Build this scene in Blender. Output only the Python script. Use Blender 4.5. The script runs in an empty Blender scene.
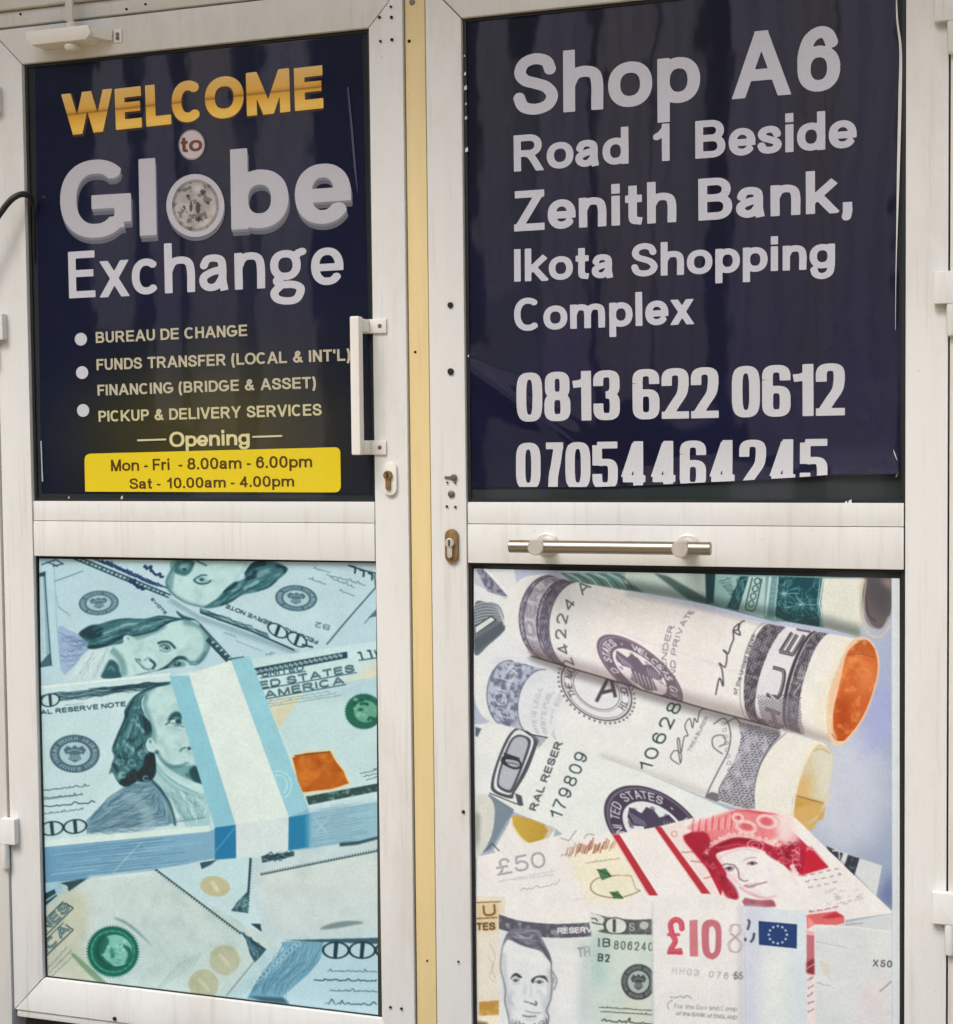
import bpy, bmesh, math, random
import numpy as np
from mathutils import Matrix, Vector
# ---------------------------------------------------------------- camera, sky, sun, exposure
scene = bpy.context.scene
COL = scene.collection
EYE = np.array([0., -2.7, 1.26]); FPX = 1538.6
YAW, PIT, ROL = (math.radians(a) for a in (-18.8157, -2.5329, -.5976))
_fw = np.array([math.sin(YAW)*math.cos(PIT), math.cos(YAW)*math.cos(PIT), math.sin(PIT)])
_r = np.array([math.cos(YAW), -math.sin(YAW), 0.]); _u = np.cross(_r, _fw)
_r2 = math.cos(ROL)*_r+math.sin(ROL)*_u; _u2 = -math.sin(ROL)*_r+math.cos(ROL)*_u
cam = bpy.data.cameras.new('camera'); camo = bpy.data.objects.new('camera', cam); COL.objects.link(camo); scene.camera = camo
cam.sensor_fit = 'HORIZONTAL'; cam.sensor_width = 36; cam.lens = FPX*36/953; cam.clip_end = 300; cam.clip_start = .05
camo.matrix_world = Matrix([[_r2[i], _u2[i], -_fw[i], EYE[i]] for i in range(3)]+[[0, 0, 0, 1]])
# vertical sensor is the longer side: keep the horizontal field as measured
scene.render.resolution_x, scene.render.resolution_y = 953, 1024
SUN_EL, SUN_AZ = math.radians(52), math.radians(197)      # azimuth clockwise from +Y
world = bpy.data.worlds.new('World'); scene.world = world; world.use_nodes = True
nt = world.node_tree; sky = nt.nodes.new('ShaderNodeTexSky'); sky.sky_type = 'NISHITA'; sky.sun_disc = False
sky.sun_elevation = SUN_EL; sky.sun_rotation = SUN_AZ; sky.dust_density = 4; sky.air_density = 1.2
nt.links.new(sky.outputs[0], nt.nodes['Background'].inputs[0]); nt.nodes['Background'].inputs[1].default_value = .14
sun = bpy.data.lights.new('sun', 'SUN'); suno = bpy.data.objects.new('sun', sun); COL.objects.link(suno)
sun.energy = 1.0; sun.angle = math.radians(25); sun.color = (1., .98, .95)
_sd = Vector((math.sin(SUN_AZ)*math.cos(SUN_EL), math.cos(SUN_AZ)*math.cos(SUN_EL), math.sin(SUN_EL)))
suno.rotation_euler = _sd.to_track_quat('Z', 'Y').to_euler()
scene.view_settings.view_transform = 'Standard'; scene.view_settings.look = 'None'; scene.view_settings.gamma = 1
scene.view_settings.exposure = .57

def at(px, py, Y=0.):
    """where the sight line through a point of the photograph meets the upright plane y = Y"""
    px, py = np.asarray(px, float), np.asarray(py, float)
    d = _fw*FPX+_r2*(px[..., None]-476.5)-_u2*(py[..., None]-512)
    t = (Y-EYE[1])/d[..., 1:2]
    return EYE+d*t
# ---------------------------------------------------------------- print shop: a small vector rasteriser for the printed films
def blur2(m, r):
    r = int(round(r))
    if r < 1: return m
    for _ in range(2):
        for ax in (0, 1):
            p = np.pad(m, [(r+1, r) if k == ax else (0, 0) for k in range(2)], mode='edge')
            c = np.cumsum(p, axis=ax)
            n = 2*r+1
            m = (np.take(c, range(n, c.shape[ax]), axis=ax) - np.take(c, range(0, c.shape[ax]-n), axis=ax))/n
    return m

def spline(pts, n=8, closed=False):
    p = np.asarray(pts, float)
    if len(p) < 3: return p
    if closed: q = np.vstack([p[-1], p, p[0], p[1]])
    else: q = np.vstack([2*p[0]-p[1], p, 2*p[-1]-p[-2]])
    t = np.linspace(0, 1, n, endpoint=False)[:, None]
    out = []
    for i in range(1, len(q)-2):
        a, b, c, d = q[i-1], q[i], q[i+1], q[i+2]
        out.append(.5*((2*b)+(-a+c)*t+(2*a-5*b+4*c-d)*t*t+(-a+3*b-3*c+d)*t**3))
    if not closed: out.append(q[-2][None])
    return np.vstack(out)

def ell(cx, cy, rx, ry, rot=0, a0=0, a1=360, n=40):
    t = np.radians(np.linspace(a0, a1, n, endpoint=(a1-a0) % 360 != 0))
    x, y = rx*np.cos(t), ry*np.sin(t); r = math.radians(rot)
    return np.stack([cx+x*math.cos(r)-y*math.sin(r), cy+x*math.sin(r)+y*math.cos(r)], 1)

def resample(p, n):
    p = np.asarray(p, float); d = np.r_[0, np.cumsum(np.hypot(*np.diff(p, axis=0).T))]
    t = np.linspace(0, d[-1], n)
    return np.stack([np.interp(t, d, p[:, 0]), np.interp(t, d, p[:, 1])], 1)

def quads(pts, w, w2=None, disc=True, ends=False):
    p = np.asarray(pts, float)
    if len(p) < 2: return []
    ws = np.linspace(w, w if w2 is None else w2, len(p))/2
    out = []
    for i in range(len(p)-1):
        d = p[i+1]-p[i]; l = math.hypot(*d)
        if l < 1e-9: continue
        n = np.array([-d[1], d[0]])/l
        out.append(np.array([p[i]+n*ws[i], p[i+1]+n*ws[i+1], p[i+1]-n*ws[i+1], p[i]-n*ws[i]]))
    if disc:
        for i in range(0 if ends else 1, len(p)-(0 if ends else 1)):
            out.append(ell(p[i][0], p[i][1], ws[i], ws[i], n=12))
    return out

class Sheet:
    def __init__(s, x0, y0, x1, y1, sc, col=(1, 1, 1)):
        s.x0, s.y0, s.sc = x0, y0, sc
        s.w, s.h = int((x1-x0)*sc), int((y1-y0)*sc)
        s.img = np.empty((s.h, s.w, 3)); s.img[:] = np.array(col)
        s.rng = np.random.RandomState(5)
    def mask(s, polys, soft=0, pos=False):
        if isinstance(polys, np.ndarray): polys = [polys]
        A, B = [], []
        for p in polys:
            q = (np.asarray(p, float)-[s.x0, s.y0])*s.sc
            if pos:
                x, y = q.T
                if np.sum(x*np.roll(y, -1)-y*np.roll(x, -1)) < 0: q = q[::-1]
            A.append(q); B.append(np.roll(q, -1, 0))
        if not A: return None
        A = np.vstack(A); B = np.vstack(B); pad = int(soft*s.sc*2)+2
        X0 = max(0, int(A[:, 0].min())-pad); X1 = min(s.w, int(A[:, 0].max())+pad+1)
        Y0 = max(0, int(A[:, 1].min())-pad); Y1 = min(s.h, int(A[:, 1].max())+pad+1)
        if X1 <= X0 or Y1 <= Y0: return None
        h, w = Y1-Y0, X1-X0
        A = A-[X0, Y0]; B = B-[X0, Y0]
        dy = B[:, 1]-A[:, 1]; di = np.sign(dy)
        lo = np.minimum(A[:, 1], B[:, 1]); hi = np.maximum(A[:, 1], B[:, 1])
        r0 = np.clip(np.ceil(lo-.5), 0, h).astype(int); r1 = np.clip(np.ceil(hi-.5), 0, h).astype(int)
        cnt = r1-r0
        D = np.zeros((h, w+2))
        if cnt.sum():
            e = np.repeat(np.arange(len(A)), cnt)
            off = np.arange(cnt.sum())-np.repeat(np.cumsum(cnt)-cnt, cnt)
            rows = r0[e]+off
            x = A[e, 0]+(rows+.5-A[e, 1])*(B[e, 0]-A[e, 0])/dy[e]
            x = np.clip(x, 0, w); f = np.floor(x).astype(int); fr = x-f
            np.add.at(D, (rows, f), di[e]*(1-fr)); np.add.at(D, (rows, f+1), di[e]*fr)
        m = np.clip(np.abs(np.cumsum(D, 1)[:, :w]), 0, 1)
        if soft: m = blur2(m, soft*s.sc)
        return (slice(Y0, Y1), slice(X0, X1)), m
    def xy(s, sl):
        ys = np.arange(sl[0].start, sl[0].stop)/s.sc+s.y0; xs = np.arange(sl[1].start, sl[1].stop)/s.sc+s.x0
        return np.meshgrid(xs, ys)
    def put(s, mk, col, a=1., pat=None):
        if mk is None: return
        sl, m = mk; m = m*a
        if pat is not None: m = m*pat(*s.xy(sl))
        c = np.array(col(*s.xy(sl)) if callable(col) else np.array(col)/255.)
        s.img[sl] = s.img[sl]*(1-m[..., None])+c*m[..., None]
    def fill(s, polys, col, a=1., soft=0, pat=None, pos=False): s.put(s.mask(polys, soft, pos), col, a, pat)
    def stroke(s, pts, w, col, a=1., soft=0, w2=None, pat=None, closed=False):
        p = np.asarray(pts, float)
        if closed: p = np.vstack([p, p[:1]])
        s.put(s.mask(quads(p, w, w2), soft, True), col, a, pat)
    def strokes(s, lst, w, col, a=1., soft=0, pat=None):
        q = []
        for p in lst: q += quads(p, w, disc=False)
        if q: s.put(s.mask(q, soft, True), col, a, pat)
    def inside(s, poly, fn):
        """run fn, keep its paint only inside poly"""
        old = s.img.copy(); fn(); mk = s.mask(poly)
        new = s.img; s.img = old
        if mk is None: return
        sl, m = mk
        s.img[sl] = old[sl]*(1-m[..., None])+new[sl]*m[..., None]
    def flow(s, c1, c2, n, cols, w=1., wob=1.5, a=.7, jit=.03, part=(.35, 1.)):
        c1 = resample(c1, 36); c2 = resample(c2, 36); R = s.rng
        for k in range(n):
            t = (k+.5)/n+R.uniform(-jit, jit)
            ln = R.uniform(*part); st = R.uniform(0, 1-ln) if ln < 1 else 0
            i0 = int(st*35); i1 = max(i0+4, int((st+ln)*35))
            p = (c1*(1-t)+c2*t)[i0:i1+1]
            ph = R.uniform(0, 6.28); fq = R.uniform(.25, .6)
            d = np.gradient(p, axis=0); l = np.hypot(*d.T)+1e-6
            nn = np.stack([-d[:, 1], d[:, 0]], 1)/l[:, None]
            kk = np.arange(len(p)); p = p+nn*(wob*(np.sin(kk*fq+ph)+.5*np.sin(kk*fq*2.3+ph*1.7)))[:, None]
            s.stroke(p, w*R.uniform(.6, 1.4), cols[R.randint(len(cols))], a*R.uniform(.5, 1.))
    def text(s, mapf, st, w, col, a=1., soft=0, gap=.16):
        """centre-line lettering; mapf takes text space (cap height 1) to the sheet"""
        q = []; x = 0
        for ch in st:
            if ch == ' ': x += .4; continue
            W, hh, sts, dsc = glyph_lines(ch, .12, .12)
            for L in sts:
                P = mapf(np.asarray(L)+[x, 0]); q += quads(P, w)
            x += W+gap
        if q: s.put(s.mask(q, soft, True), col, a)
    def textline(s, p0, p1, hgt, st, w, col, a=1., soft=0, gap=.16, up=None):
        """from p0 to p1 along the baseline; up = vector of cap height (default perpendicular)"""
        p0 = np.array(p0, float); p1 = np.array(p1, float); tw = text_width(st, gap)
        ex = (p1-p0)/tw; d = (p1-p0)/np.hypot(*(p1-p0))
        u = np.array([d[1], -d[0]])*hgt if up is None else np.array(up, float)
        s.text(lambda P: p0+P[:, :1]*ex+P[:, 1:]*u, st, w, col, a, soft, gap)
    def textpath(s, path, hgt, st, w, col, a=1., gap=.16):
        """lettering that follows a curve (baseline), top on its left-hand side"""
        p = resample(spline(path, 8), 60); d = np.r_[0, np.cumsum(np.hypot(*np.diff(p, axis=0).T))]; tw = text_width(st, gap)
        g = np.gradient(p, axis=0); g /= np.hypot(*g.T)[:, None]
        def mp(P):
            t = P[:, 0]/tw*d[-1]; x = np.interp(t, d, p[:, 0]); y = np.interp(t, d, p[:, 1]); gx = np.interp(t, d, g[:, 0]); gy = np.interp(t, d, g[:, 1])
            return np.stack([x+gy*hgt*P[:, 1], y-gx*hgt*P[:, 1]], 1)
        s.text(mp, st, w, col, a, 0, gap)
    def scrib(s, p0, p1, h, w, col, a=1., seed=0, k=None):
        """illegible handwriting / tiny type"""
        R = np.random.RandomState(seed); p0 = np.array(p0, float); p1 = np.array(p1, float)
        L = np.hypot(*(p1-p0)); n = k or max(6, int(L/h*2.2)); d = (p1-p0)/L; u = np.array([d[1], -d[0]])
        t = np.linspace(0, 1, n); y = R.uniform(-.1, 1, n)*h*(.45+.55*(R.rand(n) > .8)); y[::2] *= .15
        x = t*L+R.uniform(-.5, .5, n)*L/n
        s.stroke(spline(p0+x[:, None]*d+y[:, None]*u, 5), w, col, a)

class Zoom:
    """brush that paints soft tones in the coordinates of an enlarged piece of the photograph"""
    def __init__(z, cv, ox, oy, k): z.cv, z.o, z.k = cv, np.array([ox, oy], float), float(k)
    def p(z, pts): return np.array(pts, float)/z.k+z.o
    def s(z, pts, w, col, a=.9, soft=.35, w2=None): z.cv.stroke(spline(z.p(pts), 8), w/z.k, col, a, soft, None if w2 is None else w2/z.k)
    def f(z, pts, col, a=.9, soft=.35): z.cv.fill(spline(z.p(pts), 6, True), col, a, soft)
    def e(z, x, y, rx, ry, col, a=.9, soft=.35, rot=0): c = z.p([(x, y)])[0]; z.cv.fill(ell(c[0], c[1], rx/z.k, ry/z.k, rot), col, a, soft)
    def curls(z, pts, n, r, cols, w=8, seed=1):
        R = np.random.RandomState(seed); P = z.p(pts); mk = z.cv.mask(spline(P, 6, True))
        if mk is None: return
        sl, m = mk; ys, xs = np.nonzero(m > .5)
        for i in range(n):
            j = R.randint(len(xs)); c = np.array([(xs[j]+sl[1].start)/z.cv.sc+z.cv.x0, (ys[j]+sl[0].start)/z.cv.sc+z.cv.y0]); q = r/z.k*R.uniform(.5, 1.2)
            z.cv.stroke(ell(c[0], c[1], q, q*R.uniform(.5, .9), R.uniform(0, 180), R.uniform(0, 180), R.uniform(260, 380)), w/z.k*R.uniform(.6, 1.3), cols[i % len(cols)], R.uniform(.35, .75), .3)

def wave_pat(ang, pitch, duty=.5, wob=0, wl=9.):
    c, sn = math.cos(math.radians(ang)), math.sin(math.radians(ang))
    def f(X, Y):
        u = X*c+Y*sn; v = -X*sn+Y*c
        ph = (u+wob*np.sin(v/wl*6.283))/pitch*6.283
        return np.clip((np.sin(ph)-math.cos(math.pi*duty))*1.6+.5, 0, 1)
    return f

def grain(seed, cell):
    R = np.random.RandomState(seed); G = R.rand(256, 256)
    def f(X, Y):
        x, y = X/cell+500, Y/cell+500; i, j = np.floor(x).astype(int), np.floor(y).astype(int); a, b = x-i, y-j
        a = a*a*(3-2*a); b = b*b*(3-2*b)
        g = lambda p, q: G[q % 256, p % 256]
        return (g(i, j)*(1-a)+g(i+1, j)*a)*(1-b)+(g(i, j+1)*(1-a)+g(i+1, j+1)*a)*b
    return f

def fbm(seed, cell):
    fs = [grain(seed+k, cell/2**k) for k in range(4)]
    return lambda X, Y: sum(f(X, Y)*.5**k for k, f in enumerate(fs))/1.875

# ---------------------------------------------------------------- a grotesque alphabet drawn as centre lines
def _E(cx, cy, rx, ry, a0=0, a1=360): return ('E', cx, cy, rx, ry, a0, a1)
def _L(*p, e=''): return ('L', p, e)
def _D(*p): return ('D', p, '')
def _C(*p, e=''): return ('C', p, e)
ASC, DSC = 1.38, -.4
GLY = {
 'A': (.98, 'c', [_D((0, 0), (.5, 1)), _D((1, 0), (.5, 1)), _L((.2, .3), (.8, .3))]),
 'B': (.82, 'c', [_L((0, 0), (0, 1), e='se'), _L((0, 1), (.52, 1)), _E(.52, .765, .42, .235, -90, 90), _L((0, .53), (.55, .53)), _E(.55, .265, .45, .265, -90, 90), _L((0, 0), (.55, 0))]),
 'C': (.92, 'c', [_E(.5, .5, .5, .5, 48, 312)]),
 'D': (.86, 'c', [_L((0, 0), (0, 1), e='se'), _L((0, 1), (.42, 1)), _L((0, 0), (.42, 0)), _E(.42, .5, .58, .5, -90, 90)]),
 'E': (.76, 'c', [_L((0, 0), (0, 1), e='se'), _L((0, 1), (1, 1), e='e'), _L((0, .53), (.92, .53), e='e'), _L((0, 0), (1, 0), e='e')]),
 'F': (.7, 'c', [_L((0, 0), (0, 1), e='se'), _L((0, 1), (1, 1), e='e'), _L((0, .5), (.85, .5), e='e')]),
 'G': (.96, 'c', [_E(.5, .5, .5, .5, 45, 318), _L((.58, .45), (1, .45), e='s'), _L((1, .45), (1, .12), e='s'), _L((1, .15), (.87, .13))]),
 'H': (.8, 'c', [_L((0, 0), (0, 1), e='se'), _L((1, 0), (1, 1), e='se'), _L((0, .54), (1, .54))]),
 'I': (.2, 'c', [_L((.5, 0), (.5, 1), e='se')]),
 'J': (.62, 'c', [_L((1, 1), (1, .3), e='s'), _E(.5, .3, .5, .3, 180, 360)]),
 'K': (.9, 'c', [_L((0, 0), (0, 1), e='se'), _L((.05, .3), (1, 1.08), e='e'), _L((.32, .55), (1, -.06), e='e')]),
 'L': (.72, 'c', [_L((0, 0), (0, 1), e='se'), _L((0, 0), (1, 0), e='e')]),
 'M': (.94, 'c', [_L((0, 0), (0, 1), e='se'), _L((1, 0), (1, 1), e='se'), _D((.02, 1), (.5, 0)), _D((.98, 1), (.5, 0))]),
 'N': (.8, 'c', [_L((0, 0), (0, 1), e='se'), _L((1, 0), (1, 1), e='se'), _D((0, 1), (1, 0))]),
 'O': (1., 'c', [_E(.5, .5, .5, .5)]),
 'P': (.78, 'c', [_L((0, 0), (0, 1), e='se'), _L((0, 1), (.52, 1)), _E(.52, .73, .48, .27, -90, 90), _L((0, .46), (.52, .46))]),
 'Q': (1., 'c', [_E(.5, .5, .5, .5), _L((.6, .25), (1, -.05))]),
 'R': (.88, 'c', [_L((0, 0), (0, 1), e='se'), _L((0, 1), (.5, 1)), _E(.5, .74, .42, .26, -90, 90), _L((0, .48), (.5, .48)), _C((.4, .47), (.62, .36), (1, -.12), e='e')]),
 'S': (.84, 'c', [_C((.95, .74), (.83, .93), (.5, 1), (.17, .93), (.05, .74), (.2, .59), (.5, .515), (.82, .42), (.99, .25), (.86, .07), (.5, 0), (.14, .07), (0, .28))]),
 'T': (.8, 'c', [_L((0, 1), (1, 1), e='se'), _L((.5, 1), (.5, 0), e='e')]),
 'U': (.8, 'c', [_L((0, 1), (0, .36), e='s'), _L((1, 1), (1, .36), e='s'), _E(.5, .36, .5, .36, 180, 360)]),
 'V': (.92, 'c', [_D((0, 1), (.5, 0)), _D((1, 1), (.5, 0))]),
 'W': (1.34, 'c', [_D((0, 1), (.25, 0)), _D((.5, 1), (.25, 0)), _D((.5, 1), (.75, 0)), _D((1, 1), (.75, 0))]),
 'X': (.9, 'c', [_D((0, 0), (1, 1)), _D((0, 1), (1, 0))]),
 'Y': (.92, 'c', [_L((0, 1.1), (.5, .42), e='s'), _L((1, 1.1), (.5, .42), e='s'), _L((.5, .46), (.5, 0), e='e')]),
 'Z': (.8, 'c', [_L((.05, 1), (1, 1), e='se'), _L((0, 0), (1, 0), e='se'), _L((.97, 1), (.03, 0))]),
 '0': (.72, 'c', [_E(.5, .5, .5, .5)]),
 '1': (.5, 'c', [_L((1, 0), (1, 1), e='se'), _C((1, .95), (.55, .78), (.05, .68))]),
 '2': (.72, 'c', [_C((.03, .7), (.15, .92), (.5, 1), (.86, .92), (.98, .7), (.8, .47), (.45, .24), (.15, .02)), _L((.06, 0), (1, 0), e='se')]),
 '3': (.72, 'c', [_C((.04, .74), (.2, .94), (.5, 1), (.83, .93), (.92, .75), (.8, .58), (.42, .53)), _C((.42, .53), (.82, .47), (1, .27), (.85, .07), (.5, 0), (.15, .07), (0, .27))]),
 '4': (.76, 'c', [_L((.74, 1), (.74, 0), e='se'), _L((.72, .98), (.03, .28)), _L((0, .25), (1, .25), e='se')]),
 '5': (.72, 'c', [_L((.95, 1), (.2, 1), e='s'), _L((.2, 1), (.1, .5)), _C((.1, .52), (.45, .62), (.84, .53), (1, .31), (.85, .07), (.45, 0), (.12, .08), (0, .26))]),
 '6': (.72, 'c', [_E(.52, .32, .48, .32), _C((.95, .77), (.8, .95), (.54, 1), (.22, .88), (.05, .6), (.04, .32))]),
 '7': (.72, 'c', [_L((0, 1), (1, 1), e='s'), _C((1, 1), (.65, .6), (.45, .3), (.38, 0), e='e')]),
 '8': (.72, 'c', [_E(.5, .76, .42, .24), _E(.5, .265, .5, .265)]),
 '9': (.72, 'c', [_E(.48, .68, .48, .32), _C((.05, .23), (.2, .05), (.46, 0), (.78, .12), (.95, .4), (.96, .68))]),
 'a': (.7, 'x', [_C((.04, .72), (.2, .95), (.5, 1), (.82, .93), (.9, .7), (.9, .25), (.95, 0), e='e'), _C((.9, .6), (.4, .52), (.05, .36), (.06, .12), (.32, 0), (.65, .06), (.9, .32))]),
 'b': (.74, 'x', [_L((0, ASC), (0, 0), e='se'), _E(.5, .5, .5, .5)]),
 'c': (.7, 'x', [_E(.5, .5, .5, .5, 45, 315)]),
 'd': (.74, 'x', [_L((1, ASC), (1, 0), e='se'), _E(.5, .5, .5, .5)]),
 'e': (.72, 'x', [_E(.5, .5, .5, .5, 0, 326), _L((.05, .47), (1, .47), e='e')]),
 'f': (.42, 'x', [_L((.4, 0), (.4, 1.1), e='s'), _C((.4, 1.1), (.5, 1.33), (1, 1.38), e='e'), _L((0, .98), (1, .98), e='se')]),
 'g': (.74, 'x', [_E(.5, .52, .5, .48), _L((1, 1), (1, .05), e='s'), _C((1, .1), (.9, -.27), (.5, -.4), (.14, -.31), (.03, -.12))]),
 'h': (.72, 'x', [_L((0, ASC), (0, 0), e='se'), _C((0, .62), (.2, .92), (.52, 1), (.88, .92), (1, .62), (1, 0), e='e')]),
 'i': (.2, 'x', [_L((.5, 0), (.5, 1), e='se'), _L((.5, 1.32), (.5, 1.4), e='se')]),
 'k': (.74, 'x', [_L((0, ASC), (0, 0), e='se'), _L((.05, .38), (.92, 1.06), e='e'), _L((.32, .62), (1, -.08), e='e')]),
 'l': (.2, 'x', [_L((.5, 0), (.5, ASC), e='se')]),
 'm': (1.12, 'x', [_L((0, 1), (0, 0), e='se'), _C((0, .62), (.1, .92), (.27, 1), (.44, .92), (.5, .65), (.5, 0), e='e'), _C((.5, .62), (.6, .92), (.78, 1), (.95, .92), (1, .65), (1, 0), e='e')]),
 'n': (.7, 'x', [_L((0, 1), (0, 0), e='se'), _C((0, .62), (.2, .92), (.52, 1), (.88, .92), (1, .62), (1, 0), e='e')]),
 'o': (.78, 'x', [_E(.5, .5, .5, .5)]),
 'p': (.74, 'x', [_L((0, 1), (0, DSC), e='se'), _E(.5, .5, .5, .5)]),
 'r': (.46, 'x', [_L((0, 1), (0, 0), e='se'), _C((0, .55), (.25, .9), (.62, 1), (1, .94), e='e')]),
 's': (.66, 'x', [_C((.97, .72), (.82, .94), (.5, 1), (.16, .93), (.05, .74), (.22, .59), (.55, .5), (.88, .4), (.99, .24), (.84, .06), (.5, 0), (.15, .06), (0, .27))]),
 't': (.42, 'x', [_C((.4, 1.3), (.4, .6), (.4, .25), (.5, .04), (1, 0), e='se'), _L((0, .98), (1, .98), e='se')]),
 'u': (.7, 'x', [_L((1, 1), (1, 0), e='se'), _C((0, 1), (0, .38), (.12, .08), (.48, 0), (.8, .1), (1, .4), e='s')]),
 'v': (.76, 'x', [_D((0, 1), (.5, 0)), _D((1, 1), (.5, 0))]),
 'w': (1.08, 'x', [_D((0, 1), (.25, 0)), _D((.5, 1), (.25, 0)), _D((.5, 1), (.75, 0)), _D((1, 1), (.75, 0))]),
 'x': (.76, 'x', [_D((.05, 0), (.95, 1)), _D((.05, 1), (.95, 0))]),
 'y': (.76, 'x', [_L((0, 1.15), (.5, .02), e='s'), _C((1, 1.15), (.6, .1), (.4, -.3), (.05, -.4), e='s')]),
 ',': (.26, 'c', [_L((.7, 0), (.7, .06), e='se'), _C((.74, .02), (.72, -.1), (.0, -.22))]),
 '.': (.2, 'c', [_L((.5, 0), (.5, .06), e='se')]),
 '-': (.36, 'c', [_L((0, .34), (1, .34), e='se')]),
 '(': (.32, 'c', [_C((1, 1.08), (.2, .75), (0, .4), (.2, .05), (1, -.28))]),
 ')': (.32, 'c', [_C((0, 1.08), (.8, .75), (1, .4), (.8, .05), (0, -.28))]),
 "'": (.2, 'c', [_L((.5, .8), (.5, 1), e='se')]),
 '&': (.92, 'c', [_C((.95, 0), (.6, .3), (.28, .72), (.34, .93), (.5, 1), (.66, .92), (.64, .74), (.3, .52), (.05, .35), (.05, .15), (.3, 0), (.6, .05), (.8, .3), (.85, .42), e='s')]),
 '£': (.76, 'c', [_C((.95, .75), (.82, .95), (.55, 1), (.28, .88), (.3, .6), (.36, .3), (.06, .02)), _L((.0, 0), (1, 0), e='se'), _L((0, .48), (.75, .48), e='se')]),
}
def glyph_lines(ch, pw, ph, xh=.725, gl=GLY, dext=.0, sn=2.25):
    """centre lines in cap-height units for a pen pw wide, ph high"""
    W, kind, sts = gl[ch]; H = 1. if kind == 'c' else xh
    if W <= .2: W = pw*1.02
    X = lambda u: pw/2+u*(W-pw)
    def Y(v):
        return ph/2+v*(H-ph) if 0 <= v <= 1 else (v*H-ph/2 if v > 1 else v*H+ph/2 if v < -.2 else ph/2+v*(H-ph))
    out = []
    for st in sts:
        if st[0] == 'E':
            _, cx, cy, rx, ry, a0, a1 = st
            t = np.radians(np.linspace(a0, a1, max(8, int(abs(a1-a0)/8))+1)); c, s_ = np.cos(t), np.sin(t); k = 2/sn
            out.append(np.stack([X(0)+(cx+rx*np.sign(c)*np.abs(c)**k)*(W-pw), ph/2+(cy+ry*np.sign(s_)*np.abs(s_)**k)*(H-ph)], 1))
            continue
        p = np.array([[X(u), v*H if st[0] == 'D' else Y(v)] for u, v in st[1]])
        if st[0] == 'C': p = spline(p, 7)
        ext = 'se' if st[0] == 'D' else st[2]
        f = dext if st[0] == 'D' else None
        def push(a, b):
            d = a-b; l = math.hypot(*d)
            if f is not None: return a+d*f
            return a+d/l*math.hypot(d[0]/l*pw/2, d[1]/l*ph/2)
        q = p.copy()
        if 's' in ext: q[0] = push(p[0], p[1])
        if 'e' in ext: q[-1] = push(p[-1], p[-2])
        out.append(q)
    lo = DSC*xh-.08 if ch in 'gpqy' else -.3 if ch in ',()Q' else -.012
    return W, H, out, lo
def text_width(st, gap, pw=.12):
    x = 0
    for ch in st: x += .4 if ch == ' ' else (GLY[ch][0] if GLY[ch][0] > .2 else pw*1.02)+gap
    return x-gap

IMP = {
 '0': (.5, 'c', [_E(.5, .5, .5, .5)]),
 '8': (.5, 'c', [_E(.5, .765, .46, .235), _E(.5, .25, .5, .25)]),
 '1': (.36, 'c', [_L((1, 0), (1, 1), e='se'), _L((1, .85), (.3, .79), (-.5, .775))]),
 '3': (.5, 'c', [_E(.5, .77, .5, .23, -60, 180), _L((0, .78), (0, .72)), _E(.5, .25, .5, .25, -180, 60), _L((0, .25), (0, .31)), _L((.45, .51), (.75, .51))]),
 '6': (.5, 'c', [_E(.5, .265, .5, .265), _L((0, .75), (0, .25)), _E(.5, .76, .5, .24, 0, 180), _L((1, .77), (1, .735))]),
 '2': (.5, 'c', [_E(.5, .75, .5, .25, -8, 180), _L((0, .76), (0, .68)), _C((1, .74), (.9, .5), (.5, .26), (.12, .03)), _L((0, 0), (1, 0), e='se')]),
 '7': (.42, 'c', [_L((-.1, 1), (1, 1), e='e'), _C((1.0, 1), (.75, .55), (.55, .25), (.5, -.1))]),
 '5': (.5, 'c', [_L((.98, 1), (0, 1), e='s'), _L((0, 1), (0, .5)), _E(.5, .29, .5, .29, -180, 118), _L((0, .29), (0, .27))]),
 '4': (.54, 'c', [_L((.76, 0), (.76, 1), e='se'), _L((.68, 1.02), (.06, .2)), _L((-.1, .17), (1.15, .17))]),
}
GLX = dict(GLY)
GLX['g'] = (.86, 'x', [_E(.42, .62, .38, .38), _C((.3, .26), (.12, .1), (.3, -.02), (.7, -.05), (.92, -.2), (.78, -.42), (.45, -.47), (.12, -.4), (.04, -.22), (.3, -.02)), _C((.74, .86), (.86, 1.0), (1.02, 1.04))])
GLX['E'] = (.66, 'c', GLY['E'][2])
GLW = dict(GLY)
for _k, _w in (('M', 1.12), ('W', 1.42), ('O', 1.02), ('C', .86), ('E', .72), ('L', .68)): GLW[_k] = (_w, 'c', GLY[_k][2])
ROUND_L, ROUND_R = set('COGQcdeoqgaAVWYvwxyTSs'), set('COQDbopeAVWYvwxyTLSsckrPF')
# ---------------------------------------------------------------- printed film: fan of hundred notes with a banded stack (left door, below the rail)
def Zf(ox, oy, k=180/953):
    return lambda *p: np.array(p, float)*k+[ox, oy]
INK, MID, PAL = (34, 72, 86), (92, 134, 148), (164, 198, 208)
PAPER = (201, 223, 230)

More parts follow.
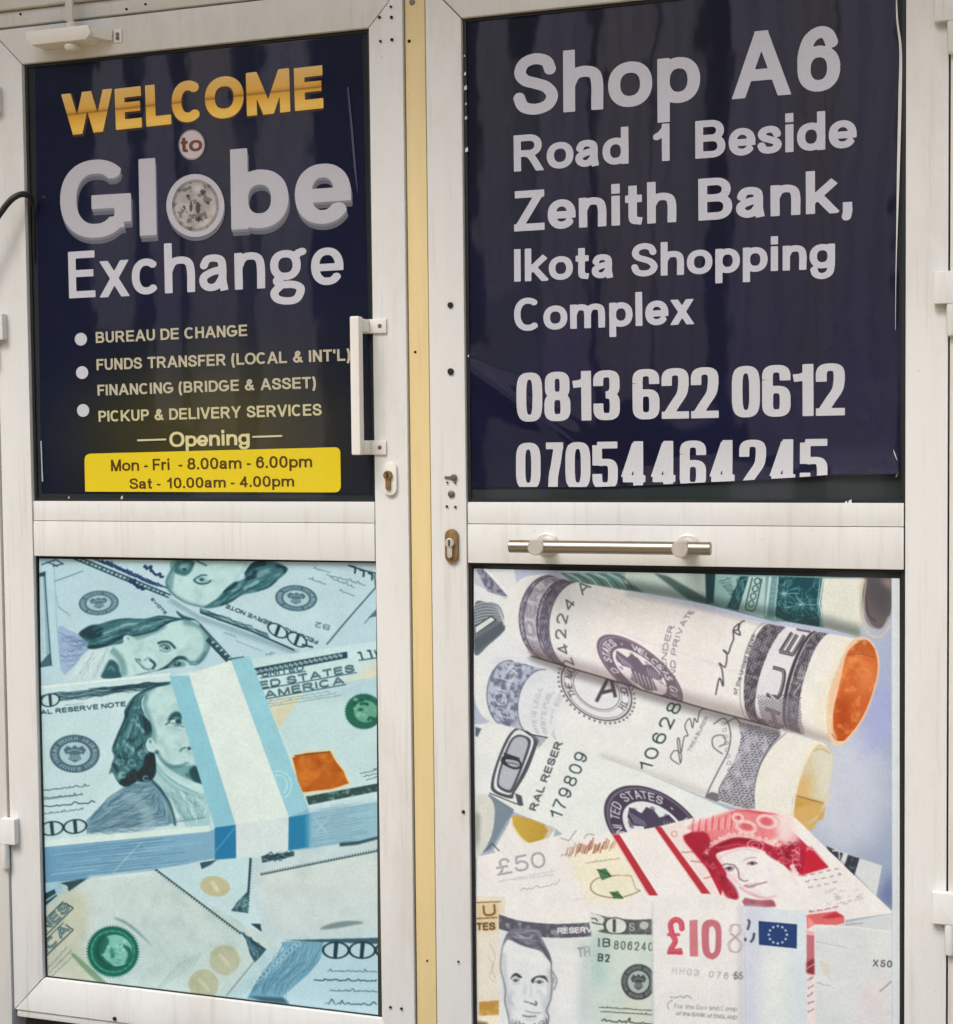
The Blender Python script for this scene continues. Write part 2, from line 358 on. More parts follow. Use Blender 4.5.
def seal(cv, c, rx, ry, rot, ink, paper, inner=.62, txt=True):
    cv.fill(ell(c[0], c[1], rx, ry, rot), ink, .95)
    r = math.radians(rot); cs, sn = math.cos(r), math.sin(r)
    P = lambda a, q: np.array([c[0]+q*rx*cs*math.cos(a)-q*ry*sn*math.sin(a), c[1]+q*rx*sn*math.cos(a)+q*ry*cs*math.sin(a)])
    for k in range(44):
        a = k/44*6.283
        if k % 9 != 8: cv.stroke([P(a, .72), P(a+cv.rng.uniform(-.05, .05), .9)], rx*.045, paper, .75)
    cv.fill(ell(c[0], c[1], rx*inner, ry*inner, rot), paper, .9)
    cv.fill(ell(c[0], c[1], rx*inner*.93, ry*inner*.93, rot), paper, .4)
    q = lambda pts: np.array([[c[0]+(x*rx*cs-y*ry*sn), c[1]+(x*rx*sn+y*ry*cs)] for x, y in pts])
    cv.fill(q([(-.45, -.2), (-.3, -.42), (-.12, -.3), (-.05, -.42), (.06, -.42), (.12, -.3), (.3, -.42), (.45, -.2), (.36, .02), (.2, .0), (.25, .3), (.0, .46), (-.25, .3), (-.2, .0), (-.36, .02)]), ink, .9)
    for k in range(5): cv.stroke(q([(-.18+.09*k, .05), (-.16+.08*k, .33)]), rx*.035, paper, .9)
    cv.stroke(q([(-.3, -.1), (-.1, -.2), (.1, -.2), (.3, -.1)]), rx*.04, paper, .7)

def comb(cv, p0, p1, n, l, w, col, side=1):
    p0, p1 = np.array(p0), np.array(p1); d = p1-p0; L = np.hypot(*d); d /= L; u = np.array([d[1], -d[0]])*side
    cv.stroke([p0, p1], w*1.3, col, .9)
    q = []
    for k in range(n):
        a = p0+d*L*(k+.5)/n
        q.append(np.array([a-d*L/n*.38, a+d*L/n*.38, a+u*l]))
    cv.fill(q, col, .9, pos=True)

def hundred(cv, p0, u, v, ink=INK, paper=PAPER, n=2, a=.95):
    """big outlined zeros, p0 = left base, u along, v up"""
    p0, u, v = (np.array(t, float) for t in (p0, u, v))
    for k in range(n):
        c = p0+u*(k+.5)+v*.5
        f = lambda s, o=(0, 0): np.array([c+u*(x*.5*s+o[0])+v*(y*.5*s+o[1]) for x, y in ell(0, 0, 1, 1)])
        cv.fill(f(1.06), ink, a); cv.fill(f(.88), paper, a)
        cv.fill([np.array([c+u*x+v*y for x, y in ((-.1, .43), (.06, .46), (.1, -.43), (-.04, -.46))])], ink, a)

def art_left():
    cv = Sheet(34, 554, 384, 1024, 3, np.array(PAPER)/255)
    L1, L2, L3, L4 = Zf(30, 550), Zf(200, 550), Zf(30, 670), Zf(200, 650)
    L5, L6, L7, L8 = Zf(30, 780), Zf(200, 770), Zf(30, 890), Zf(200, 890)
    fb = fbm(3, 22)
    cv.fill(np.array([(30, 550), (390, 550), (390, 700), (30, 700)]), (178, 206, 222), .6, 8)
    # --- note lying at the far left
    cv.fill(L1((48, 60), (128, 60), (150, 640), (48, 680)), (186, 213, 226), .9)
    cv.fill(L1((50, 120), (82, 116), (100, 400), (118, 612), (52, 622)), (150, 180, 196), .9)
    cv.fill(L1((54, 140), (70, 138), (88, 560), (56, 606)), (188, 213, 224), .9)
    cv.stroke(L1((78, 125), (92, 330), (112, 600)), 1.1, INK, .8)
    cv.fill(L1((50, 122), (84, 112), (82, 138), (50, 142)), INK, .8)
    cv.fill(L1((55, 600), (104, 545), (120, 612), (55, 622)), INK, .85, pat=wave_pat(30, 1.6, .7))
    cv.stroke(L1((128, 60), (140, 350), (165, 640)), .8, (150, 178, 192), .8)
    for a, b in (((60, 78), (140, 50)), ((90, 62), (150, 88)), ((120, 86), (180, 72)), ((140, 52), (178, 76))): cv.stroke(L1(a, b), 1.2, INK, .8)
    cv.stroke(L1((130, 165), (205, 140), (282, 110)), .9, MID, .9)
    seal(cv, L1((365, 280))[0], 20, 12.3, -4, (88, 120, 136), (176, 203, 214))
    cv.stroke(L1((140, 240), (150, 300), (215, 350)), .8, MID, .4)
    cv.scrib(L1((145, 300))[0], L1((205, 345))[0], 4, .5, MID, .6, 3)
    cv.textline(L1((640, 262))[0], L1((716, 342))[0], 2.6, 'EVOTE', .8, INK, .8)
    # --- lying portrait: coat, scarf, hair, face
    cv.fill(spline(L1((150, 418), (210, 425), (300, 470), (330, 520), (230, 640), (170, 640)), 6, True), (160, 180, 214), .9)
    cv.flow(L1((155, 430), (300, 480), (335, 520)), L1((165, 610), (230, 610), (320, 520)), 34, [(120, 146, 184), (186, 206, 226), (96, 124, 158)], .8, .8, .7)
    cv.fill(spline(L1((320, 520), (430, 500), (400, 600), (385, 690), (180, 690), (240, 610)), 6, True), (196, 216, 224), .95)
    cv.flow(L1((330, 525), (260, 610), (200, 690)), L1((440, 510), (400, 600), (370, 690)), 14, [(140, 170, 184), (220, 234, 238)], .8, .8, .6)
    z = Zoom(cv, 75, 605, 6.807); DK, MD, LT, SK = (18, 64, 76), (84, 128, 138), (160, 196, 203), (194, 221, 225)
    skin = [(185, 498), (205, 400), (250, 300), (330, 250), (400, 212), (560, 168), (700, 112), (800, 112), (885, 180), (915, 250), (892, 330), (835, 402), (740, 422), (640, 430), (560, 448), (400, 480)]
    z.f(skin, SK, 1, .3)
    def f1():
        z.s([(740, 112), (850, 140), (905, 230), (895, 320), (840, 385)], 46, MD, .55, 1.2); z.s([(620, 140), (560, 175), (480, 205), (410, 225)], 26, MD, .5, .9)
        z.s([(245, 300), (290, 340), (325, 400), (335, 470)], 44, MD, .55, 1.4); z.f([(185, 498), (200, 440), (240, 372), (290, 400), (305, 450), (312, 498)], (44, 94, 104), .9, .7); z.s([(225, 440), (250, 420), (270, 450)], 14, LT, .5, .6)
        z.s([(400, 330), (440, 300), (520, 300)], 30, LT, .45, 1.4); z.s([(690, 340), (760, 300), (800, 220)], 30, LT, .4, 1.6); z.s([(430, 290), (500, 250), (560, 240)], 24, LT, .4, 1.2)
        z.f([(405, 478), (500, 458), (560, 444), (630, 405), (690, 352), (742, 350), (765, 378), (705, 372), (645, 425), (560, 462)], DK, .85, .45)
        z.f([(640, 432), (660, 395), (700, 378), (750, 392), (740, 425)], (120, 162, 170), .9, .5); z.e(697, 402, 26, 15, DK, .8, .3); z.e(692, 398, 9, 5, SK, .9, .2)
        z.s([(742, 352), (785, 388), (850, 378), (890, 320)], 16, MD, .8, .6)
    cv.inside(spline(z.p(skin), 8, True), f1)
    z.s([(565, 262), (600, 250), (645, 256), (684, 296)], 15, DK, .85, .3); z.s([(575, 285), (600, 268), (635, 276), (650, 300)], 8, DK, .8, .25); z.e(614, 289, 24, 13, (70, 112, 122), .9, .3, 15); z.e(604, 286, 9, 7, SK, .9, .2); z.e(628, 296, 9, 8, DK, .9, .2); z.s([(575, 305), (620, 318), (655, 306)], 7, MD, .8, .3)
    z.s([(510, 372), (532, 388), (545, 408), (528, 436)], 15, DK, .85, .35); z.s([(470, 380), (500, 360), (520, 372)], 10, MD, .6, .5); z.s([(410, 362), (425, 385), (450, 408), (470, 432)], 9, MD, .85, .35); z.s([(420, 372), (440, 370), (446, 384)], 9, DK, .6, .35); z.s([(452, 420), (500, 440), (520, 432)], 9, MD, .8, .35); z.s([(385, 400), (410, 430), (412, 460)], 12, LT, .6, .6)
    z.s([(690, 45), (735, 85), (820, 104), (884, 170), (920, 240), (906, 312), (872, 370), (828, 404), (775, 402)], 9, (50, 96, 108), .7, .45)
    hr = [(28, 190), (100, 140), (170, 128), (230, 110), (330, 92), (480, 92), (580, 72), (690, 86), (745, 98), (650, 118), (575, 165), (500, 192), (390, 216), (345, 206), (325, 258), (260, 272), (200, 286), (130, 300), (80, 290), (95, 265), (50, 225)]
    z.f(hr, (84, 130, 140), 1, .4)
    def h1():
        z.f([(28, 190), (100, 142), (180, 150), (190, 205), (130, 240), (60, 220)], DK, .75, .9); z.s([(90, 290), (200, 272), (285, 232), (355, 200)], 26, DK, .85, .6); z.s([(395, 212), (520, 186), (610, 130), (700, 96)], 18, DK, .8, .5); z.s([(230, 108), (330, 96), (480, 92), (580, 76), (740, 98)], 12, (40, 84, 96), .8, .4)
        z.s([(190, 200), (270, 170), (300, 150)], 20, LT, .7, .6); z.s([(310, 150), (360, 132), (430, 132)], 22, LT, .7, .6); z.s([(440, 172), (475, 150), (520, 140)], 14, LT, .65, .5); z.s([(150, 235), (220, 232), (250, 210)], 12, LT, .55, .5); z.s([(120, 165), (170, 150)], 10, LT, .4, .5); z.s([(560, 120), (640, 98)], 10, LT, .5, .4)
        z.s([(300, 180), (360, 172), (400, 185)], 14, DK, .6, .5); z.s([(480, 120), (540, 100), (600, 95)], 10, DK, .5, .4)
        cv.flow(z.p([(30, 190), (230, 112), (580, 75), (740, 96)]), z.p([(90, 290), (280, 262), (480, 195), (650, 120)]), 60, [DK, LT, (50, 96, 106)], .7, 1.2, .5, part=(.1, .35))
    cv.inside(spline(z.p(hr), 6, True), h1)
    cv.fill(spline(z.p(skin), 8, True), (70, 112, 122), .26, pat=lambda X, Y: wave_pat(40, 1.35, .42, .35, 8)(X, Y)*np.clip(fb(X*2.2, Y*2.2)*3-1.05, .1, 1))
    z.f([(330, 215), (360, 205), (385, 222), (370, 250), (335, 248)], SK, .9, .4); z.s([(350, 222), (368, 226), (362, 242)], 6, MD, .7, .3)
    z.f([(690, 40), (740, 70), (820, 100), (740, 100)], (40, 86, 98), .8, .4)
    # --- note at the top with the upside-down portrait
    bill2 = np.vstack([L1((228, 40), (740, 248)), L2((0, 345), (540, 534), (620, 515), (945, 205), (945, 20))])
    cv.stroke(np.vstack([L1((740, 262)), L2((0, 358), (520, 545))]), 5, (120, 152, 166), .6, 2)
    cv.fill(bill2, (196, 218, 228), 1)
    cv.fill(bill2, (172, 200, 214), .35, pat=lambda X, Y: fb(X, Y))
    cv.fill(L1((225, 40), (275, 40), (745, 238), (735, 252)), (176, 202, 214), 1)
    cv.stroke(L1((270, 42), (530, 148), (745, 238)), 1.3, INK, .9); cv.stroke(L1((228, 45), (530, 170), (735, 252)), 1.3, INK, .9)
    for k in range(22):
        t = k/22; p = L1((250+480*t, 46+196*t))[0]; cv.stroke([p+[-1, 1.2], p+[1.2, -1.4]], 1.6 if k % 3 else 2.6, INK, .7)
    for j in range(4):
        for k in range(11):
            a = L1((330+30*k+24*j, 45+13*k-14*j+j*20))[0]
            if a[1] > 557: cv.scrib(a, a+[5, 2.2], 3.2, 1.1, (40, 72, 116), .85, k+9*j, 6)
    for a, b in (((600, 90), (700, 150)), ((520, 165), (600, 215))): cv.scrib(L1(a)[0], L1(b)[0], 7, 2.2, (30, 62, 104), .9, 7, 12)
    cv.fill(np.vstack([L2((0, 305), (60, 330), (140, 355), (230, 400), (360, 440), (370, 470), (200, 400), (60, 345), (0, 330))]), (110, 142, 156), .95)
    cv.flow(L2((0, 310), (360, 440)), L2((0, 328), (365, 468)), 14, [INK, PAL], .8, 1., .7)
    cv.stroke(L2((0, 330), (280, 432), (500, 530)), 1.6, INK, .9)
    cv.textline(L2((628, 480))[0], L2((142, 286))[0], 3.8, 'FEDERAL RESERVE NOTE', .95, INK, .9)
    hundred(cv, L2((558, 530))[0], L2((455, 482))[0]-L2((558, 530))[0], L2((520, 452))[0]-L2((520, 515))[0]+[3, 0], n=2)
    cv.stroke(L2((540, 500), (600, 515)), 2, INK, .8)
    cv.stroke(spline(L2((945, 180), (925, 205), (780, 370), (672, 500)), 6), 1.5, (70, 100, 114), .9)
    cv.stroke(spline(L2((785, 80), (860, 105), (935, 125)), 6), 1.4, INK, .9)
    for k in range(3): cv.stroke(spline(L2((800+45*k, 85+18*k), (822+45*k, 95+18*k), (820+45*k, 125+18*k)), 5), 1.9, INK, .9)
    cv.stroke(L2((925, 130), (930, 190)), 1.4, INK, .8)
    seal(cv, L2((510, 255))[0], 21, 13, 4, (84, 116, 132), (182, 207, 218))
    cv.textline(L2((690, 400))[0], L2((615, 380))[0], 5, 'B2', .9, (84, 112, 128), .9)
    for k, (a, b) in enumerate((((600, 100), (690, 120)), ((665, 130), (880, 190)), ((570, 150), (670, 185)), ((690, 150), (820, 200)), ((735, 215), (820, 245)))): cv.scrib(L2(a)[0], L2(b)[0], 3, .7, (90, 118, 134), .8, 20+k)
    # upside-down face, its chin under the rail
    z = Zoom(cv, 160, 555, 7.33)
    fc = [(140, 20), (76, 125), (45, 200), (60, 260), (110, 310), (200, 352), (300, 382), (400, 382), (480, 300), (560, 205), (630, 150), (660, 90), (760, 20)]
    z.f(fc, SK, 1, .3)
    def f2():
        z.f([(60, 60), (150, 40), (110, 130), (90, 250), (50, 250), (40, 160)], MD, .55, 1.1); z.s([(60, 255), (120, 310), (220, 356), (330, 384), (420, 370)], 26, MD, .5, 1.1); z.s([(480, 300), (430, 350), (380, 380)], 40, MD, .6, 1.4)
        z.f([(104, 118), (140, 45), (245, 40), (236, 108), (192, 150), (140, 142)], (66, 112, 122), .9, .5); z.f([(140, 100), (160, 62), (215, 60), (210, 100), (175, 118)], (130, 170, 178), .9, .5); z.e(180, 104, 15, 9, DK, .9, .25); z.e(172, 86, 20, 9, LT, .7, .3)
        z.s([(400, 120), (470, 90), (560, 90)], 30, LT, .35, 1.6); z.s([(250, 270), (330, 300)], 40, LT, .35, 2); z.s([(540, 200), (600, 120), (640, 60)], 26, LT, .5, 1)
    cv.inside(spline(z.p(fc), 6, True), f2)
    cv.fill(spline(z.p(fc), 6, True), (70, 112, 122), .26, pat=lambda X, Y: wave_pat(-30, 1.35, .42, .35, 8)(X, Y)*np.clip(fb(X*2.2, Y*2.2)*3-1.05, .1, 1))
    z.s([(140, 30), (82, 118), (48, 190), (60, 252)], 11, (50, 96, 108), .7, .5); z.s([(60, 252), (180, 346), (320, 384)], 8, MD, .8, .4); z.s([(270, 40), (310, 62), (345, 78)], 10, DK, .75, .35); z.s([(255, 50), (238, 80)], 12, (50, 96, 106), .7, .5)
    z.s([(246, 184), (285, 158), (320, 146), (345, 150)], 10, DK, .8, .3); z.s([(248, 186), (290, 210), (345, 206), (378, 184)], 11, DK, .85, .3); z.e(318, 180, 36, 16, (120, 160, 168), .8, .3); z.e(306, 180, 14, 10, DK, .8, .25); z.e(342, 176, 14, 7, SK, .9, .2); z.s([(385, 195), (410, 188)], 8, LT, .8, .3)
    hr = [(320, 386), (420, 318), (480, 250), (540, 200), (600, 182), (628, 120), (690, 50), (820, 45), (930, 90), (925, 128), (870, 178), (800, 238), (700, 272), (600, 294), (520, 345), (420, 382)]
    z.f(hr, (84, 130, 140), 1, .4)
    def h2():
        z.s([(610, 130), (690, 75), (770, 58)], 42, DK, .8, .7); z.s([(620, 175), (680, 160), (700, 120)], 36, DK, .75, .7); z.s([(470, 270), (530, 235), (560, 210)], 30, DK, .75, .6); z.s([(600, 292), (540, 332), (450, 372)], 16, DK, .8, .5); z.s([(850, 80), (915, 95), (915, 128)], 24, DK, .7, .6); z.s([(700, 272), (790, 240), (860, 185)], 14, DK, .8, .5); z.s([(540, 290), (600, 250), (650, 260)], 12, DK, .55, .5)
        z.s([(720, 190), (670, 220), (620, 250)], 32, LT, .75, .7); z.s([(530, 262), (570, 240), (590, 220)], 20, LT, .7, .6); z.s([(800, 110), (750, 130), (720, 155)], 28, LT, .55, .7); z.s([(830, 160), (880, 140)], 16, LT, .5, .6); z.s([(400, 360), (460, 330), (500, 300)], 16, LT, .4, .7)
        cv.flow(z.p([(330, 384), (530, 210), (690, 55), (900, 70)]), z.p([(420, 382), (600, 292), (800, 238), (925, 125)]), 60, [DK, LT, (50, 96, 106)], .7, 1.3, .5, part=(.1, .3))
    cv.inside(spline(z.p(hr), 6, True), h2); z.f([(590, 130), (620, 140), (626, 170), (600, 180), (580, 160)], SK, .85, .4)
    # notes under it, right
    cv.stroke(L2((0, 395), (170, 580)), 2.4, (70, 100, 116), .9); cv.stroke(L2((40, 470), (150, 585)), 5, INK, .85)
    for k in range(5): cv.stroke(L2((62+22*k, 492+21*k), (78+22*k, 484+21*k)), 1.6, PAPER, .9)
    cv.fill(L2((150, 575), (235, 562), (230, 578), (170, 600)), INK, .8)
    cv.scrib(L2((130, 440))[0], L2((190, 460))[0], 3, .7, MID, .8, 4); cv.scrib(L2((350, 560))[0], L2((400, 545))[0], 4, .8, MID, .8, 5)
    cv.stroke(L2((190, 480), (330, 535)), .6, MID, .6)
    cv.stroke(L2((870, 390), (940, 310)), 1, MID, .9); cv.fill(L2((890, 360), (940, 310), (940, 350)), (80, 110, 126), .8)
    # --- the banded stack: top note
    top = np.vstack([L3((52, 100), (740, 30)), L4((270, 50), (950, -50), (950, 140), (570, 200)), L5((953, 270), (70, 345))])
    cv.fill(top, (200, 222, 229), 1)
    cv.stroke(L3((52, 92), (740, 22)), 2.2, (226, 238, 242), .9)
    cv.fill(L3((52, 135), (300, 105), (500, 80), (745, 60), (745, 78), (560, 105), (400, 130), (160, 165), (52, 150)), (92, 124, 138), .95)
    cv.flow(L3((52, 130), (745, 62)), L3((150, 165), (560, 108), (745, 80)), 16, [INK, (150, 178, 190)], .9, 1.4, .8)
    hundred(cv, L3((58, 200))[0], L3((158, 188))[0]-L3((58, 200))[0], (0, -13), n=1)
    cv.textline(L3((58, 236))[0], L3((508, 190))[0], 4.4, 'AL RESERVE NOTE', 1., INK, .95)
    cv.scrib(L3((185, 190))[0], L3((285, 178))[0], 3, .5, MID, .7, 8)
    seal(cv, L3((238, 443))[0], 25, 19, 0, (78, 110, 128), (186, 210, 220))
    for k, (a, b, h, w) in enumerate((((70, 640), (320, 612), 5, .8), ((70, 680), (280, 660), 2.5, .6))): cv.scrib(L3(a)[0], L3(b)[0], h, w, INK, .8, 30+k)
    cv.scrib(L5((66, 145))[0], L5((350, 118))[0], 6, 1., INK, .9, 36); cv.scrib(L5((70, 105))[0], L5((275, 78))[0], 2.4, .6, INK, .7, 35); cv.scrib(L5((70, 182))[0], L5((285, 155))[0], 2.4, .6, INK, .7, 37)
    # coat
    coat = np.vstack([L5((300, 215), (345, 165), (420, 90), (520, 20)), L3((640, 590), (700, 620)), L5((735, 130), (760, 230), (300, 280))])
    cv.fill(coat, (130, 164, 182), 1)
    cv.flow(L5((300, 220), (420, 95), (560, 20), (660, 15)), L5((300, 285), (560, 270), (745, 235), (700, 100)), 110, [(78, 114, 134), (104, 140, 160), (166, 194, 208)], .8, 1.2, .7)
    cv.fill(spline(L5((480, 90), (560, 80), (640, 150), (660, 240), (600, 250), (580, 160)), 6, True), (170, 198, 208), .5, 2)
    # head: soft engraved tones
    z = Zoom(cv, 105, 680, 8.533)
    fc = [(545, 22), (420, 52), (340, 120), (320, 200), (340, 280), (385, 360), (400, 440), (370, 520), (360, 590), (430, 620), (440, 700), (600, 860), (860, 1010), (900, 900), (820, 600), (700, 200), (640, 20)]
    cv.fill(z.p(fc), SK, 1, .4)
    body = z.p([(400, 840), (430, 690), (560, 790), (720, 860), (850, 890), (900, 1100), (900, 1260), (690, 1250), (560, 1020), (460, 900)])
    cv.fill(body, (172, 206, 212), 1, .5)
    def f3():
        z.s([(340, 130), (330, 220), (370, 330), (410, 460), (400, 560)], 60, MD, .5, 1.4); z.s([(430, 60), (370, 110), (345, 180)], 26, MD, .4, 1); z.s([(470, 100), (560, 120), (600, 200)], 40, (206, 228, 230), .6, 2)
        z.f([(440, 605), (480, 680), (560, 720), (700, 730), (780, 738), (830, 885), (720, 850), (600, 790), (490, 710)], (118, 166, 172), .9, .8); z.f([(720, 770), (785, 738), (828, 884), (750, 852)], (20, 76, 86), .85, .6); z.s([(690, 800), (740, 830)], 24, (60, 112, 120), .7, .7)
        z.s([(445, 600), (490, 680), (580, 740), (690, 720)], 26, MD, .6, .8); z.s([(470, 520), (520, 580), (540, 650)], 40, LT, .45, 1.6); z.s([(600, 520), (640, 560), (650, 620)], 26, LT, .55, 1.1)
        z.f([(535, 345), (565, 290), (610, 268), (648, 284), (668, 330), (600, 318), (562, 348)], (28, 80, 92), .85, .5); z.s([(515, 382), (550, 360), (580, 332), (655, 334)], 9, DK, .85, .3); z.e(600, 352, 46, 14, (206, 228, 230), .9, .3); z.e(628, 353, 28, 17, (22, 70, 82), .9, .3); z.s([(560, 366), (620, 374), (670, 366)], 7, (50, 98, 108), .8, .3); z.s([(590, 392), (640, 386), (675, 400)], 14, (84, 130, 138), .7, .5); z.s([(545, 400), (600, 420), (660, 430)], 16, LT, .6, .8)
        z.s([(640, 608), (664, 584), (694, 576)], 11, (50, 98, 106), .85, .4); z.e(720, 584, 16, 14, DK, .85, .4); z.s([(690, 600), (720, 620), (740, 640)], 20, LT, .6, .7); z.s([(680, 706), (720, 712)], 14, MD, .7, .5); z.s([(640, 660), (690, 650)], 16, LT, .5, .8)
    cv.inside(z.p(fc), f3)
    cv.fill(z.p(fc), (70, 112, 122), .26, pat=lambda X, Y: wave_pat(12, 1.35, .42, .35, 8)(X, Y)*np.clip(fb(X*2.2, Y*2.2)*3-1.05, .1, 1))
    z.f([(432, 690), (480, 738), (600, 806), (720, 862), (822, 890), (850, 960), (780, 960), (620, 880), (500, 800)], (196, 222, 226), 1, .4); z.s([(432, 705), (500, 790), (620, 885), (800, 972)], 12, (110, 156, 164), .75, .5); z.s([(470, 742), (600, 824), (740, 890)], 8, (150, 190, 198), .7, .5); z.s([(436, 760), (520, 860), (640, 940), (840, 1010)], 14, (120, 166, 174), .6, .6)
    cv.inside(body, lambda: (cv.flow(z.p([(470, 900), (600, 1060), (700, 1230)]), z.p([(760, 960), (850, 1080), (860, 1220)]), 34, [(120, 166, 176), (200, 224, 228), (96, 144, 156)], .8, 1, .55), z.s([(640, 960), (720, 1080), (790, 1220)], 30, (206, 228, 232), .5, 1.2)))
    z.s([(395, 850), (470, 930), (545, 1040), (590, 1180), (600, 1240)], 20, (26, 76, 88), .85, .5)
    cv.stroke(L5((765, 222), (930, 198)), 1.2, (110, 142, 158), .7); cv.textline(L5((770, 218))[0], L5((930, 198))[0], 3, 'IIOIIOIII', .5, MID, .6)
    hair = [(548, 16), (430, 48), (330, 88), (236, 152), (172, 250), (164, 330), (104, 470), (60, 590), (78, 650), (58, 720), (36, 800), (66, 790), (96, 850), (130, 892), (190, 912), (270, 872), (380, 866), (436, 800), (434, 700), (420, 624), (366, 604), (352, 540), (402, 470), (392, 370), (352, 318), (326, 262), (312, 200), (336, 130), (424, 66), (548, 40)]
    z.f(hair, (80, 128, 137), 1, .45)
    def h3():
        for p_, w_ in (([(540, 22), (420, 55), (320, 100), (240, 165)], 18), ([(176, 250), (166, 330), (110, 470), (70, 580)], 22), ([(240, 180), (200, 250), (190, 320)], 20), ([(360, 510), (310, 560), (270, 600)], 20), ([(64, 700), (90, 740), (110, 780)], 26), ([(200, 340), (160, 430), (130, 480)], 12), ([(280, 480), (230, 520), (200, 500)], 18), ([(90, 600), (120, 650), (180, 670)], 22), ([(200, 660), (170, 720)], 14)): z.s(p_, w_, DK, .75, .55)
        z.f([(280, 290), (350, 320), (396, 380), (390, 440), (340, 480), (330, 420), (300, 350)], DK, .8, .8); z.f([(345, 640), (425, 625), (436, 760), (400, 850), (300, 866), (270, 800), (330, 720)], (8, 54, 66), .9, .8); z.f([(120, 880), (190, 800), (262, 756), (270, 860), (190, 908)], (8, 54, 66), .85, .8)
        for p_, w_ in (([(226, 370), (205, 440), (190, 500)], 18), ([(280, 372), (300, 410), (334, 446)], 26), ([(160, 520), (200, 560), (250, 600)], 26), ([(180, 580), (170, 640)], 18), ([(260, 560), (230, 620), (190, 660)], 14), ([(286, 640), (310, 606), (350, 600), (366, 630)], 14), ([(300, 660), (320, 690)], 12), ([(140, 790), (118, 840)], 20), ([(170, 740), (210, 770)], 14), ([(240, 240), (300, 230)], 18), ([(250, 330), (230, 350)], 16), ([(110, 540), (120, 590)], 14), ([(360, 130), (330, 190), (340, 260)], 20)): z.s(p_, w_, LT, .75, .5)
        for x_, y_, r_ in ((232, 706, 30), (150, 810, 26), (316, 630, 24), (350, 840, 22), (120, 700, 22)): c = z.p([(x_, y_)])[0]; cv.stroke(ell(c[0], c[1], r_/8.5, r_/10., 20, 0, 300), 1.5, LT, .7, .3)
        z.curls(hair, 30, 34, [DK, (130, 174, 182), (40, 90, 102)], 9, 4); cv.flow(z.p([(540, 25), (300, 100), (170, 280), (70, 600), (90, 840)]), z.p([(430, 60), (330, 250), (390, 400), (350, 560), (420, 760)]), 70, [DK, LT, (40, 90, 102)], .8, 1.6, .55, part=(.08, .25))
    cv.inside(spline(z.p(hair), 6, True), h3)
    z.f([(352, 530), (385, 492), (420, 520), (440, 590), (410, 616), (372, 590)], SK, .95, .4); z.e(388, 524, 12, 16, (80, 128, 136), .7, .4); z.s([(400, 540), (416, 580)], 9, LT, .7, .4); z.e(440, 616, 16, 18, DK, .6, .6)
    hundred(cv, L5((55, 298))[0], L5((178, 288))[0]-L5((55, 298))[0], (0, -14), n=2)
    # right end of the top note
    def f4():
        cv.fill(spline(L4((360, 300), (540, 240), (780, 180), (953, 60), (953, 250), (780, 380), (640, 500), (520, 540), (420, 520)), 6, True), (222, 214, 182), .75, 5)
        cv.stroke(spline(L4((450, 500), (480, 420), (560, 320), (700, 230)), 6), 2.4, (196, 186, 150), .6, 1)
        cv.fill(L4((690, 268), (712, 258), (806, 440), (786, 446)), (150, 154, 118), .9)
        for k in range(12): cv.stroke(L4((640, 470+14*k), (950, 390+14*k)), .5, (170, 190, 200), .55)
    cv.inside(top, f4)
    cv.fill(L4((275, 98), (780, 8), (782, 42), (290, 135)), INK, .9)
    for k in range(18):
        t = k/18; p = L4((300+470*t, 116-92*t))[0]; cv.stroke(spline([p+[-1.6, 1.6], p+[-1, -1.6], p+[1, 1.4], p+[1.6, -1.6]], 4), .9, PAPER, .9)
    for a, b, h, w, tt in (((330, 142), (550, 106), 5, 2.2, 'UNITED'), ((320, 205), (820, 112), 7, 2.6, 'ED STATES'), ((345, 255), (765, 175), 7, 2.6, 'AMERICA')):
        p, q = L4(a)[0], L4(b)[0]
        cv.textline(p, q, h*.95, tt, w*.68, INK, .95, gap=.2)
        cv.textline(p+[-.5, -.3], q+[-.5, -.3], h*.9, tt, .45, PAPER, .85, gap=.2)
        cv.stroke([p+[-2, 1.2], q+[2, 1.2]], .9, INK, .9)
    for k in range(3): cv.scrib(L4((350, 275+14*k))[0], L4((690+30*k, 220+10*k))[0], 2, .45, (120, 134, 130), .8, 50+k)
    cv.stroke(L4((840, 55), (945, 40)), 1, INK, .9); cv.stroke(L4((835, 15), (850, 12), (862, 50)), 1.6, INK, .9); cv.stroke(L4((885, 5), (900, 3), (912, 42)), 1.8, INK, .9); cv.stroke(L4((925, 0), (940, 35)), 1.4, INK, .9)
    g = L4((868, 325))[0]
    cv.fill(ell(g[0], g[1], 18.5, 17.5), (34, 110, 92), .95); cv.fill(ell(g[0]+2, g[1], 12, 11), (120, 178, 160), .9)
    for k in range(40):
        a = k/40*6.283; cv.stroke([g+np.array([math.cos(a)*17.5, math.sin(a)*16.5]), g+np.array([math.cos(a)*19.5, math.sin(a)*18.5])], .9, (40, 116, 98), .8)
    for k in range(26):
        a, r = cv.rng.uniform(0, 6.28), cv.rng.uniform(3, 15); c = g+np.array([math.cos(a)*r, math.sin(a)*r])
        cv.fill(ell(c[0], c[1], cv.rng.uniform(.8, 2.6), cv.rng.uniform(.8, 2), n=8), [(16, 86, 70), (150, 200, 184)][k % 2], .7)
    well = np.vstack([L4((490, 570), (560, 545), (690, 535), (720, 590), (760, 640), (780, 690)), L6((790, 70), (700, 100), (545, 118), (520, 60))])
    cv.stroke(well, 3, (238, 214, 150), .8, 1, closed=True)
    cv.fill(well, (190, 112, 50), 1)
    cv.fill(well, (232, 160, 84), .55, pat=lambda X, Y: np.clip(fbm(9, 9)(X, Y)*2.4-.8, 0, 1))
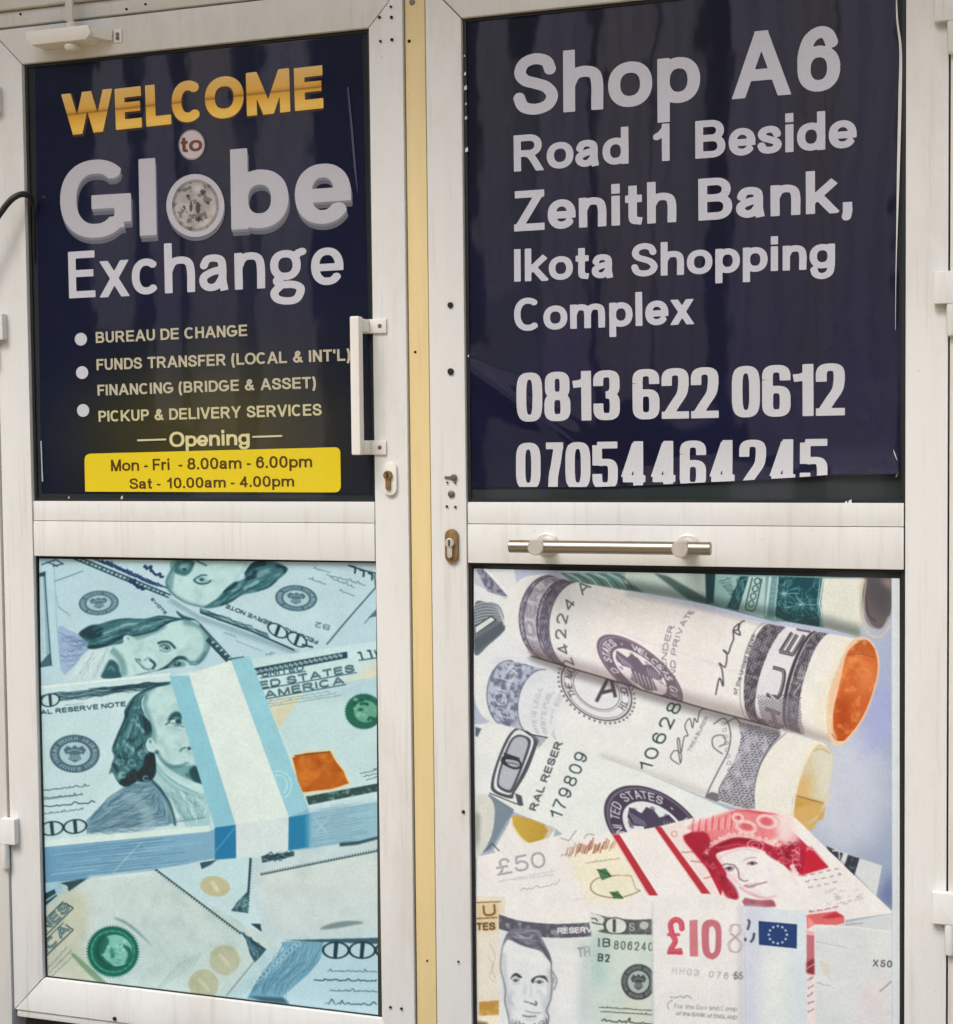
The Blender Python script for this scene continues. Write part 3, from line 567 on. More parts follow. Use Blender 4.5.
    cv.fill(well, (164, 82, 22), .6, pat=lambda X, Y: np.clip(fbm(12, 7)(X, Y)*2.4-1, 0, 1))
    cv.stroke(L4((500, 560), (690, 538)), 1.4, (120, 84, 40), .8)
    cv.fill(L6((560, 140), (945, 70), (945, 112), (575, 185)), (52, 86, 88), .95); cv.fill(L6((560, 140), (945, 70), (945, 112), (575, 185)), (150, 178, 176), .7, pat=lambda X, Y: np.clip(fbm(15, 3)(X, Y)*4-1.9, 0, 1))
    for k in range(3): cv.scrib(L4((850+14*k, 655+18*k))[0], L4((940, 635+18*k))[0], 2.6, .6, INK, .8, 60+k)
    cv.fill(L3((52, 240), (430, 200), (420, 560), (330, 690), (60, 690)), (120, 156, 168), .16, pat=wave_pat(6, 2., .35, .6, 16)); cv.fill(L4((380, 320), (950, 150), (950, 640), (760, 660), (700, 540), (490, 560)), (120, 156, 160), .16, pat=wave_pat(70, 2., .35, .6, 16))
    # stack edge
    edge = np.vstack([L5((68, 352), (953, 268)), L6((570, 200), (945, 130), (945, 360), (560, 420)), L5((953, 420), (620, 485), (300, 525), (72, 545))])
    cv.fill(edge, lambda X, Y: np.stack([(c0+(c1-c0)*np.clip((X-40)/330, 0, 1))/255 for c0, c1 in ((118, 158), (164, 194), (196, 212))], -1), 1)
    cv.fill(np.vstack([L5((68, 320), (953, 240), (953, 272), (68, 356))]), (214, 230, 236), 1); cv.fill(L6((575, 190), (945, 125), (945, 165), (575, 225)), (202, 224, 232), .9, .6)
    for k in range(44):
        t = (k+.5)/44; x0 = cv.rng.uniform(0, .6); x1 = x0+cv.rng.uniform(.2, .6)
        l = lambda u: L5((68+900*u, 356-86*u))[0]*(1-t)+L5((72+900*u, 545-105*u))[0]*t
        cv.stroke([l(x0), l(x1)], cv.rng.uniform(.4, 1.1), [(92, 136, 174), (150, 188, 208), (186, 210, 222), (104, 146, 168)][k % 4], .55)
        m = lambda u: L6((575+370*u, 205-62*u))[0]*(1-t)+L6((570+380*u, 415-60*u))[0]*t
        cv.stroke([m(cv.rng.uniform(0, .4)), m(cv.rng.uniform(.5, 1))], cv.rng.uniform(.4, .9), [(110, 156, 182), (186, 212, 222), (130, 170, 186)][k % 3], .5)
    cv.stroke(L5((440, 490), (500, 425), (590, 330)), 1.1, (196, 216, 226), .6); cv.stroke(L6((600, 350), (690, 240)), 1, (196, 216, 226), .5); cv.stroke(L6((600, 250), (680, 340)), 1, (196, 216, 226), .5)
    # band
    cv.fill(np.vstack([L2((165, 580), (265, 562)), L6((575, 205), (470, 250)), L4((160, 60))]), (154, 202, 218), 1)
    cv.fill(np.vstack([L2((165, 580), (265, 562)), L6((575, 205), (470, 250)), L4((160, 60))]), (170, 216, 230), .5, pat=lambda X, Y: fb(X, Y))
    cv.fill(np.vstack([L3((738, 30), (842, 30)), L6((190, 290), (80, 305))]), (150, 201, 218), 1)
    cv.fill(np.vstack([L3((842, 20)), L4((165, 55)), L6((470, 245), (190, 292))]), (220, 230, 232), 1)
    cv.fill(L6((190, 290), (470, 245), (468, 425), (192, 470)), (212, 224, 228), 1)
    cv.fill(L6((78, 305), (190, 290), (192, 470), (80, 482)), (36, 134, 178), 1); cv.fill(L6((470, 250), (580, 232), (578, 408), (468, 425)), (40, 138, 180), 1)
    cv.fill(L6((560, 232), (590, 228), (588, 405), (562, 410)), (120, 176, 206), .7, 1.2)
    cv.stroke(L6((190, 300), (75, 440)), 1, (120, 186, 214), .8)
    for r in (9, 13): cv.stroke(ell(*L6((415, 80))[0], r, r*1.1, 0, -110, 60), 1.1, (196, 228, 236), .8)
    # --- notes in front of the stack
    cv.fill(L5((72, 545), (300, 525), (620, 488), (690, 470), (953, 425), (953, 700), (72, 700)), (196, 220, 228), 1)
    low = np.vstack([L5((72, 545), (300, 525), (660, 485)), L8((440, 300), (210, 590)), L7((70, 470))])
    cv.fill(low, (208, 222, 222), 1)
    cv.inside(low, lambda: (cv.fill(spline(L7((75, 40), (270, 0), (310, 150), (280, 330), (340, 480), (70, 480)), 6, True), (206, 202, 182), .75, 6),
        cv.fill(L5((72, 545), (200, 530), (170, 600), (72, 680)), (150, 196, 226), .8, 4)))
    for k in range(20): cv.stroke(L7((560+25*k, 520-6*k), (760+22*k, 230+4*k)), .5, (176, 192, 194), .4)
    cv.stroke(spline(L5((310, 520), (480, 505), (640, 490)), 6), 4, (226, 234, 236), .8, 1.5)
    comb(cv, L5((665, 470))[0], L8((220, 230))[0], 34, 2.6, .8, INK, -1)
    cv.fill(L8((215, 218), (355, 315), (290, 385), (265, 340), (245, 265)), (66, 104, 118), .95)
    cv.flow(L8((225, 225), (345, 315)), L8((250, 260), (290, 380)), 16, [INK, (150, 184, 194)], .8, 1.2, .8)
    cv.stroke(L8((290, 375), (140, 560)), 1.6, (150, 166, 170), .9)
    cv.fill(L8((355, 310), (445, 300), (230, 590), (150, 570)), (196, 220, 228), .95)
    g = L7((440, 325))[0]
    cv.fill(ell(g[0], g[1], 25.5, 25, 20), (30, 120, 104), 1); cv.fill(ell(g[0]+3, g[1]-1, 17, 15.5, 30), (150, 206, 194), .95)
    for k in range(56):
        a = k/56*6.283; cv.stroke([g+np.array([math.cos(a)*24, math.sin(a)*23.5]), g+np.array([math.cos(a)*27, math.sin(a)*26.5])], .9, (30, 112, 98), .85)
    cv.stroke(ell(g[0], g[1], 21.5, 20.5, 20), .8, (150, 206, 190), .7)
    for k in range(20):
        a = k/20*6.283; c = g+np.array([math.cos(a)*21.4, math.sin(a)*20.6]); cv.stroke([c+[-.8, -.8], c+[.8, .9]], 1.1, (110, 180, 164), .8)
    cv.fill(spline(L7((345, 330), (380, 240), (420, 270), (390, 350), (440, 400), (400, 420)), 6, True), (18, 96, 82), .8, .6)
    cv.fill(spline(L7((430, 300), (450, 345), (430, 360)), 6, True), (34, 120, 108), .8, .5); cv.fill(spline(L7((490, 290), (535, 310), (540, 360), (505, 390), (520, 335)), 6, True), (18, 96, 82), .8, .5)
    cv.stroke(spline(L7((360, 380), (430, 410), (520, 400)), 6), 2, (20, 104, 90), .8)
    for k in range(16):
        c = L7((cv.rng.uniform(380, 520), cv.rng.uniform(270, 390)))[0]; cv.fill(ell(c[0], c[1], 2, 1.3, n=8), [(90, 166, 150), (190, 228, 220)][k % 2], .6)
    cv.fill(spline(L7((440, 145), (500, 160), (580, 220), (648, 300), (600, 255), (520, 190)), 6, True), (136, 168, 166), .9, .5)
    cv.fill(spline(L7((225, 350), (245, 345), (400, 485), (350, 480)), 5, True), (124, 160, 128), .85, .8)
    for c in ((130, 370), (20, 500)):
        p = L8(c)[0]; cv.fill(ell(p[0], p[1], 15, 15), (200, 196, 166), .6, .6); cv.fill(ell(p[0], p[1], 15, 15), (172, 160, 112), .45, pat=lambda X, Y: fbm(31, 8)(X, Y)); cv.stroke([p+[-5, -6], p+[3, 3], p+[5, 6]], 3, (226, 220, 192), .8, .6)
    cv.fill(low, (120, 156, 160), .14, pat=wave_pat(62, 2.1, .35, .5, 13)); cv.fill(low, (120, 150, 150), .12, pat=lambda X, Y: np.clip(fbm(97, 12)(X, Y)*3-1.3, 0, 1))
    for k in range(7): cv.scrib(L7((640+36*k, 560-24*k))[0], L7((800+20*k, 380-10*k))[0], 1.6, .45, (150, 174, 176), .55, 120+k)
    # black lettering, lower left corner
    cv.fill(L7((75, 20), (130, -5), (145, 30), (80, 85)), INK, .9); cv.stroke(L7((80, 60), (140, 20)), 1.5, PAPER, .8)
    cv.fill(L5((205, 590), (300, 525), (270, 525), (160, 545), (200, 560)), INK, .85)
    for a, b, h, tt in (((85, 225), (215, 95), 9, 'NES'), ((90, 330), (215, 210), 9, 'ICA')):
        p, q = L7(a)[0], L7(b)[0]; d = (q-p)/np.hypot(*(q-p)); n = np.array([d[1], -d[0]])
        cv.stroke([p-n*2-d*4, q-n*2+d*2], 1.1, INK, .9); cv.stroke([q-n*2+d*2, q+n*h*.8], 1.1, INK, .9)
        cv.textline(p, q, h, tt, 2.4, INK, .9); cv.textline(p, q, h, tt, .7, (206, 222, 224), .9)
        cv.stroke([p-d*4+n*h*1.1, q+n*h*1.1], .9, INK, .8)
    for k in range(3): cv.scrib(L7((95+12*k, 420+18*k))[0], L7((200+20*k, 300+20*k))[0], 2.2, .5, (110, 124, 124), .8, 70+k)
    # right lower note
    bill = np.vstack([L6((270, 470), (500, 430), (945, 365)), L8((945, 270), (330, 275), (330, 190), (268, 30))])
    cv.fill(bill, (204, 220, 226), 1); cv.fill(L6((320, 545), (945, 430), (945, 690), (310, 690)), (214, 222, 222), .9, 3)
    cv.fill(L8((330, 0), (945, 0), (945, 200), (700, 215), (350, 215)), (212, 222, 224), .9, 3)
    cv.fill(bill, (130, 160, 168), .12, pat=wave_pat(-10, 2.3, .35, .5, 15)); cv.fill(bill, (150, 176, 184), .14, pat=lambda X, Y: np.clip(fbm(98, 16)(X, Y)*3-1.3, 0, 1))
    cv.fill(L6((325, 455), (500, 430), (500, 455), (330, 492)), (70, 100, 112), .95); cv.flow(L6((330, 450), (495, 430)), L6((330, 490), (495, 455)), 10, [INK, PAL], 1, 1.6, .8)
    cv.fill(L6((740, 385), (840, 375), (945, 350), (945, 365), (835, 395), (740, 405)), (52, 86, 102), .9, .3)
    comb(cv, L6((945, 428))[0], L6((320, 555))[0], 44, 2.8, .9, (64, 92, 106), -1)
    cv.fill(L6((0, 480), (270, 460), (268, 690), (0, 690)), (196, 220, 228), .9); cv.fill(L8((0, -30), (262, -30), (255, 120), (160, 90), (0, -10)), (198, 220, 226), .9)
    cv.fill(L6((0, 490), (90, 475), (60, 500), (10, 525)), INK, .8); p = L6((80, 615))[0]; cv.fill(ell(p[0], p[1], 15, 10, 10), (196, 190, 156), .9); cv.stroke([p+[-3, -5], p+[3, 5]], 4, (226, 222, 200), .7, .8)
    comb(cv, L6((268, 465))[0], L8((250, 110))[0], 18, 2.2, 1.6, INK, 1)
    cv.fill(L8((165, 110), (200, 60), (230, 30), (258, 0), (256, 122)), (60, 98, 112), .95); cv.flow(L8((175, 110), (250, 0)), L8((250, 118), (258, 40)), 14, [INK, (150, 184, 194)], .8, 1.2, .8)
    cv.fill(L8((268, 178), (320, 178), (328, 222)), INK, .9)
    cv.fill(spline(L8((635, 205), (700, 175), (800, 162), (868, 172), (800, 188), (700, 205)), 6, True), (128, 148, 152), .9, .5)
    nt = L8((420, 275), (945, 258), (945, 660), (230, 580), (445, 300))
    cv.fill(nt, (190, 216, 228), 1)
    cv.fill(L8((430, 275), (660, 262), (640, 360), (580, 440), (440, 560), (470, 590), (250, 575), (300, 480), (445, 310)), (130, 176, 198), 1)
    cv.flow(L8((430, 285), (340, 420), (255, 560)), L8((655, 270), (620, 390), (480, 500), (460, 590)), 70, [(84, 132, 156), (160, 198, 214), (106, 150, 172)], .9, .8, .7)
    for k in range(12): cv.textline(L8((300+20*k, 500-18*k))[0], L8((318+20*k, 478-18*k))[0], 5, 'O', .5, (206, 226, 234), .8)
    cv.fill(L8((255, 560), (440, 570), (480, 610), (330, 590)), (50, 82, 96), .7, 1)
    cv.fill(L8((440, 265), (945, 252), (945, 285), (650, 275)), (60, 96, 112), .9, .4)
    hundred(cv, L8((930, 362))[0], L8((790, 362))[0]-L8((930, 362))[0], (0, -16.5), n=2, paper=(196, 220, 230)); hundred(cv, L8((1070, 362))[0], L8((930, 362))[0]-L8((1070, 362))[0], (0, -16.5), n=1, paper=(196, 220, 230))
    for k, (x0, x1, y, h, w) in enumerate(((670, 940, 430, 3, .5), (600, 940, 478, 5, 1.1), (690, 940, 535, 3.5, .6), (660, 940, 605, 5.5, 1.))): cv.scrib(L8((x0, y))[0], L8((x1, y+4))[0], h, w, INK, .85, 90+k)
    cv.fill(L8((435, 560), (490, 610), (945, 665), (945, 600), (900, 620)), (196, 220, 228), .5, 1)
    return cv
# ---------------------------------------------------------------- printed film: rolled and folded notes of three currencies (right door, below the rail)
K2, G2, P2 = (74, 70, 88), (128, 126, 144), (222, 226, 230)

class Roll:
    """a note rolled up: u runs along the roll, v from its upper to its lower outline, b = how far the rings bulge (px)"""
    def __init__(s, t0, t1, b0, b1, bulge0, bulge1=None):
        s.t0, s.t1, s.b0, s.b1 = (np.array(q, float) for q in (t0, t1, b0, b1)); s.g0 = bulge0; s.g1 = bulge0 if bulge1 is None else bulge1
    def P(s, u, v):
        u = np.asarray(u, float)[..., None]; v = np.asarray(v, float)[..., None]
        f = (1-np.cos(np.pi*np.clip(v, 0, 1)))/2
        T = s.t0+(s.t1-s.t0)*u; B = s.b0+(s.b1-s.b0)*u
        ax = (s.t1-s.t0)/np.hypot(*(s.t1-s.t0))
        return T+(B-T)*f-ax*(s.g0+(s.g1-s.g0)*u)*np.sin(np.pi*np.clip(v, 0, 1))
    def band(s, u0, u1, v0=0, v1=1, n=26):
        v = np.linspace(v0, v1, n)
        return np.vstack([s.P(np.full(n, u0), v), s.P(np.full(n, u1), v[::-1])])
    def ring(s, u, v0=0, v1=1, n=26): return s.P(np.full(n, u), np.linspace(v0, v1, n))
    def text(s, cv, u, v0, v1, hu, st, w, col, a=.9, flip=False, gap=.16):
        """lettering that climbs the roll from v1 up to v0, cap height hu along u"""
        tw = text_width(st, gap)
        cv.text(lambda p: s.P(u-p[:, 1]*hu, v1+(v0-v1)*p[:, 0]/tw), st, w, col, a, 0, gap)

def shade_roll(cv, R, dark=(90, 84, 96), a=.5, top=.1, bot=.3):
    u = np.array([0, 1])
    for k in range(10):
        v0 = 1-bot*(1-k/10); cv.fill(R.band(0, 1, v0, 1), dark, a*.09*(1+k*.12), 1.2)
    for k in range(4): cv.fill(R.band(0, 1, 0, top*(1-k/4)), dark, a*.1, 1.)

def guill(cv, R, u0, u1, v0, v1, n, col, w=.5, a=.7, amp=.25, f=7):
    for k in range(n):
        v = np.linspace(v0, v1, 60); ph = k/n*6.283
        u = (u0+u1)/2+(u1-u0)*.5*np.sin(v*f*6.283+ph)*np.cos(ph*2)
        cv.stroke(R.P(u, v), w, col, a)

def rseal(cv, R, u, v, ru, rv, ink, paper, words, spokes=False):
    E = lambda k, kk=1: R.P(u+ru*k*np.cos(np.linspace(0, 6.283, 60)), v+rv*k*np.sin(np.linspace(0, 6.283, 60)))
    if spokes:
        for t in np.linspace(0, 6.283, 46)[:-1]: cv.fill(ell(*R.P(u+ru*1.06*np.cos(t), v+rv*1.06*np.sin(t)), 1.3, 1.3, n=8), ink, .8)
    cv.fill(E(1), ink, .95); cv.fill(E(.95), paper, 1 if spokes else .25); cv.stroke(E(.9), .6, ink, .8)
    if not spokes: cv.fill(E(.9), ink, .9)
    n = len(words)
    for i, ch in enumerate(words):
        if ch == ' ': continue
        f0 = -2.15+i/n*4.7
        for L in glyph_lines(ch, .12, .12)[2]:
            tt = f0+L[:, 0]*.2; r = .69+.19*L[:, 1]
            cv.stroke(R.P(u+ru*r*np.sin(tt), v-rv*r*np.cos(tt)), 1.15, paper if not spokes else ink, .9)
    cv.fill(E(.64), paper, 1); cv.stroke(E(.64), .8, ink, .9)
    if spokes: cv.stroke(E(.7), .6, ink, .6)

def eagle(cv, R, u, v, ru, rv, ink, paper):
    Q = lambda pts: R.P(u+ru*np.array(pts)[:, 0], v+rv*np.array(pts)[:, 1])
    cv.fill(Q([(-.5, -.1), (-.42, -.36), (-.2, -.28), (-.08, -.46), (.06, -.42), (.14, -.28), (.34, -.4), (.54, -.16), (.4, .02), (.26, .02), (.3, .36), (.02, .52), (-.26, .36), (-.2, .02), (-.4, .06)]), ink, .9)
    for k in range(6): cv.stroke(Q([(-.22+.09*k, .06), (-.2+.085*k, .4)]), .9, paper, .9)
    for k in range(5): cv.stroke(Q([(-.44+.06*k, -.24+.03*k), (-.36+.05*k, 0)]), .6, paper, .8); cv.stroke(Q([(.22+.06*k, -.24), (.2+.05*k, 0)]), .6, paper, .8)
    for k in range(10):
        a = cv.rng.uniform(0, 6.28); cv.fill(Q([(x*.05+.46*math.cos(a), y*.05+.46*math.sin(a)) for x, y in ell(0, 0, 1, 1, n=8)]), ink, .5)

def art_right():
    cv = Sheet(468, 564, 908, 1052, 3, np.array((206, 214, 226))/255)
    A1, A2, A3, A4 = Zf(465, 565), Zf(625, 565), Zf(725, 565), Zf(465, 690)
    A5, A6 = Zf(600, 690), Zf(740, 690, 165/953)
    A7, A8, A9, A10, A11, A12 = Zf(465, 800), Zf(600, 790), Zf(730, 790), Zf(465, 894), Zf(580, 894), Zf(725, 894)
    cv.fill(np.array([(460, 560), (912, 560), (912, 1060), (460, 1060)]), lambda X, Y: np.stack([(a+(b-a)*np.clip((Y-640)/230, 0, 1)+c*np.clip((X-840)/60, 0, 1))/255 for a, b, c in ((180, 164, -16), (190, 178, -12), (216, 200, -6))], -1), 1)
    cv.fill(ell(845, 790, 45, 60), (206, 212, 226), .6, 14)
    cv.fill(np.array([(852, 560), (912, 560), (912, 600), (870, 600)]), (152, 146, 142), .9, 3)
    cv.fill(np.array([(870, 680), (895, 690), (895, 740), (860, 760)]), (158, 164, 226), .5, 8)
    # left pale margins and the note behind
    cv.fill(A1((40, 20), (260, 20), (340, 480), (120, 688), (40, 688)), (214, 221, 228), 1)
    cv.fill(A1((45, 20), (100, 20), (230, 165), (215, 180), (50, 100)), (186, 192, 206), .9)
    cv.fill(A1((60, 25), (100, 20), (225, 165), (180, 160), (120, 140)), (92, 98, 124), .9); cv.fill(A1((60, 25), (100, 20), (225, 165), (180, 160), (120, 140)), (190, 196, 208), .6, pat=lambda X, Y: np.clip(fbm(40, 3)(X, Y)*4-1.7, 0, 1))
    cv.fill(spline(A1((50, 215), (110, 195), (180, 215), (212, 300), (205, 350), (130, 420), (50, 470)), 6, True), (104, 116, 128), .95)
    for k in range(7): cv.stroke(spline(A1((50, 215+16*k), (110, 198+16*k), (175+4*k, 222+12*k), (205, 300+4*k)), 6), 1., (206, 214, 220), .7)
    cv.fill(A1((55, 320), (140, 265), (170, 290), (60, 372)), (212, 220, 224), .95); cv.stroke(A1((55, 325), (140, 270), (165, 290), (60, 365)), 1.4, (50, 62, 72), .9)
    cv.fill(A1((50, 395), (200, 300), (212, 345), (60, 460)), (84, 98, 108), .7)
    cv.stroke(spline(A1((100, 20), (160, 75), (235, 165)), 6), 2, (226, 230, 234), .9)
    # --- green roll at the top right
    G = Roll((560, 560), (872, 556), (560, 578), (864, 642), 3, 8)
    gp = np.vstack([A1((500, 40), (953, 40)), A2((953, 40)), A3((735, 70), (720, 385), (540, 335), (330, 300)), A2((790, 300), (600, 250), (420, 205), (0, 130)), A1((900, 140), (560, 85))])
    cv.fill(gp, (120, 160, 160), 1)
    def fg():
        cv.fill(np.vstack([A2((0, 40), (430, 40), (435, 215), (180, 170), (0, 140))]), (196, 218, 216), .95)
        cv.fill(A2((150, 40), (230, 60), (440, 180), (430, 215), (330, 180)), (84, 116, 116), .95, .5)
        cv.fill(A1((500, 40), (640, 50), (900, 110), (953, 150), (560, 85)), (96, 130, 126), .9, .6)
        for k in range(9): cv.stroke(spline(A1((540+36*k, 45), (600+36*k, 75), (640+36*k, 125)), 5), 1., [(210, 226, 222), (44, 76, 76)][k % 2], .7)
        cv.fill(A2((425, 40), (480, 40), (470, 200), (430, 205)), (30, 78, 90), .95, .4)
        cv.fill(A2((480, 40), (610, 60), (570, 200), (520, 225), (470, 190)), (150, 190, 192), .95)
        for k in range(8): cv.scrib(A2((500+8*k, 90+10*k))[0], A2((560+5*k, 75+14*k))[0], 4, .8, (56, 104, 112), .7, k, 8)
        cv.fill(A2((610, 60), (660, 60), (600, 240), (540, 225)), (40, 92, 104), .95); cv.flow(A2((610, 60), (545, 225)), A2((660, 60), (600, 240)), 10, [(120, 170, 176), (22, 60, 70)], 1, 1.5, .7)
        cv.fill(A2((655, 60), (765, 60), (735, 280), (600, 245)), (176, 206, 206), .95)
        cv.stroke(spline(A2((675, 66), (640, 215), (655, 238), (690, 228), (725, 70)), 4), 1.2, (30, 70, 80), .9)
        for k in range(4): cv.stroke(ell(*A2((668+11*k, 205-40*k))[0], 2.6, 3.2, 20), 1., (34, 76, 86), .9)
        cv.fill(A2((745, 60), (800, 60), (790, 290), (735, 270)), (110, 156, 166), .8); cv.stroke(A2((770, 60), (745, 270)), 2.4, (206, 226, 228), .8); cv.stroke(A2((812, 60), (792, 290)), 1.6, (200, 222, 226), .7)
        dk = A3((285, 60), (525, 70), (500, 330), (330, 300), (265, 270))
        cv.fill(dk, (26, 86, 98), 1)
        for k in range(70):
            a = A3((cv.rng.uniform(270, 520), cv.rng.uniform(60, 310)))[0]; t = cv.rng.uniform(0, 6.28); l = cv.rng.uniform(4, 14)
            cv.stroke(spline([a, a+[l*.5*math.cos(t), l*.5*math.sin(t)+1], a+[l*math.cos(t), l*math.sin(t)]], 4), .6, (146, 196, 202), .6)
        for c in ((400, 210), (310, 150)):
            for t in np.linspace(0, 6.28, 14): cv.stroke([A3(c)[0], A3(c)[0]+[16*math.cos(t), 13*math.sin(t)]], .5, (180, 216, 220), .6)
        cv.stroke(A3((520, 70), (500, 200), (525, 330)), 1.6, (220, 232, 232), .9); cv.stroke(A3((505, 70), (490, 200), (510, 325)), 1, (190, 214, 216), .8)
        cv.fill(A3((525, 70), (745, 70), (715, 200), (730, 390), (530, 335), (508, 200)), (216, 220, 212), 1)
        for k in range(4): cv.fill(np.vstack([A2((0, 130+3*k), (420, 205+3*k), (600, 250+3*k)), A3((265, 280), (530, 335+3*k), (720, 385), (720, 350-14*k), (530, 300-14*k)), A2((600, 215-10*k), (0, 95-10*k))]), (40, 60, 60), .16, 2.5)
    cv.inside(gp, fg)
    cv.fill(spline(A3((742, 72), (880, 72), (885, 200), (860, 300), (800, 340), (745, 290), (730, 180)), 6, True), (110, 104, 108), 1)
    cv.fill(spline(A3((760, 72), (880, 72), (880, 200), (850, 270), (790, 230), (745, 150)), 6, True), (84, 82, 90), .7, 5); cv.fill(A3((820, 72), (885, 72), (885, 140)), (168, 160, 150), .8, 3)
    cv.stroke(spline(A3((735, 75), (718, 180), (726, 290), (770, 370), (830, 375), (875, 320)), 6), 2.6, (206, 196, 176), .95); cv.stroke(spline(A3((748, 75), (736, 180), (742, 260), (780, 325), (830, 335), (870, 270)), 6), 1.6, (170, 160, 148), .95)
    cv.stroke(spline(A3((745, 160), (760, 260), (800, 300)), 6), 1, (60, 58, 64), .7)
    # --- roll C (lowest of the three), then B, then A on top
    C = Roll((478, 735), (742, 806), (470, 790), (740, 905), 6, 6)
    C.t0, C.b0 = A4((190, 190))[0]-[10, 0], A4((60, 640))[0]
    cp = np.vstack([A4((50, 180), (250, 185), (440, 245), (640, 330), (953, 440)), A8((700, 110), (700, 260), (300, 190), (30, 420)), A7((480, 150), (250, 60), (130, -30)), A4((40, 560))])
    cv.fill(cp, (217, 226, 227), 1)
    cv.fill(A4((120, 545), (260, 632), (230, 688), (150, 688)), (120, 140, 156), 1)
    cv.fill(spline(A4((50, 640), (110, 620), (155, 640), (160, 700), (40, 700)), 5, True), (206, 210, 208), 1)
    cv.fill(A4((50, 190), (200, 150), (240, 190), (150, 300), (125, 520), (130, 550), (50, 640)), (216, 222, 228), .95)
    cv.fill(A4((55, 195), (88, 205), (65, 250), (55, 240)), (74, 104, 112), .9)
    # big framed zero
    zf = spline(A4((290, 195), (230, 240), (175, 360), (140, 480), (150, 540), (245, 575), (265, 540), (330, 430), (380, 300), (390, 265), (350, 230)), 5, True)
    cv.fill(zf, (74, 82, 96), .95); cv.fill(spline(A4((285, 210), (240, 250), (185, 370), (155, 480), (165, 530), (235, 555), (255, 530), (310, 420), (355, 310), (362, 265), (340, 240)), 5, True), (212, 220, 226), 1)
    z2 = spline(A4((270, 240), (235, 275), (190, 390), (170, 480), (180, 520), (235, 545), (260, 520), (310, 400), (345, 300), (345, 260), (310, 240)), 5, True)
    cv.fill(z2, (70, 78, 92), 1); cv.fill(spline(A4((275, 250), (245, 280), (200, 395), (180, 480), (190, 510), (230, 528), (250, 510), (298, 395), (330, 300), (330, 268), (310, 250)), 5, True), (190, 198, 210), 1)
    cv.fill(z2, (120, 128, 144), .5, pat=wave_pat(60, 1.3, .45))
    cv.fill(spline(A4((190, 370), (215, 345), (290, 370), (295, 410), (260, 420), (205, 395)), 5, True), (56, 64, 78), 1); cv.fill(spline(A4((215, 368), (280, 378), (285, 405), (240, 402)), 5, True), (180, 190, 200), .9); cv.scrib(A4((222, 385))[0], A4((280, 395))[0], 3, .8, (56, 64, 78), .9, 4)
    cv.stroke(A4((205, 335), (290, 365)), 2, (56, 64, 78), .9)
    cv.fill(A4((290, 195), (350, 230), (440, 250), (390, 310), (380, 270)), (130, 138, 152), .9, pat=wave_pat(20, 1.4, .6)); cv.stroke(A4((300, 200), (345, 235), (440, 252)), 1.1, (50, 58, 70), .9)
    cv.fill(A4((265, 545), (300, 560), (310, 612), (280, 605)), (70, 78, 92), .9); cv.stroke(A4((130, 545), (240, 590), (300, 612)), 1.2, (74, 82, 96), .9)
    cv.textline(A4((375, 640))[0], A4((515, 280))[0], 6.5, 'RAL RESER', 1.6, (78, 86, 98), .95, gap=.2, up=A4((340, 630))[0]-A4((375, 640))[0])
    cv.text(lambda p: A4((505, 690))[0]+(A4((655, 345))[0]-A4((505, 690))[0])*(p[:, :1]/text_width('179809', .3))+np.array([[-.02*60, -8.6]])*0+(A4((440, 665))[0]-A4((505, 690))[0])*p[:, 1:]*1.0, '179809', 1.5, (48, 76, 84), .95, 0, .3)
    S = Roll((604, 786), (700, 812), (600, 850), (690, 880), 0)
    # seal of roll C drawn flat, tilted
    c0 = A8((300, 195))[0]+[-2, 2]
    T = type('T', (), {'P': staticmethod(lambda u, v: np.stack([c0[0]+np.asarray(u)*50+np.asarray(v)*8, c0[1]+np.asarray(v)*42+np.asarray(u)*12], -1))})()
    rseal(cv, T, 0, 0, 1, 1, (74, 66, 92), (214, 222, 228), 'UNITED STATES - WELCSAS ')
    eagle(cv, T, 0, -.02, 1.05, 1.05, (66, 60, 92), (206, 212, 224))
    cv.fill(A7((160, 20), (260, 60), (225, 110), (140, 260), (110, 275), (150, 130)), (124, 142, 160), 1, .5)
    cv.fill(spline(A7((55, 10), (110, -30), (155, 30), (150, 150), (120, 230), (55, 300)), 5, True), (206, 210, 206), 1); cv.fill(A7((55, 60), (80, 80), (75, 200), (55, 280)), (130, 140, 136), .8, 2)
    cv.fill(A7((245, 90), (230, 130), (150, 270), (330, 330), (470, 190), (480, 150)), (222, 228, 230), 1)
    yl = spline(A7((245, 92), (290, 85), (420, 130), (440, 165), (390, 240), (360, 250), (290, 200), (250, 140)), 5, True)
    cv.fill(yl, (206, 176, 84), 1); cv.fill(yl, (160, 124, 30), .5, 1, pat=lambda X, Y: np.clip((X-505)/60, 0, 1)); cv.stroke(spline(A7((245, 95), (255, 140), (300, 205), (370, 250)), 6), 2, (228, 222, 196), .9)
    cv.fill(A7((420, 130), (480, 150), (430, 215), (390, 245), (440, 165)), (196, 192, 176), .9)
    cv.stroke(A7((100, 275), (145, 230), (190, 280)), 1.2, (70, 80, 92), .8)
    # roll B
    B = Roll((498, 657), (790, 735), (492, 722), (735, 808), 22, 16)
    bp = np.vstack([B.ring(0)[::1], A4((440, 245), (640, 330), (953, 440)), A5((560, 570), (720, 625), (820, 640)), A6((300, 745), (300, 620), (400, 380), (470, 300), (270, 240)), A5((700, 130), (230, 0)), A1((560, 545), (340, 480))])
    cv.fill(bp, (218, 224, 226), 1)
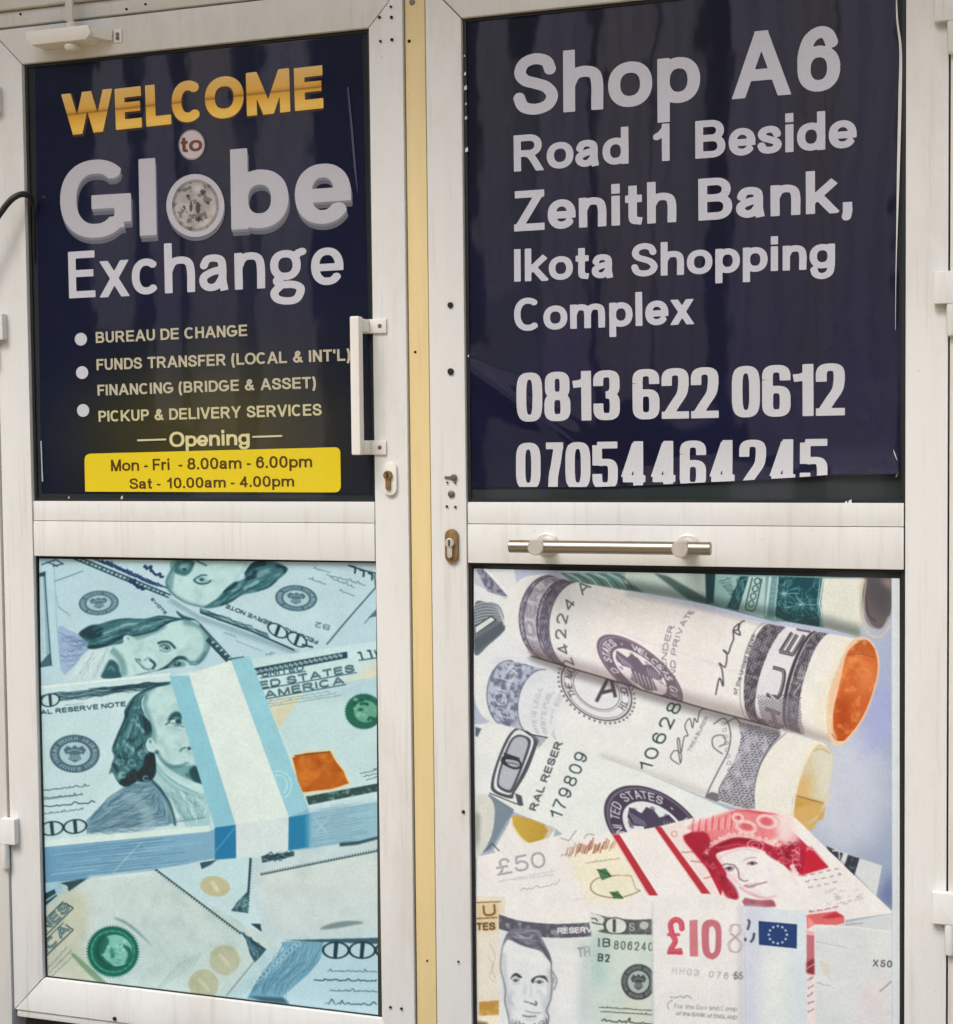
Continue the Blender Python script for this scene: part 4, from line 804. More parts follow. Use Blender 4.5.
    def fbb():
        cv.fill(np.array([(490, 650), (560, 650), (560, 730), (490, 730)]), (196, 206, 222), .5, 10)
        cv.fill(B.band(.05, .165), (176, 186, 206), .95)
        cv.fill(B.band(.05, .165), (88, 98, 126), .75, pat=lambda X, Y: np.clip(fbm(44, 4)(X, Y)*4-1.6, 0, 1))
        for u in (.05, .1, .165): cv.stroke(B.ring(u), 1., (92, 102, 128), .8)
        B.text(cv, .125, .15, .75, .05, 'DOLLA', 1.1, (206, 214, 226), .8)
        for k in range(3): B.text(cv, .235+.035*k, .35, .85, .016, ['NOTE IS LEGA', 'R DEBTS PUBL', 'ATE'][k], .5, (140, 144, 160), .7)
        rs = Roll((0, 0), (1, 0), (0, 1), (1, 1), 0)
        c1 = A4((760, 0))[0]+[-12, -1]
        T2 = type('T', (), {'P': staticmethod(lambda u, v: np.stack([c1[0]+np.asarray(u)*36+np.asarray(v)*2, c1[1]+np.asarray(v)*31+np.asarray(u)*9], -1))})()
        rseal(cv, T2, 0, 0, 1, 1, (104, 94, 108), (214, 220, 226), 'THE NATIONAL BANK OF TH  ', True)
        cv.textline((595, 702), (617, 697), 24, 'A', 3.6, (84, 78, 92), .95, up=(4, -25))
        cv.text(lambda p: A5((200, 420))[0]+(A5((375, 60))[0]-A5((200, 420))[0])*(p[:, :1]/text_width('10628', .3))+np.array([[-14.5, -4]])*p[:, 1:]*.9+np.array([[12, 3]]), '10628', 1.6, (44, 74, 72), .95, 0, .3)
        cv.stroke(A5((255, 455), (290, 462)), 1.2, (60, 84, 84), .9)
        # signature
        cv.stroke(spline(A5((420, 395), (375, 360), (395, 320), (430, 340), (425, 385), (410, 270), (420, 260), (430, 330), (445, 250), (465, 240), (450, 190), (475, 150), (490, 200), (500, 150), (515, 170), (530, 110), (560, 100)), 6), 1.1, (96, 92, 104), .9)
        cv.textline(A5((478, 330))[0], A5((575, 145))[0], 3.4, 'TREASURER', .6, (120, 118, 130), .85)
        # scroll
        cv.stroke(spline(A5((650, 340), (600, 300), (600, 250), (650, 240), (665, 280), (630, 300)), 6), 1.3, (110, 108, 124), .9)
        for o in (0, 60): cv.stroke(spline(A5((600+o, 180), (660+o, 150), (690+o, 220), (680+o, 320), (630+o, 420), (580+o*.9, 520), (560+o*1.3, 570)), 6), 1.3, (96, 96, 112), .9)
        for k in range(9): cv.textline(A5((655-12*k, 470-2*k-26*k*0+(-30*k if k < 0 else 0)))[0]+[6+k*1.4, -k*6.2], A5((675-12*k, 455-2*k))[0]+[6+k*1.4, -k*6.2], 3.4, 'O', .7, (130, 128, 142), .7)
        cv.fill(spline(A5((560, 570), (590, 540), (640, 560), (620, 590)), 4, True), (90, 88, 100), .8)
        eng = np.vstack([spline(A5((735, 190), (745, 260), (720, 350), (680, 430), (635, 540), (640, 585), (810, 640)), 5), spline(A5((815, 600), (830, 450), (880, 330), (953, 230), (880, 200), (740, 170)), 5)])
        cv.fill(eng, (190, 194, 206), 1)
        cv.fill(eng, (66, 66, 84), .85, pat=lambda X, Y: np.clip(wave_pat(70, 2.8, .55, 1.2, 11)(X, Y)*wave_pat(12, 4.2, .72, 1.6, 8)(X, Y)*1.3, 0, 1)*np.clip(fbm(47, 9)(X, Y)*3-.6, .25, 1))
        for k in range(26):
            a = A5((cv.rng.uniform(660, 900), cv.rng.uniform(220, 600)))[0]; t = cv.rng.uniform(0, 6.28); cv.stroke(spline([a, a+[3*math.cos(t), 4*math.sin(t)], a+[8*math.cos(t+.5), 8*math.sin(t+.5)]], 4), .7, (206, 210, 220), .7)
        cv.stroke(spline(A5((815, 600), (830, 450), (880, 330), (953, 235)), 6), 1.2, (90, 90, 106), .9); cv.stroke(spline(A5((832, 600), (845, 455), (895, 340), (953, 262)), 6), .8, (130, 130, 144), .9)
        cv.fill(np.vstack([A5((560, 570), (720, 625), (820, 640)), A6((300, 745), (120, 680)), A5((700, 590), (560, 530), (300, 440), (0, 330), (0, 362))]), (140, 138, 130), .3, 3)
        for k in range(5): cv.fill(np.vstack([A1((340, 480), (560, 545), (880, 640)), A5((220, 0), (560, 100), (953, 205), (953, 225+12*k), (560, 122+9*k), (220, 20+8*k)), A1((880, 662+8*k), (560, 570+8*k), (340, 500))]), (70, 62, 66), .13, 2)
    cv.inside(bp, fbb)
    cv.fill(np.vstack([spline(A6((270, 245), (190, 320), (120, 430), (85, 560), (85, 690)), 5), A6((300, 751), (300, 640), (340, 500), (400, 380), (460, 310))]), (222, 224, 218), 1)
    cv.stroke(spline(A6((270, 245), (190, 320), (120, 430), (85, 560), (85, 690)), 6), .9, (120, 118, 130), .8)
    op = spline(A6((440, 310), (500, 320), (535, 370), (535, 470), (500, 620), (470, 751), (310, 751), (310, 660), (340, 520), (400, 380)), 5, True)
    cv.fill(op, (206, 200, 172), 1)
    def fop():
        cv.fill(A6((310, 600), (500, 660), (480, 760), (300, 760)), (200, 158, 84), .95, 2); cv.fill(A6((320, 520), (420, 480), (400, 640), (310, 610)), (214, 172, 104), .7, 4)
        cv.fill(A6((420, 350), (540, 350), (540, 600), (470, 640)), (214, 218, 210), .7, 4); cv.stroke(A6((330, 612), (490, 655)), 1.3, (140, 104, 60), .8); cv.fill(A9((340, 120), (500, 60), (440, 210), (400, 210)), (196, 158, 96), .7, 3)
    cv.inside(op, fop)
    cv.stroke(spline(A6((500, 320), (450, 308), (395, 375), (345, 500), (312, 640), (305, 751)), 6), 2.2, (232, 222, 196), .95); cv.stroke(spline(A6((425, 350), (470, 340), (520, 365)), 5), 1.6, (196, 180, 140), .9)
    cv.fill(spline(A9((340, 110), (480, 70), (470, 150), (415, 215)), 5, True), (206, 172, 106), 1, 1); cv.fill(spline(A9((400, 180), (470, 130), (540, 40), (540, 0), (500, 60), (460, 150)), 5, True), (206, 204, 196), .9, 1)
    # roll A
    ap = np.vstack([spline(A1((420, 46), (300, 72), (225, 170), (207, 260), (225, 350), (340, 480)), 5), A1((560, 545), (880, 640)), A5((220, 0), (560, 100), (953, 205)), A6((260, 245), (400, 275), (560, 322), (600, 200), (600, 0)), A3((620, 560), (700, 390)), A3((560, 365), (330, 325)), A2((800, 320), (0, 140)), A1((953, 155), (560, 85))])
    cv.fill(ap, (224, 225, 228), 1)
    Ar = Roll((545, 574), (790, 628), (535, 657), (772, 727), 30, 15)
    def fa():
        cv.fill(np.array([(500, 560), (600, 560), (600, 700), (500, 700)]), (214, 222, 228), .6, 14)
        cv.fill(np.array([(600, 600), (720, 630), (700, 700), (580, 670)]), (226, 224, 232), .7, 14)
        cv.fill(Ar.band(.035, .15), (180, 180, 196), 1); cv.fill(Ar.band(.035, .15), (70, 66, 90), .8, pat=lambda X, Y: np.clip(wave_pat(8, 2.8, .5, .8, 7)(X, Y)*.6+fbm(101, 3)(X, Y)*1.6-.6, 0, 1))
        cv.fill(Ar.band(.055, .1), (206, 206, 216), .8); Ar.text(cv, .092, .12, .92, .034, 'FEDERA', 2.1, (96, 90, 112), .9, gap=.25); Ar.text(cv, .092, .12, .92, .034, 'FEDERA', .8, (224, 224, 232), .9, gap=.25)
        for u in (.035, .052, .105, .118, .152): cv.stroke(Ar.ring(u), .9, (84, 80, 102), .85)
        cv.fill(Ar.band(.12, .15), (78, 74, 96), .6, pat=wave_pat(30, 1.5, .5))
        cv.fill(Ar.band(.035, .15, .8, 1), (90, 84, 96), .4, 2); cv.fill(Ar.band(.035, .15, 0, .15), (90, 84, 86), .4, 2)
        cv.textpath([(575, 666), (568, 648), (566, 633), (568, 617), (574, 606), (585, 593), (592, 587)], 10.5, '24224 A', 1.5, (92, 96, 102), .95, .35)
        for k in range(14): cv.scrib(A1((680+20*k, 180+8*(k % 5)))[0], A1((690+20*k, 185+8*(k % 5)))[0], 2, .5, (180, 178, 186), .6, k, 5)
        c2 = A1((905, 570))[0]+[4, -1]
        T3 = type('T', (), {'P': staticmethod(lambda u, v: np.stack([c2[0]+np.asarray(u)*42+np.asarray(v)*10, c2[1]+np.asarray(v)*32+np.asarray(u)*19], -1))})()
        rseal(cv, T3, 0, 0, 1, 1, (118, 104, 124), (222, 222, 230), 'D STATES - WELCSAS OO - ')
        eagle(cv, T3, 0, 0, 1.1, 1.1, (110, 98, 120), (216, 216, 226))
        Ar.text(cv, .615, .33, .86, .02, 'AL TENDER', .8, (110, 106, 118), .9); Ar.text(cv, .65, .14, .86, .02, 'IC AND PRIVATE', .8, (110, 106, 118), .9)
        cv.stroke(spline(A2((480, 688), (500, 600), (520, 640), (515, 560), (500, 520), (530, 540), (540, 470), (520, 450), (545, 470), (560, 430), (575, 390), (575, 340), (605, 310), (600, 340), (575, 350), (610, 370), (600, 330), (620, 300), (635, 295)), 6), 1.3, (62, 60, 72), .9)
        cv.textline(A2((590, 688))[0], A2((690, 365))[0], 4., 'of the United States.', .75, (96, 94, 106), .9)
        cv.stroke(Ar.ring(.905, 0, 1), .8, (130, 128, 142), .8)
        cv.fill(Ar.band(.92, 1.0), (150, 148, 160), 1); cv.fill(Ar.band(.92, 1.0), (56, 52, 66), .85, pat=lambda X, Y: np.clip(wave_pat(40, 3., .5, .9, 8)(X, Y)*.6+fbm(103, 3.4)(X, Y)*1.6-.6, 0, 1))
        A9r = Roll(A3((345, 325))[0], A3((560, 365))[0], A5((850, 150))[0], A6((375, 262))[0], 14, 14)
        cv.fill(A9r.band(0, .7), (216, 218, 226), 1)
        A9r.text(cv, .57, .04, .97, .34, 'HUEI', 3.6, (70, 66, 80), .92, gap=.3); A9r.text(cv, .55, .04, .97, .3, 'HUEI', .9, (206, 206, 214), .7, gap=.3)
        cv.fill(A9r.band(.62, .7), (70, 66, 80), .95); cv.fill(A9r.band(.72, .98), (150, 148, 158), 1); cv.fill(A9r.band(.72, .98), (54, 50, 64), .85, pat=lambda X, Y: np.clip(wave_pat(28, 2.8, .5, .8, 8)(X, Y)*.6+fbm(105, 3)(X, Y)*1.6-.6, 0, 1))
        A9r.text(cv, .94, .4, .75, .12, 'ONE', .9, (220, 220, 226), .7)
        cv.fill(A6((100, 60), (340, 40), (360, 250), (260, 240), (130, 180)), (168, 166, 178), .5); cv.fill(A6((95, 30), (350, 20), (375, 262), (130, 190)), (60, 58, 74), .75, pat=lambda X, Y: wave_pat(-35, 2.2, .5, .6, 7)(X, Y)*wave_pat(50, 2.6, .6, .5)(X, Y)); cv.fill(A6((155, 0), (230, 75), (180, 40)), (220, 220, 226), .9)
        cv.fill(np.vstack([A3((560, 365), (700, 388), (620, 560), (560, 688), (545, 700)), A6((500, 120), (520, 250), (560, 322), (400, 275), (360, 200), (350, 60)), A3((410, 688), (440, 540), (500, 440))]), (224, 226, 222), 1)
        cv.fill(np.vstack([A3((640, 375), (705, 388), (600, 600), (548, 690)), A6((500, 250), (440, 270), (440, 60)), A3((530, 600))]), (236, 222, 204), .8, 4)
        for k in range(5): cv.fill(np.vstack([A1((340, 480), (560, 545), (880, 640)), A5((220, 0), (560, 100), (953, 205)), A6((400, 275), (540, 310), (540, 300-10*k), (400, 255-12*k)), A5((953, 180-16*k), (560, 78-14*k), (220, -20-12*k)), A1((880, 618-10*k), (560, 520-10*k), (340, 455-8*k))]), (110, 92, 92), .11, 2.5)
        cv.fill(np.vstack([A2((0, 140), (400, 215), (800, 320), (800, 345), (400, 240), (0, 165))]), (110, 110, 110), .25, 1.8)
    cv.inside(ap, fa)
    cv.stroke(np.vstack([A1((350, 482), (560, 545), (880, 640)), A5((220, 0), (560, 100), (953, 205))]), 1.6, (58, 48, 50), .8, .4)
    # orange mouth of roll A
    mouth = spline(np.vstack([A3((700, 385), (760, 390), (805, 450), (818, 540), (800, 640)), A6((740, 110), (680, 220), (610, 300), (560, 320), (515, 270), (500, 170)), A3((548, 688), (590, 560), (650, 430))]), 6, True)
    cv.fill(mouth, (236, 196, 164), 1)
    m2 = spline(np.vstack([A3((715, 405), (765, 410), (800, 470), (808, 560), (785, 660)), A6((730, 110), (670, 215), (600, 292), (565, 290), (540, 230), (540, 120)), A3((595, 680), (620, 570), (650, 460))]), 6, True)
    cv.fill(m2, (196, 104, 50), 1)
    def fm():
        cv.fill(A3((640, 480), (790, 480), (600, 690), (560, 690)), (232, 142, 76), .8, 3)
        cv.fill(spline(np.vstack([A3((790, 480), (700, 500), (640, 580), (600, 690)), A6((540, 200), (600, 300), (780, 100)), A3((810, 560))]), 5, True), (206, 106, 50), .9, 1.2)
        cv.fill(A6((540, 60), (640, 40), (640, 260), (560, 300)), (176, 72, 26), .7, 5)
        cv.fill(A3((700, 540), (805, 500), (800, 640), (720, 690)), (232, 146, 92), .7, 6)
        cv.fill(m2, (244, 176, 120), .5, pat=lambda X, Y: np.clip(fbm(51, 6)(X, Y)*3.2-1.6, 0, 1))
        cv.stroke(spline(A3((640, 478), (720, 470), (795, 490)), 6), 1.2, (168, 84, 40), .7)
    cv.inside(m2, fm)
    cv.stroke(spline(A3((700, 405), (750, 400), (795, 450)), 5), 1.2, (150, 90, 60), .6); cv.stroke(spline(A6((512, 60), (515, 200), (550, 290), (600, 298)), 6), 1.3, (250, 206, 176), .9); cv.stroke(spline(A6((530, 250), (560, 290), (610, 280)), 5), .9, (130, 60, 30), .7)
    for k in range(9):
        t = cv.rng.uniform(0, 1); p = np.array([640+120*t, 640+40*t]); cv.stroke(spline([p+[-30, -12], p, p+[34, 10]], 5), .5, (206, 204, 212), .4)
    # --- pound notes
    blu = A9((510, 295), (700, 365), (805, 400), (775, 560), (660, 440))
    cv.fill(A9((775, 560), (860, 430), (900, 560), (860, 650)), (104, 118, 168), .8, 5)
    cv.fill(blu, (206, 212, 216), 1); cv.fill(A9((510, 295), (600, 335), (585, 375), (520, 320)), (52, 62, 78), .95); cv.stroke(spline(A9((540, 320), (575, 325), (580, 365)), 5), 1.4, (200, 206, 214), .9)
    cv.fill(A9((625, 340), (685, 362), (655, 450), (605, 400)), (48, 58, 76), .95); cv.fill(A9((625, 340), (685, 362), (655, 450), (605, 400)), (150, 160, 172), .6, pat=lambda X, Y: np.clip(fbm(61, 3)(X, Y)*4-2, 0, 1)); cv.stroke(A9((683, 358), (655, 452)), 1.4, (56, 64, 80), .9)
    fifty = A7((65, 300), (150, 280), (520, 180), (640, 190), (790, 180), (953, 480), (1250, 660), (1250, 760), (670, 760), (60, 760), (60, 540))
    cv.fill(fifty, (224, 228, 230), 1)
    cv.fill(A7((540, 310), (800, 200), (950, 470), (820, 560), (640, 530)), (236, 224, 198), .8, 5)
    cv.textline(A7((172, 400))[0], A7((432, 352))[0], 16, '£50', 2.1, (140, 142, 152), .95, gap=.14)
    cv.textline(A7((172, 400))[0]+[-.5, -.4], A7((432, 352))[0]+[-.5, -.4], 16, '£50', .7, (206, 210, 216), .8, gap=.14)
    for k in range(2): cv.scrib(A7((175+70*k, 435-10*k))[0], A7((475, 375+22*k))[0], 2, .45, (168, 168, 176), .8, k)
    cv.scrib(A7((295, 480))[0], A7((500, 445))[0], 6, .8, (160, 160, 170), .9, 12)
    cv.stroke(A7((505, 200), (550, 215), (590, 160)), 1.2, (150, 148, 154), .8); cv.stroke(spline(A7((630, 205), (650, 180), (685, 185)), 4), 1.2, (150, 148, 154), .8)
    for k in range(22):
        a = A7((540+12*k, 275-2.2*k+cv.rng.uniform(-14, 14)))[0]; cv.stroke(spline([a+[-1, 5], a+[.5, 0], a+[1.5, -5+cv.rng.uniform(-3, 3)]], 4), 1.5 if 4 < k < 18 else .8, [(150, 88, 64), (178, 120, 90)][k % 2], .85)
    cv.scrib(A7((510, 300))[0], A7((560, 290))[0], 5, .8, (170, 120, 100), .7, 5); cv.scrib(A7((640, 335))[0], A7((820, 310))[0], 1.6, .6, (150, 140, 120), .8, 6)
    cv.stroke(spline(A7((800, 398), (700, 415), (665, 460), (700, 500), (800, 518), (880, 500), (930, 478)), 6), 1.1, (120, 116, 92), .85); cv.stroke(A7((795, 398), (880, 400), (905, 470), (930, 478)), .9, (150, 138, 108), .8)
    for q in (((700, 370), (745, 360), (778, 405), (725, 425)), ((768, 490), (810, 480), (840, 522), (790, 522))): cv.fill(A7(*q), (66, 122, 84), .9); cv.scrib(A7(q[0])[0], A7(q[2])[0], 4, .8, (24, 72, 46), .8, 3, 8)
    cv.scrib(A7((570, 530))[0], A7((640, 520))[0], 2, .4, (190, 180, 170), .8, 14)
    # red note
    red = np.vstack([A8((65, 235), (300, 195), (560, 130), (720, 100)), A9((100, 100), (250, 110), (330, 140), (860, 650), (600, 690)), A8((953, 760), (800, 760), (560, 700), (300, 600), (240, 500))])
    cv.fill(red, (226, 226, 228), 1)
    cv.fill(A8((65, 235), (103, 235), (308, 558), (262, 558)), (188, 54, 72), 1); cv.fill(A8((290, 195), (325, 195), (588, 550), (540, 548)), (188, 54, 72), 1)
    cv.stroke(A8((60, 235), (255, 558)), 1, (238, 176, 176), .8); cv.stroke(A8((286, 195), (535, 548)), 1, (238, 176, 176), .8)
    cv.fill(A8((330, 195), (440, 165), (560, 400), (700, 560), (590, 550)), (238, 214, 212), .9, 1)
    cv.stroke(ell(*A8((393, 232))[0], 2.6, 2.6), .9, (190, 130, 136), .8)
    for q in (((430, 330), (520, 325)), ((480, 375), (560, 385)), ((550, 468), (610, 452))): cv.stroke(A8(*q), 1, (150, 100, 110), .8)
    bgp = np.vstack([A8((440, 245), (590, 165), (720, 105)), A9((100, 105), (240, 125), (340, 225), (522, 408), (345, 460)), A8((953, 390), (940, 250), (700, 340), (640, 560), (560, 400))])
    cv.fill(bgp, (196, 44, 76), 1)
    cv.fill(A9((235, 300), (345, 225), (330, 150), (200, 120), (200, 300)), (236, 196, 196), .85, 3); cv.fill(A8((590, 160), (720, 100), (953, 130), (953, 240), (700, 280), (560, 220)), (226, 120, 130), .8, 2)
    for k in range(26): cv.stroke(spline(A8((560+9*k, 175+cv.rng.uniform(-20, 20)), (575+10*k, 200), (590+11*k, 240+cv.rng.uniform(-10, 20))), 4), .9, [(240, 200, 200), (186, 44, 66)][k % 2], .75)
    for c, r in (((780, 185), 7), ((880, 170), 9), ((930, 165), 7)): cv.stroke(ell(*A8(c)[0], r, r*.7, 20), 2, (240, 206, 204), .9); cv.stroke(ell(*A8(c)[0], r*.6, r*.4, 20), 1.4, (190, 56, 76), .7)
    cv.fill(A9((290, 320), (430, 300), (522, 408), (345, 460)), (204, 30, 64), .9, 1); cv.textline(A9((325, 340))[0], A9((440, 318))[0], 4.5, 'YV.K', 1., (240, 190, 196), .8)
    cv.fill(A8((440, 240), (580, 220), (580, 300), (640, 400), (560, 400)), (170, 30, 62), .9, 1.5)
    # crowned head on the red note, soft tones
    z = Zoom(cv, 680, 810, 7.94); RD1, RD2, PK, WHT = (176, 30, 66), (150, 22, 54), (240, 190, 192), (232, 227, 230)
    z.f([(60, 130), (240, 60), (450, 5), (640, 30), (770, 60), (790, 200), (640, 220), (430, 200), (250, 260), (190, 300), (120, 190)], (228, 140, 146), .85, 1.4)
    for k in range(22): x = 90+k*17; z.s([(x+20, 70-k*2+cv.rng.uniform(-10, 20)), (x+14, 110), (x+cv.rng.uniform(0, 20), 170-k)], 7, [(214, 60, 80), PK, (240, 210, 208)][k % 3], .75, .3)
    for x, y, rx, ry in ((528, 135, 76, 42), (690, 90, 74, 46), (460, 60, 40, 26)):
        c = z.p([(x, y)])[0]; cv.stroke(ell(c[0], c[1], rx/7.94, ry/7.94, 12), 2.6, (242, 208, 206), .85, .4); cv.fill(ell(c[0], c[1], rx/13, ry/13, 12), (204, 70, 92), .5, .7)
    z.f([(760, 40), (900, 100), (960, 180), (900, 300), (800, 260), (760, 150)], (228, 216, 216), .8, 3)
    z.f([(30, 215), (190, 172), (250, 260), (260, 340), (310, 520), (460, 690), (380, 680), (230, 480), (120, 350)], RD1, .95, .8)
    z.s([(224, 420), (250, 345), (330, 290), (480, 248), (620, 276), (760, 330), (850, 410)], 62, RD1, .95, .7); z.f([(680, 330), (800, 280), (980, 300), (980, 460), (920, 545), (870, 500), (820, 420), (750, 392)], RD1, .95, .8)
    z.s([(280, 318), (350, 270), (450, 232), (560, 240), (650, 292)], 30, RD2, .9, .5)
    z.f([(215, 380), (292, 338), (305, 420), (365, 520), (442, 620), (462, 700), (370, 690), (306, 560), (228, 470)], (172, 34, 66), .9, .9)
    z.s([(206, 360), (240, 290), (330, 236), (430, 204), (560, 214), (700, 250), (790, 290)], 26, PK, .85, .5)
    for k in range(17): t = k/16; q = spline([(206, 352), (240, 285), (330, 228), (430, 196), (560, 206), (700, 242), (790, 282)], 8); q = q[int(t*(len(q)-1))]; z.e(q[0], q[1]-6*(k % 2), 15, 17, (246, 222, 220), .85, .3); z.e(q[0], q[1], 6, 7, (200, 70, 90), .6, .25)
    for k in range(12): z.s([(290+26*k, 290-abs(6-k)*-5-22), (302+26*k, 268-abs(6-k)*-5), (316+26*k, 284-abs(6-k)*-5-10)], 7, (222, 130, 142), .8, .25)
    c = z.p([(600, 280)])[0]; cv.stroke(ell(c[0], c[1], 8, 5, 10), 1.3, PK, .8, .25); cv.stroke(ell(c[0], c[1], 4, 2.6, 10), 1., PK, .7, .25)
    z.curls([(690, 330), (800, 270), (940, 300), (940, 520), (880, 500), (800, 400)], 46, 26, [PK, (120, 16, 44), (214, 90, 110)], 9, 6)
    z.curls([(190, 300), (260, 260), (260, 400), (330, 520), (440, 690), (330, 600), (220, 440)], 26, 24, [(214, 100, 116), (130, 16, 46)], 9, 8)
    fc_ = [(288, 352), (400, 312), (520, 292), (640, 322), (730, 392), (840, 450), (870, 560), (810, 660), (700, 694), (600, 684), (500, 622), (400, 540), (334, 440)]
    z.f(fc_, WHT, 1, .4); z.f([(720, 500), (860, 470), (990, 560), (1000, 740), (800, 780), (740, 690)], (228, 228, 231), .95, 1.2)
    def fcf():
        z.s([(300, 360), (350, 480), (440, 580), (540, 660), (660, 700)], 40, (216, 170, 184), .6, 1.2); z.s([(480, 500), (500, 540)], 30, (214, 196, 208), .7, 1); z.s([(700, 420), (740, 520), (720, 620)], 50, (218, 214, 222), .7, 2.2); z.s([(560, 640), (640, 650)], 26, (222, 204, 214), .7, 1.2); z.s([(420, 500), (460, 580)], 26, (222, 200, 212), .7, 1.2)
        z.s([(320, 370), (420, 326), (520, 308), (640, 336)], 16, (214, 176, 188), .6, .8)
    cv.inside(spline(z.p(fc_), 6, True), fcf)
    z.s([(326, 442), (370, 428), (436, 438)], 8, (84, 58, 78), .85, .3); z.s([(432, 438), (462, 480), (468, 530), (484, 556)], 8, (96, 62, 84), .85, .35); z.s([(484, 552), (512, 564), (542, 558)], 8, (104, 70, 92), .8, .35)
    z.e(392, 466, 38, 15, (150, 124, 142), .7, .4); z.e(392, 464, 15, 12, (60, 42, 62), .9, .3); z.s([(352, 470), (392, 450), (432, 462)], 6, (70, 50, 70), .9, .25); z.s([(368, 484), (400, 486), (424, 476)], 5, (150, 120, 138), .8, .25)
    z.s([(500, 404), (545, 380), (610, 376)], 7, (150, 126, 144), .75, .35); z.e(574, 424, 40, 14, (160, 138, 154), .7, .4); z.e(574, 424, 15, 12, (64, 46, 66), .9, .3); z.s([(530, 432), (572, 410), (616, 424)], 6, (80, 58, 78), .9, .25)
    z.s([(508, 598), (545, 604), (600, 594), (692, 570)], 8, (110, 66, 90), .85, .3); z.s([(530, 612), (560, 614), (600, 604)], 12, (170, 120, 140), .7, .4); z.s([(520, 590), (560, 584), (620, 580)], 8, (190, 150, 166), .6, .4)
    z.s([(470, 612), (550, 662), (660, 696), (770, 682)], 10, (196, 130, 148), .7, .5); z.f([(512, 700), (560, 706), (640, 716), (730, 712), (756, 745), (740, 768), (512, 762)], (166, 74, 98), .9, .5); z.s([(560, 720), (600, 750)], 16, (120, 40, 66), .6, .5)
    for k in range(6): cv.fill(ell(*A9((330+10*(k % 3), 405+18*k))[0], 2.6, 2.4), (236, 214, 216), .9)
    for j in range(3):
        for k in range(5-j//2): a = A9((385+42*k+16*j, 458-9*k+30*j))[0]; cv.scrib(a, a+[4.2, -1], 3, .8, (150, 120, 130), .8, j*7+k, 6)
    for k in range(30): a = A9((500+cv.rng.uniform(0, 200), 530+cv.rng.uniform(0, 80)))[0]; cv.scrib(a, a+[4, -1.5], 3.5, .5, (160, 150, 160), .55, k, 6)
    for k in range(60): a = A9((420+cv.rng.uniform(0, 300), 440+cv.rng.uniform(0, 200)))[0]; cv.stroke([a, a+[3, -1]], .4, (206, 180, 186), .5)
    cv.stroke(A9((340, 145), (600, 400), (858, 645)), 1.2, (236, 232, 230), .9)
    # --- lower row, from left to right
    tan = A10((60, 10), (215, 15), (180, 860), (60, 860))
    cv.fill(tan, (220, 216, 204), 1); cv.fill(A10((60, 40), (190, 40), (175, 200), (60, 200)), (214, 188, 134), .6, 2)
    cv.stroke(A10((60, 45), (190, 40)), 1, (120, 92, 54), .9); cv.textline(A10((98, 118))[0], A10((165, 112))[0], 11, 'U', 2, (120, 92, 54), .95); cv.stroke(A10((60, 130), (172, 124)), 1.2, (120, 92, 54), .9); cv.textline(A10((64, 192))[0], A10((160, 188))[0], 7, 'TES', 1.7, (96, 76, 50), .95)
    cv.stroke(spline(A10((130, 260), (160, 330), (140, 400), (165, 450)), 6), .8, (190, 178, 156), .8); cv.stroke(spline(A10((120, 330), (150, 380), (130, 440), (168, 470)), 6), .7, (190, 178, 156), .8)
    cv.fill(A10((75, 570), (180, 562), (180, 640), (75, 645)), (186, 142, 62), .95); cv.fill(A10((75, 570), (180, 562), (180, 640), (75, 645)), (214, 180, 110), .7, pat=lambda X, Y: np.clip(fbm(71, 4)(X, Y)*3-1, 0, 1)); cv.fill(A10((70, 645), (180, 640), (180, 700), (70, 700)), (230, 220, 200), .9, 1)
    cv.fill(A10((60, 670), (120, 680), (150, 860), (60, 860)), (110, 90, 60), .8, 1)
    # five with the bearded portrait
    five = np.vstack([spline(A10((180, 105), (300, 140), (480, 155), (672, 148)), 5), A10((680, 860), (180, 860))])
    cv.fill(five, (216, 222, 224), 1); cv.fill(A10((600, 240), (672, 240), (672, 688), (600, 688)), (190, 206, 206), .8, 4); cv.fill(A10((480, 300), (600, 300), (560, 640), (470, 640)), (226, 230, 232), .8, 5)
    hd = np.vstack([spline(A10((180, 108), (300, 142), (480, 158), (668, 150)), 5), spline(A10((668, 225), (480, 232), (300, 215), (180, 185)), 5)])
    cv.fill(hd, (92, 94, 110), 1); cv.fill(hd, (170, 174, 184), .7, pat=lambda X, Y: np.clip(fbm(73, 4)(X, Y)*4-1.9, 0, 1)); cv.textline(A10((492, 208))[0], A10((672, 203))[0], 5.4, 'RESERV', 1.5, (226, 228, 232), .95)
    cv.textline(A10((600, 335))[0], A10((664, 328))[0], 9, 'TH', 1.8, (150, 156, 166), .9); cv.stroke(A10((596, 285), (664, 278)), 1.2, (150, 156, 166), .8)
    z = Zoom(cv, 495, 920, 9.843); D1, D2, D3 = (72, 76, 94), (128, 134, 148), (178, 186, 196)
    z.f([(100, 200), (300, 230), (500, 360), (552, 500), (548, 760), (510, 900), (520, 1100), (150, 1100), (105, 800), (70, 520), (66, 330)], (218, 225, 228), 1, .6)
    z.s([(84, 330), (92, 520), (120, 760), (150, 960)], 50, D3, .55, 1.3); z.s([(540, 480), (540, 700), (505, 860), (500, 1000)], 50, D3, .6, 1.3); z.s([(300, 620), (290, 740)], 24, D3, .5, 1.2); z.s([(420, 690), (470, 760), (480, 860)], 34, D3, .5, 1.4); z.s([(180, 690), (150, 780), (190, 880)], 34, D3, .5, 1.4); z.s([(200, 350), (330, 380), (460, 400)], 40, (230, 234, 236), .6, 2)
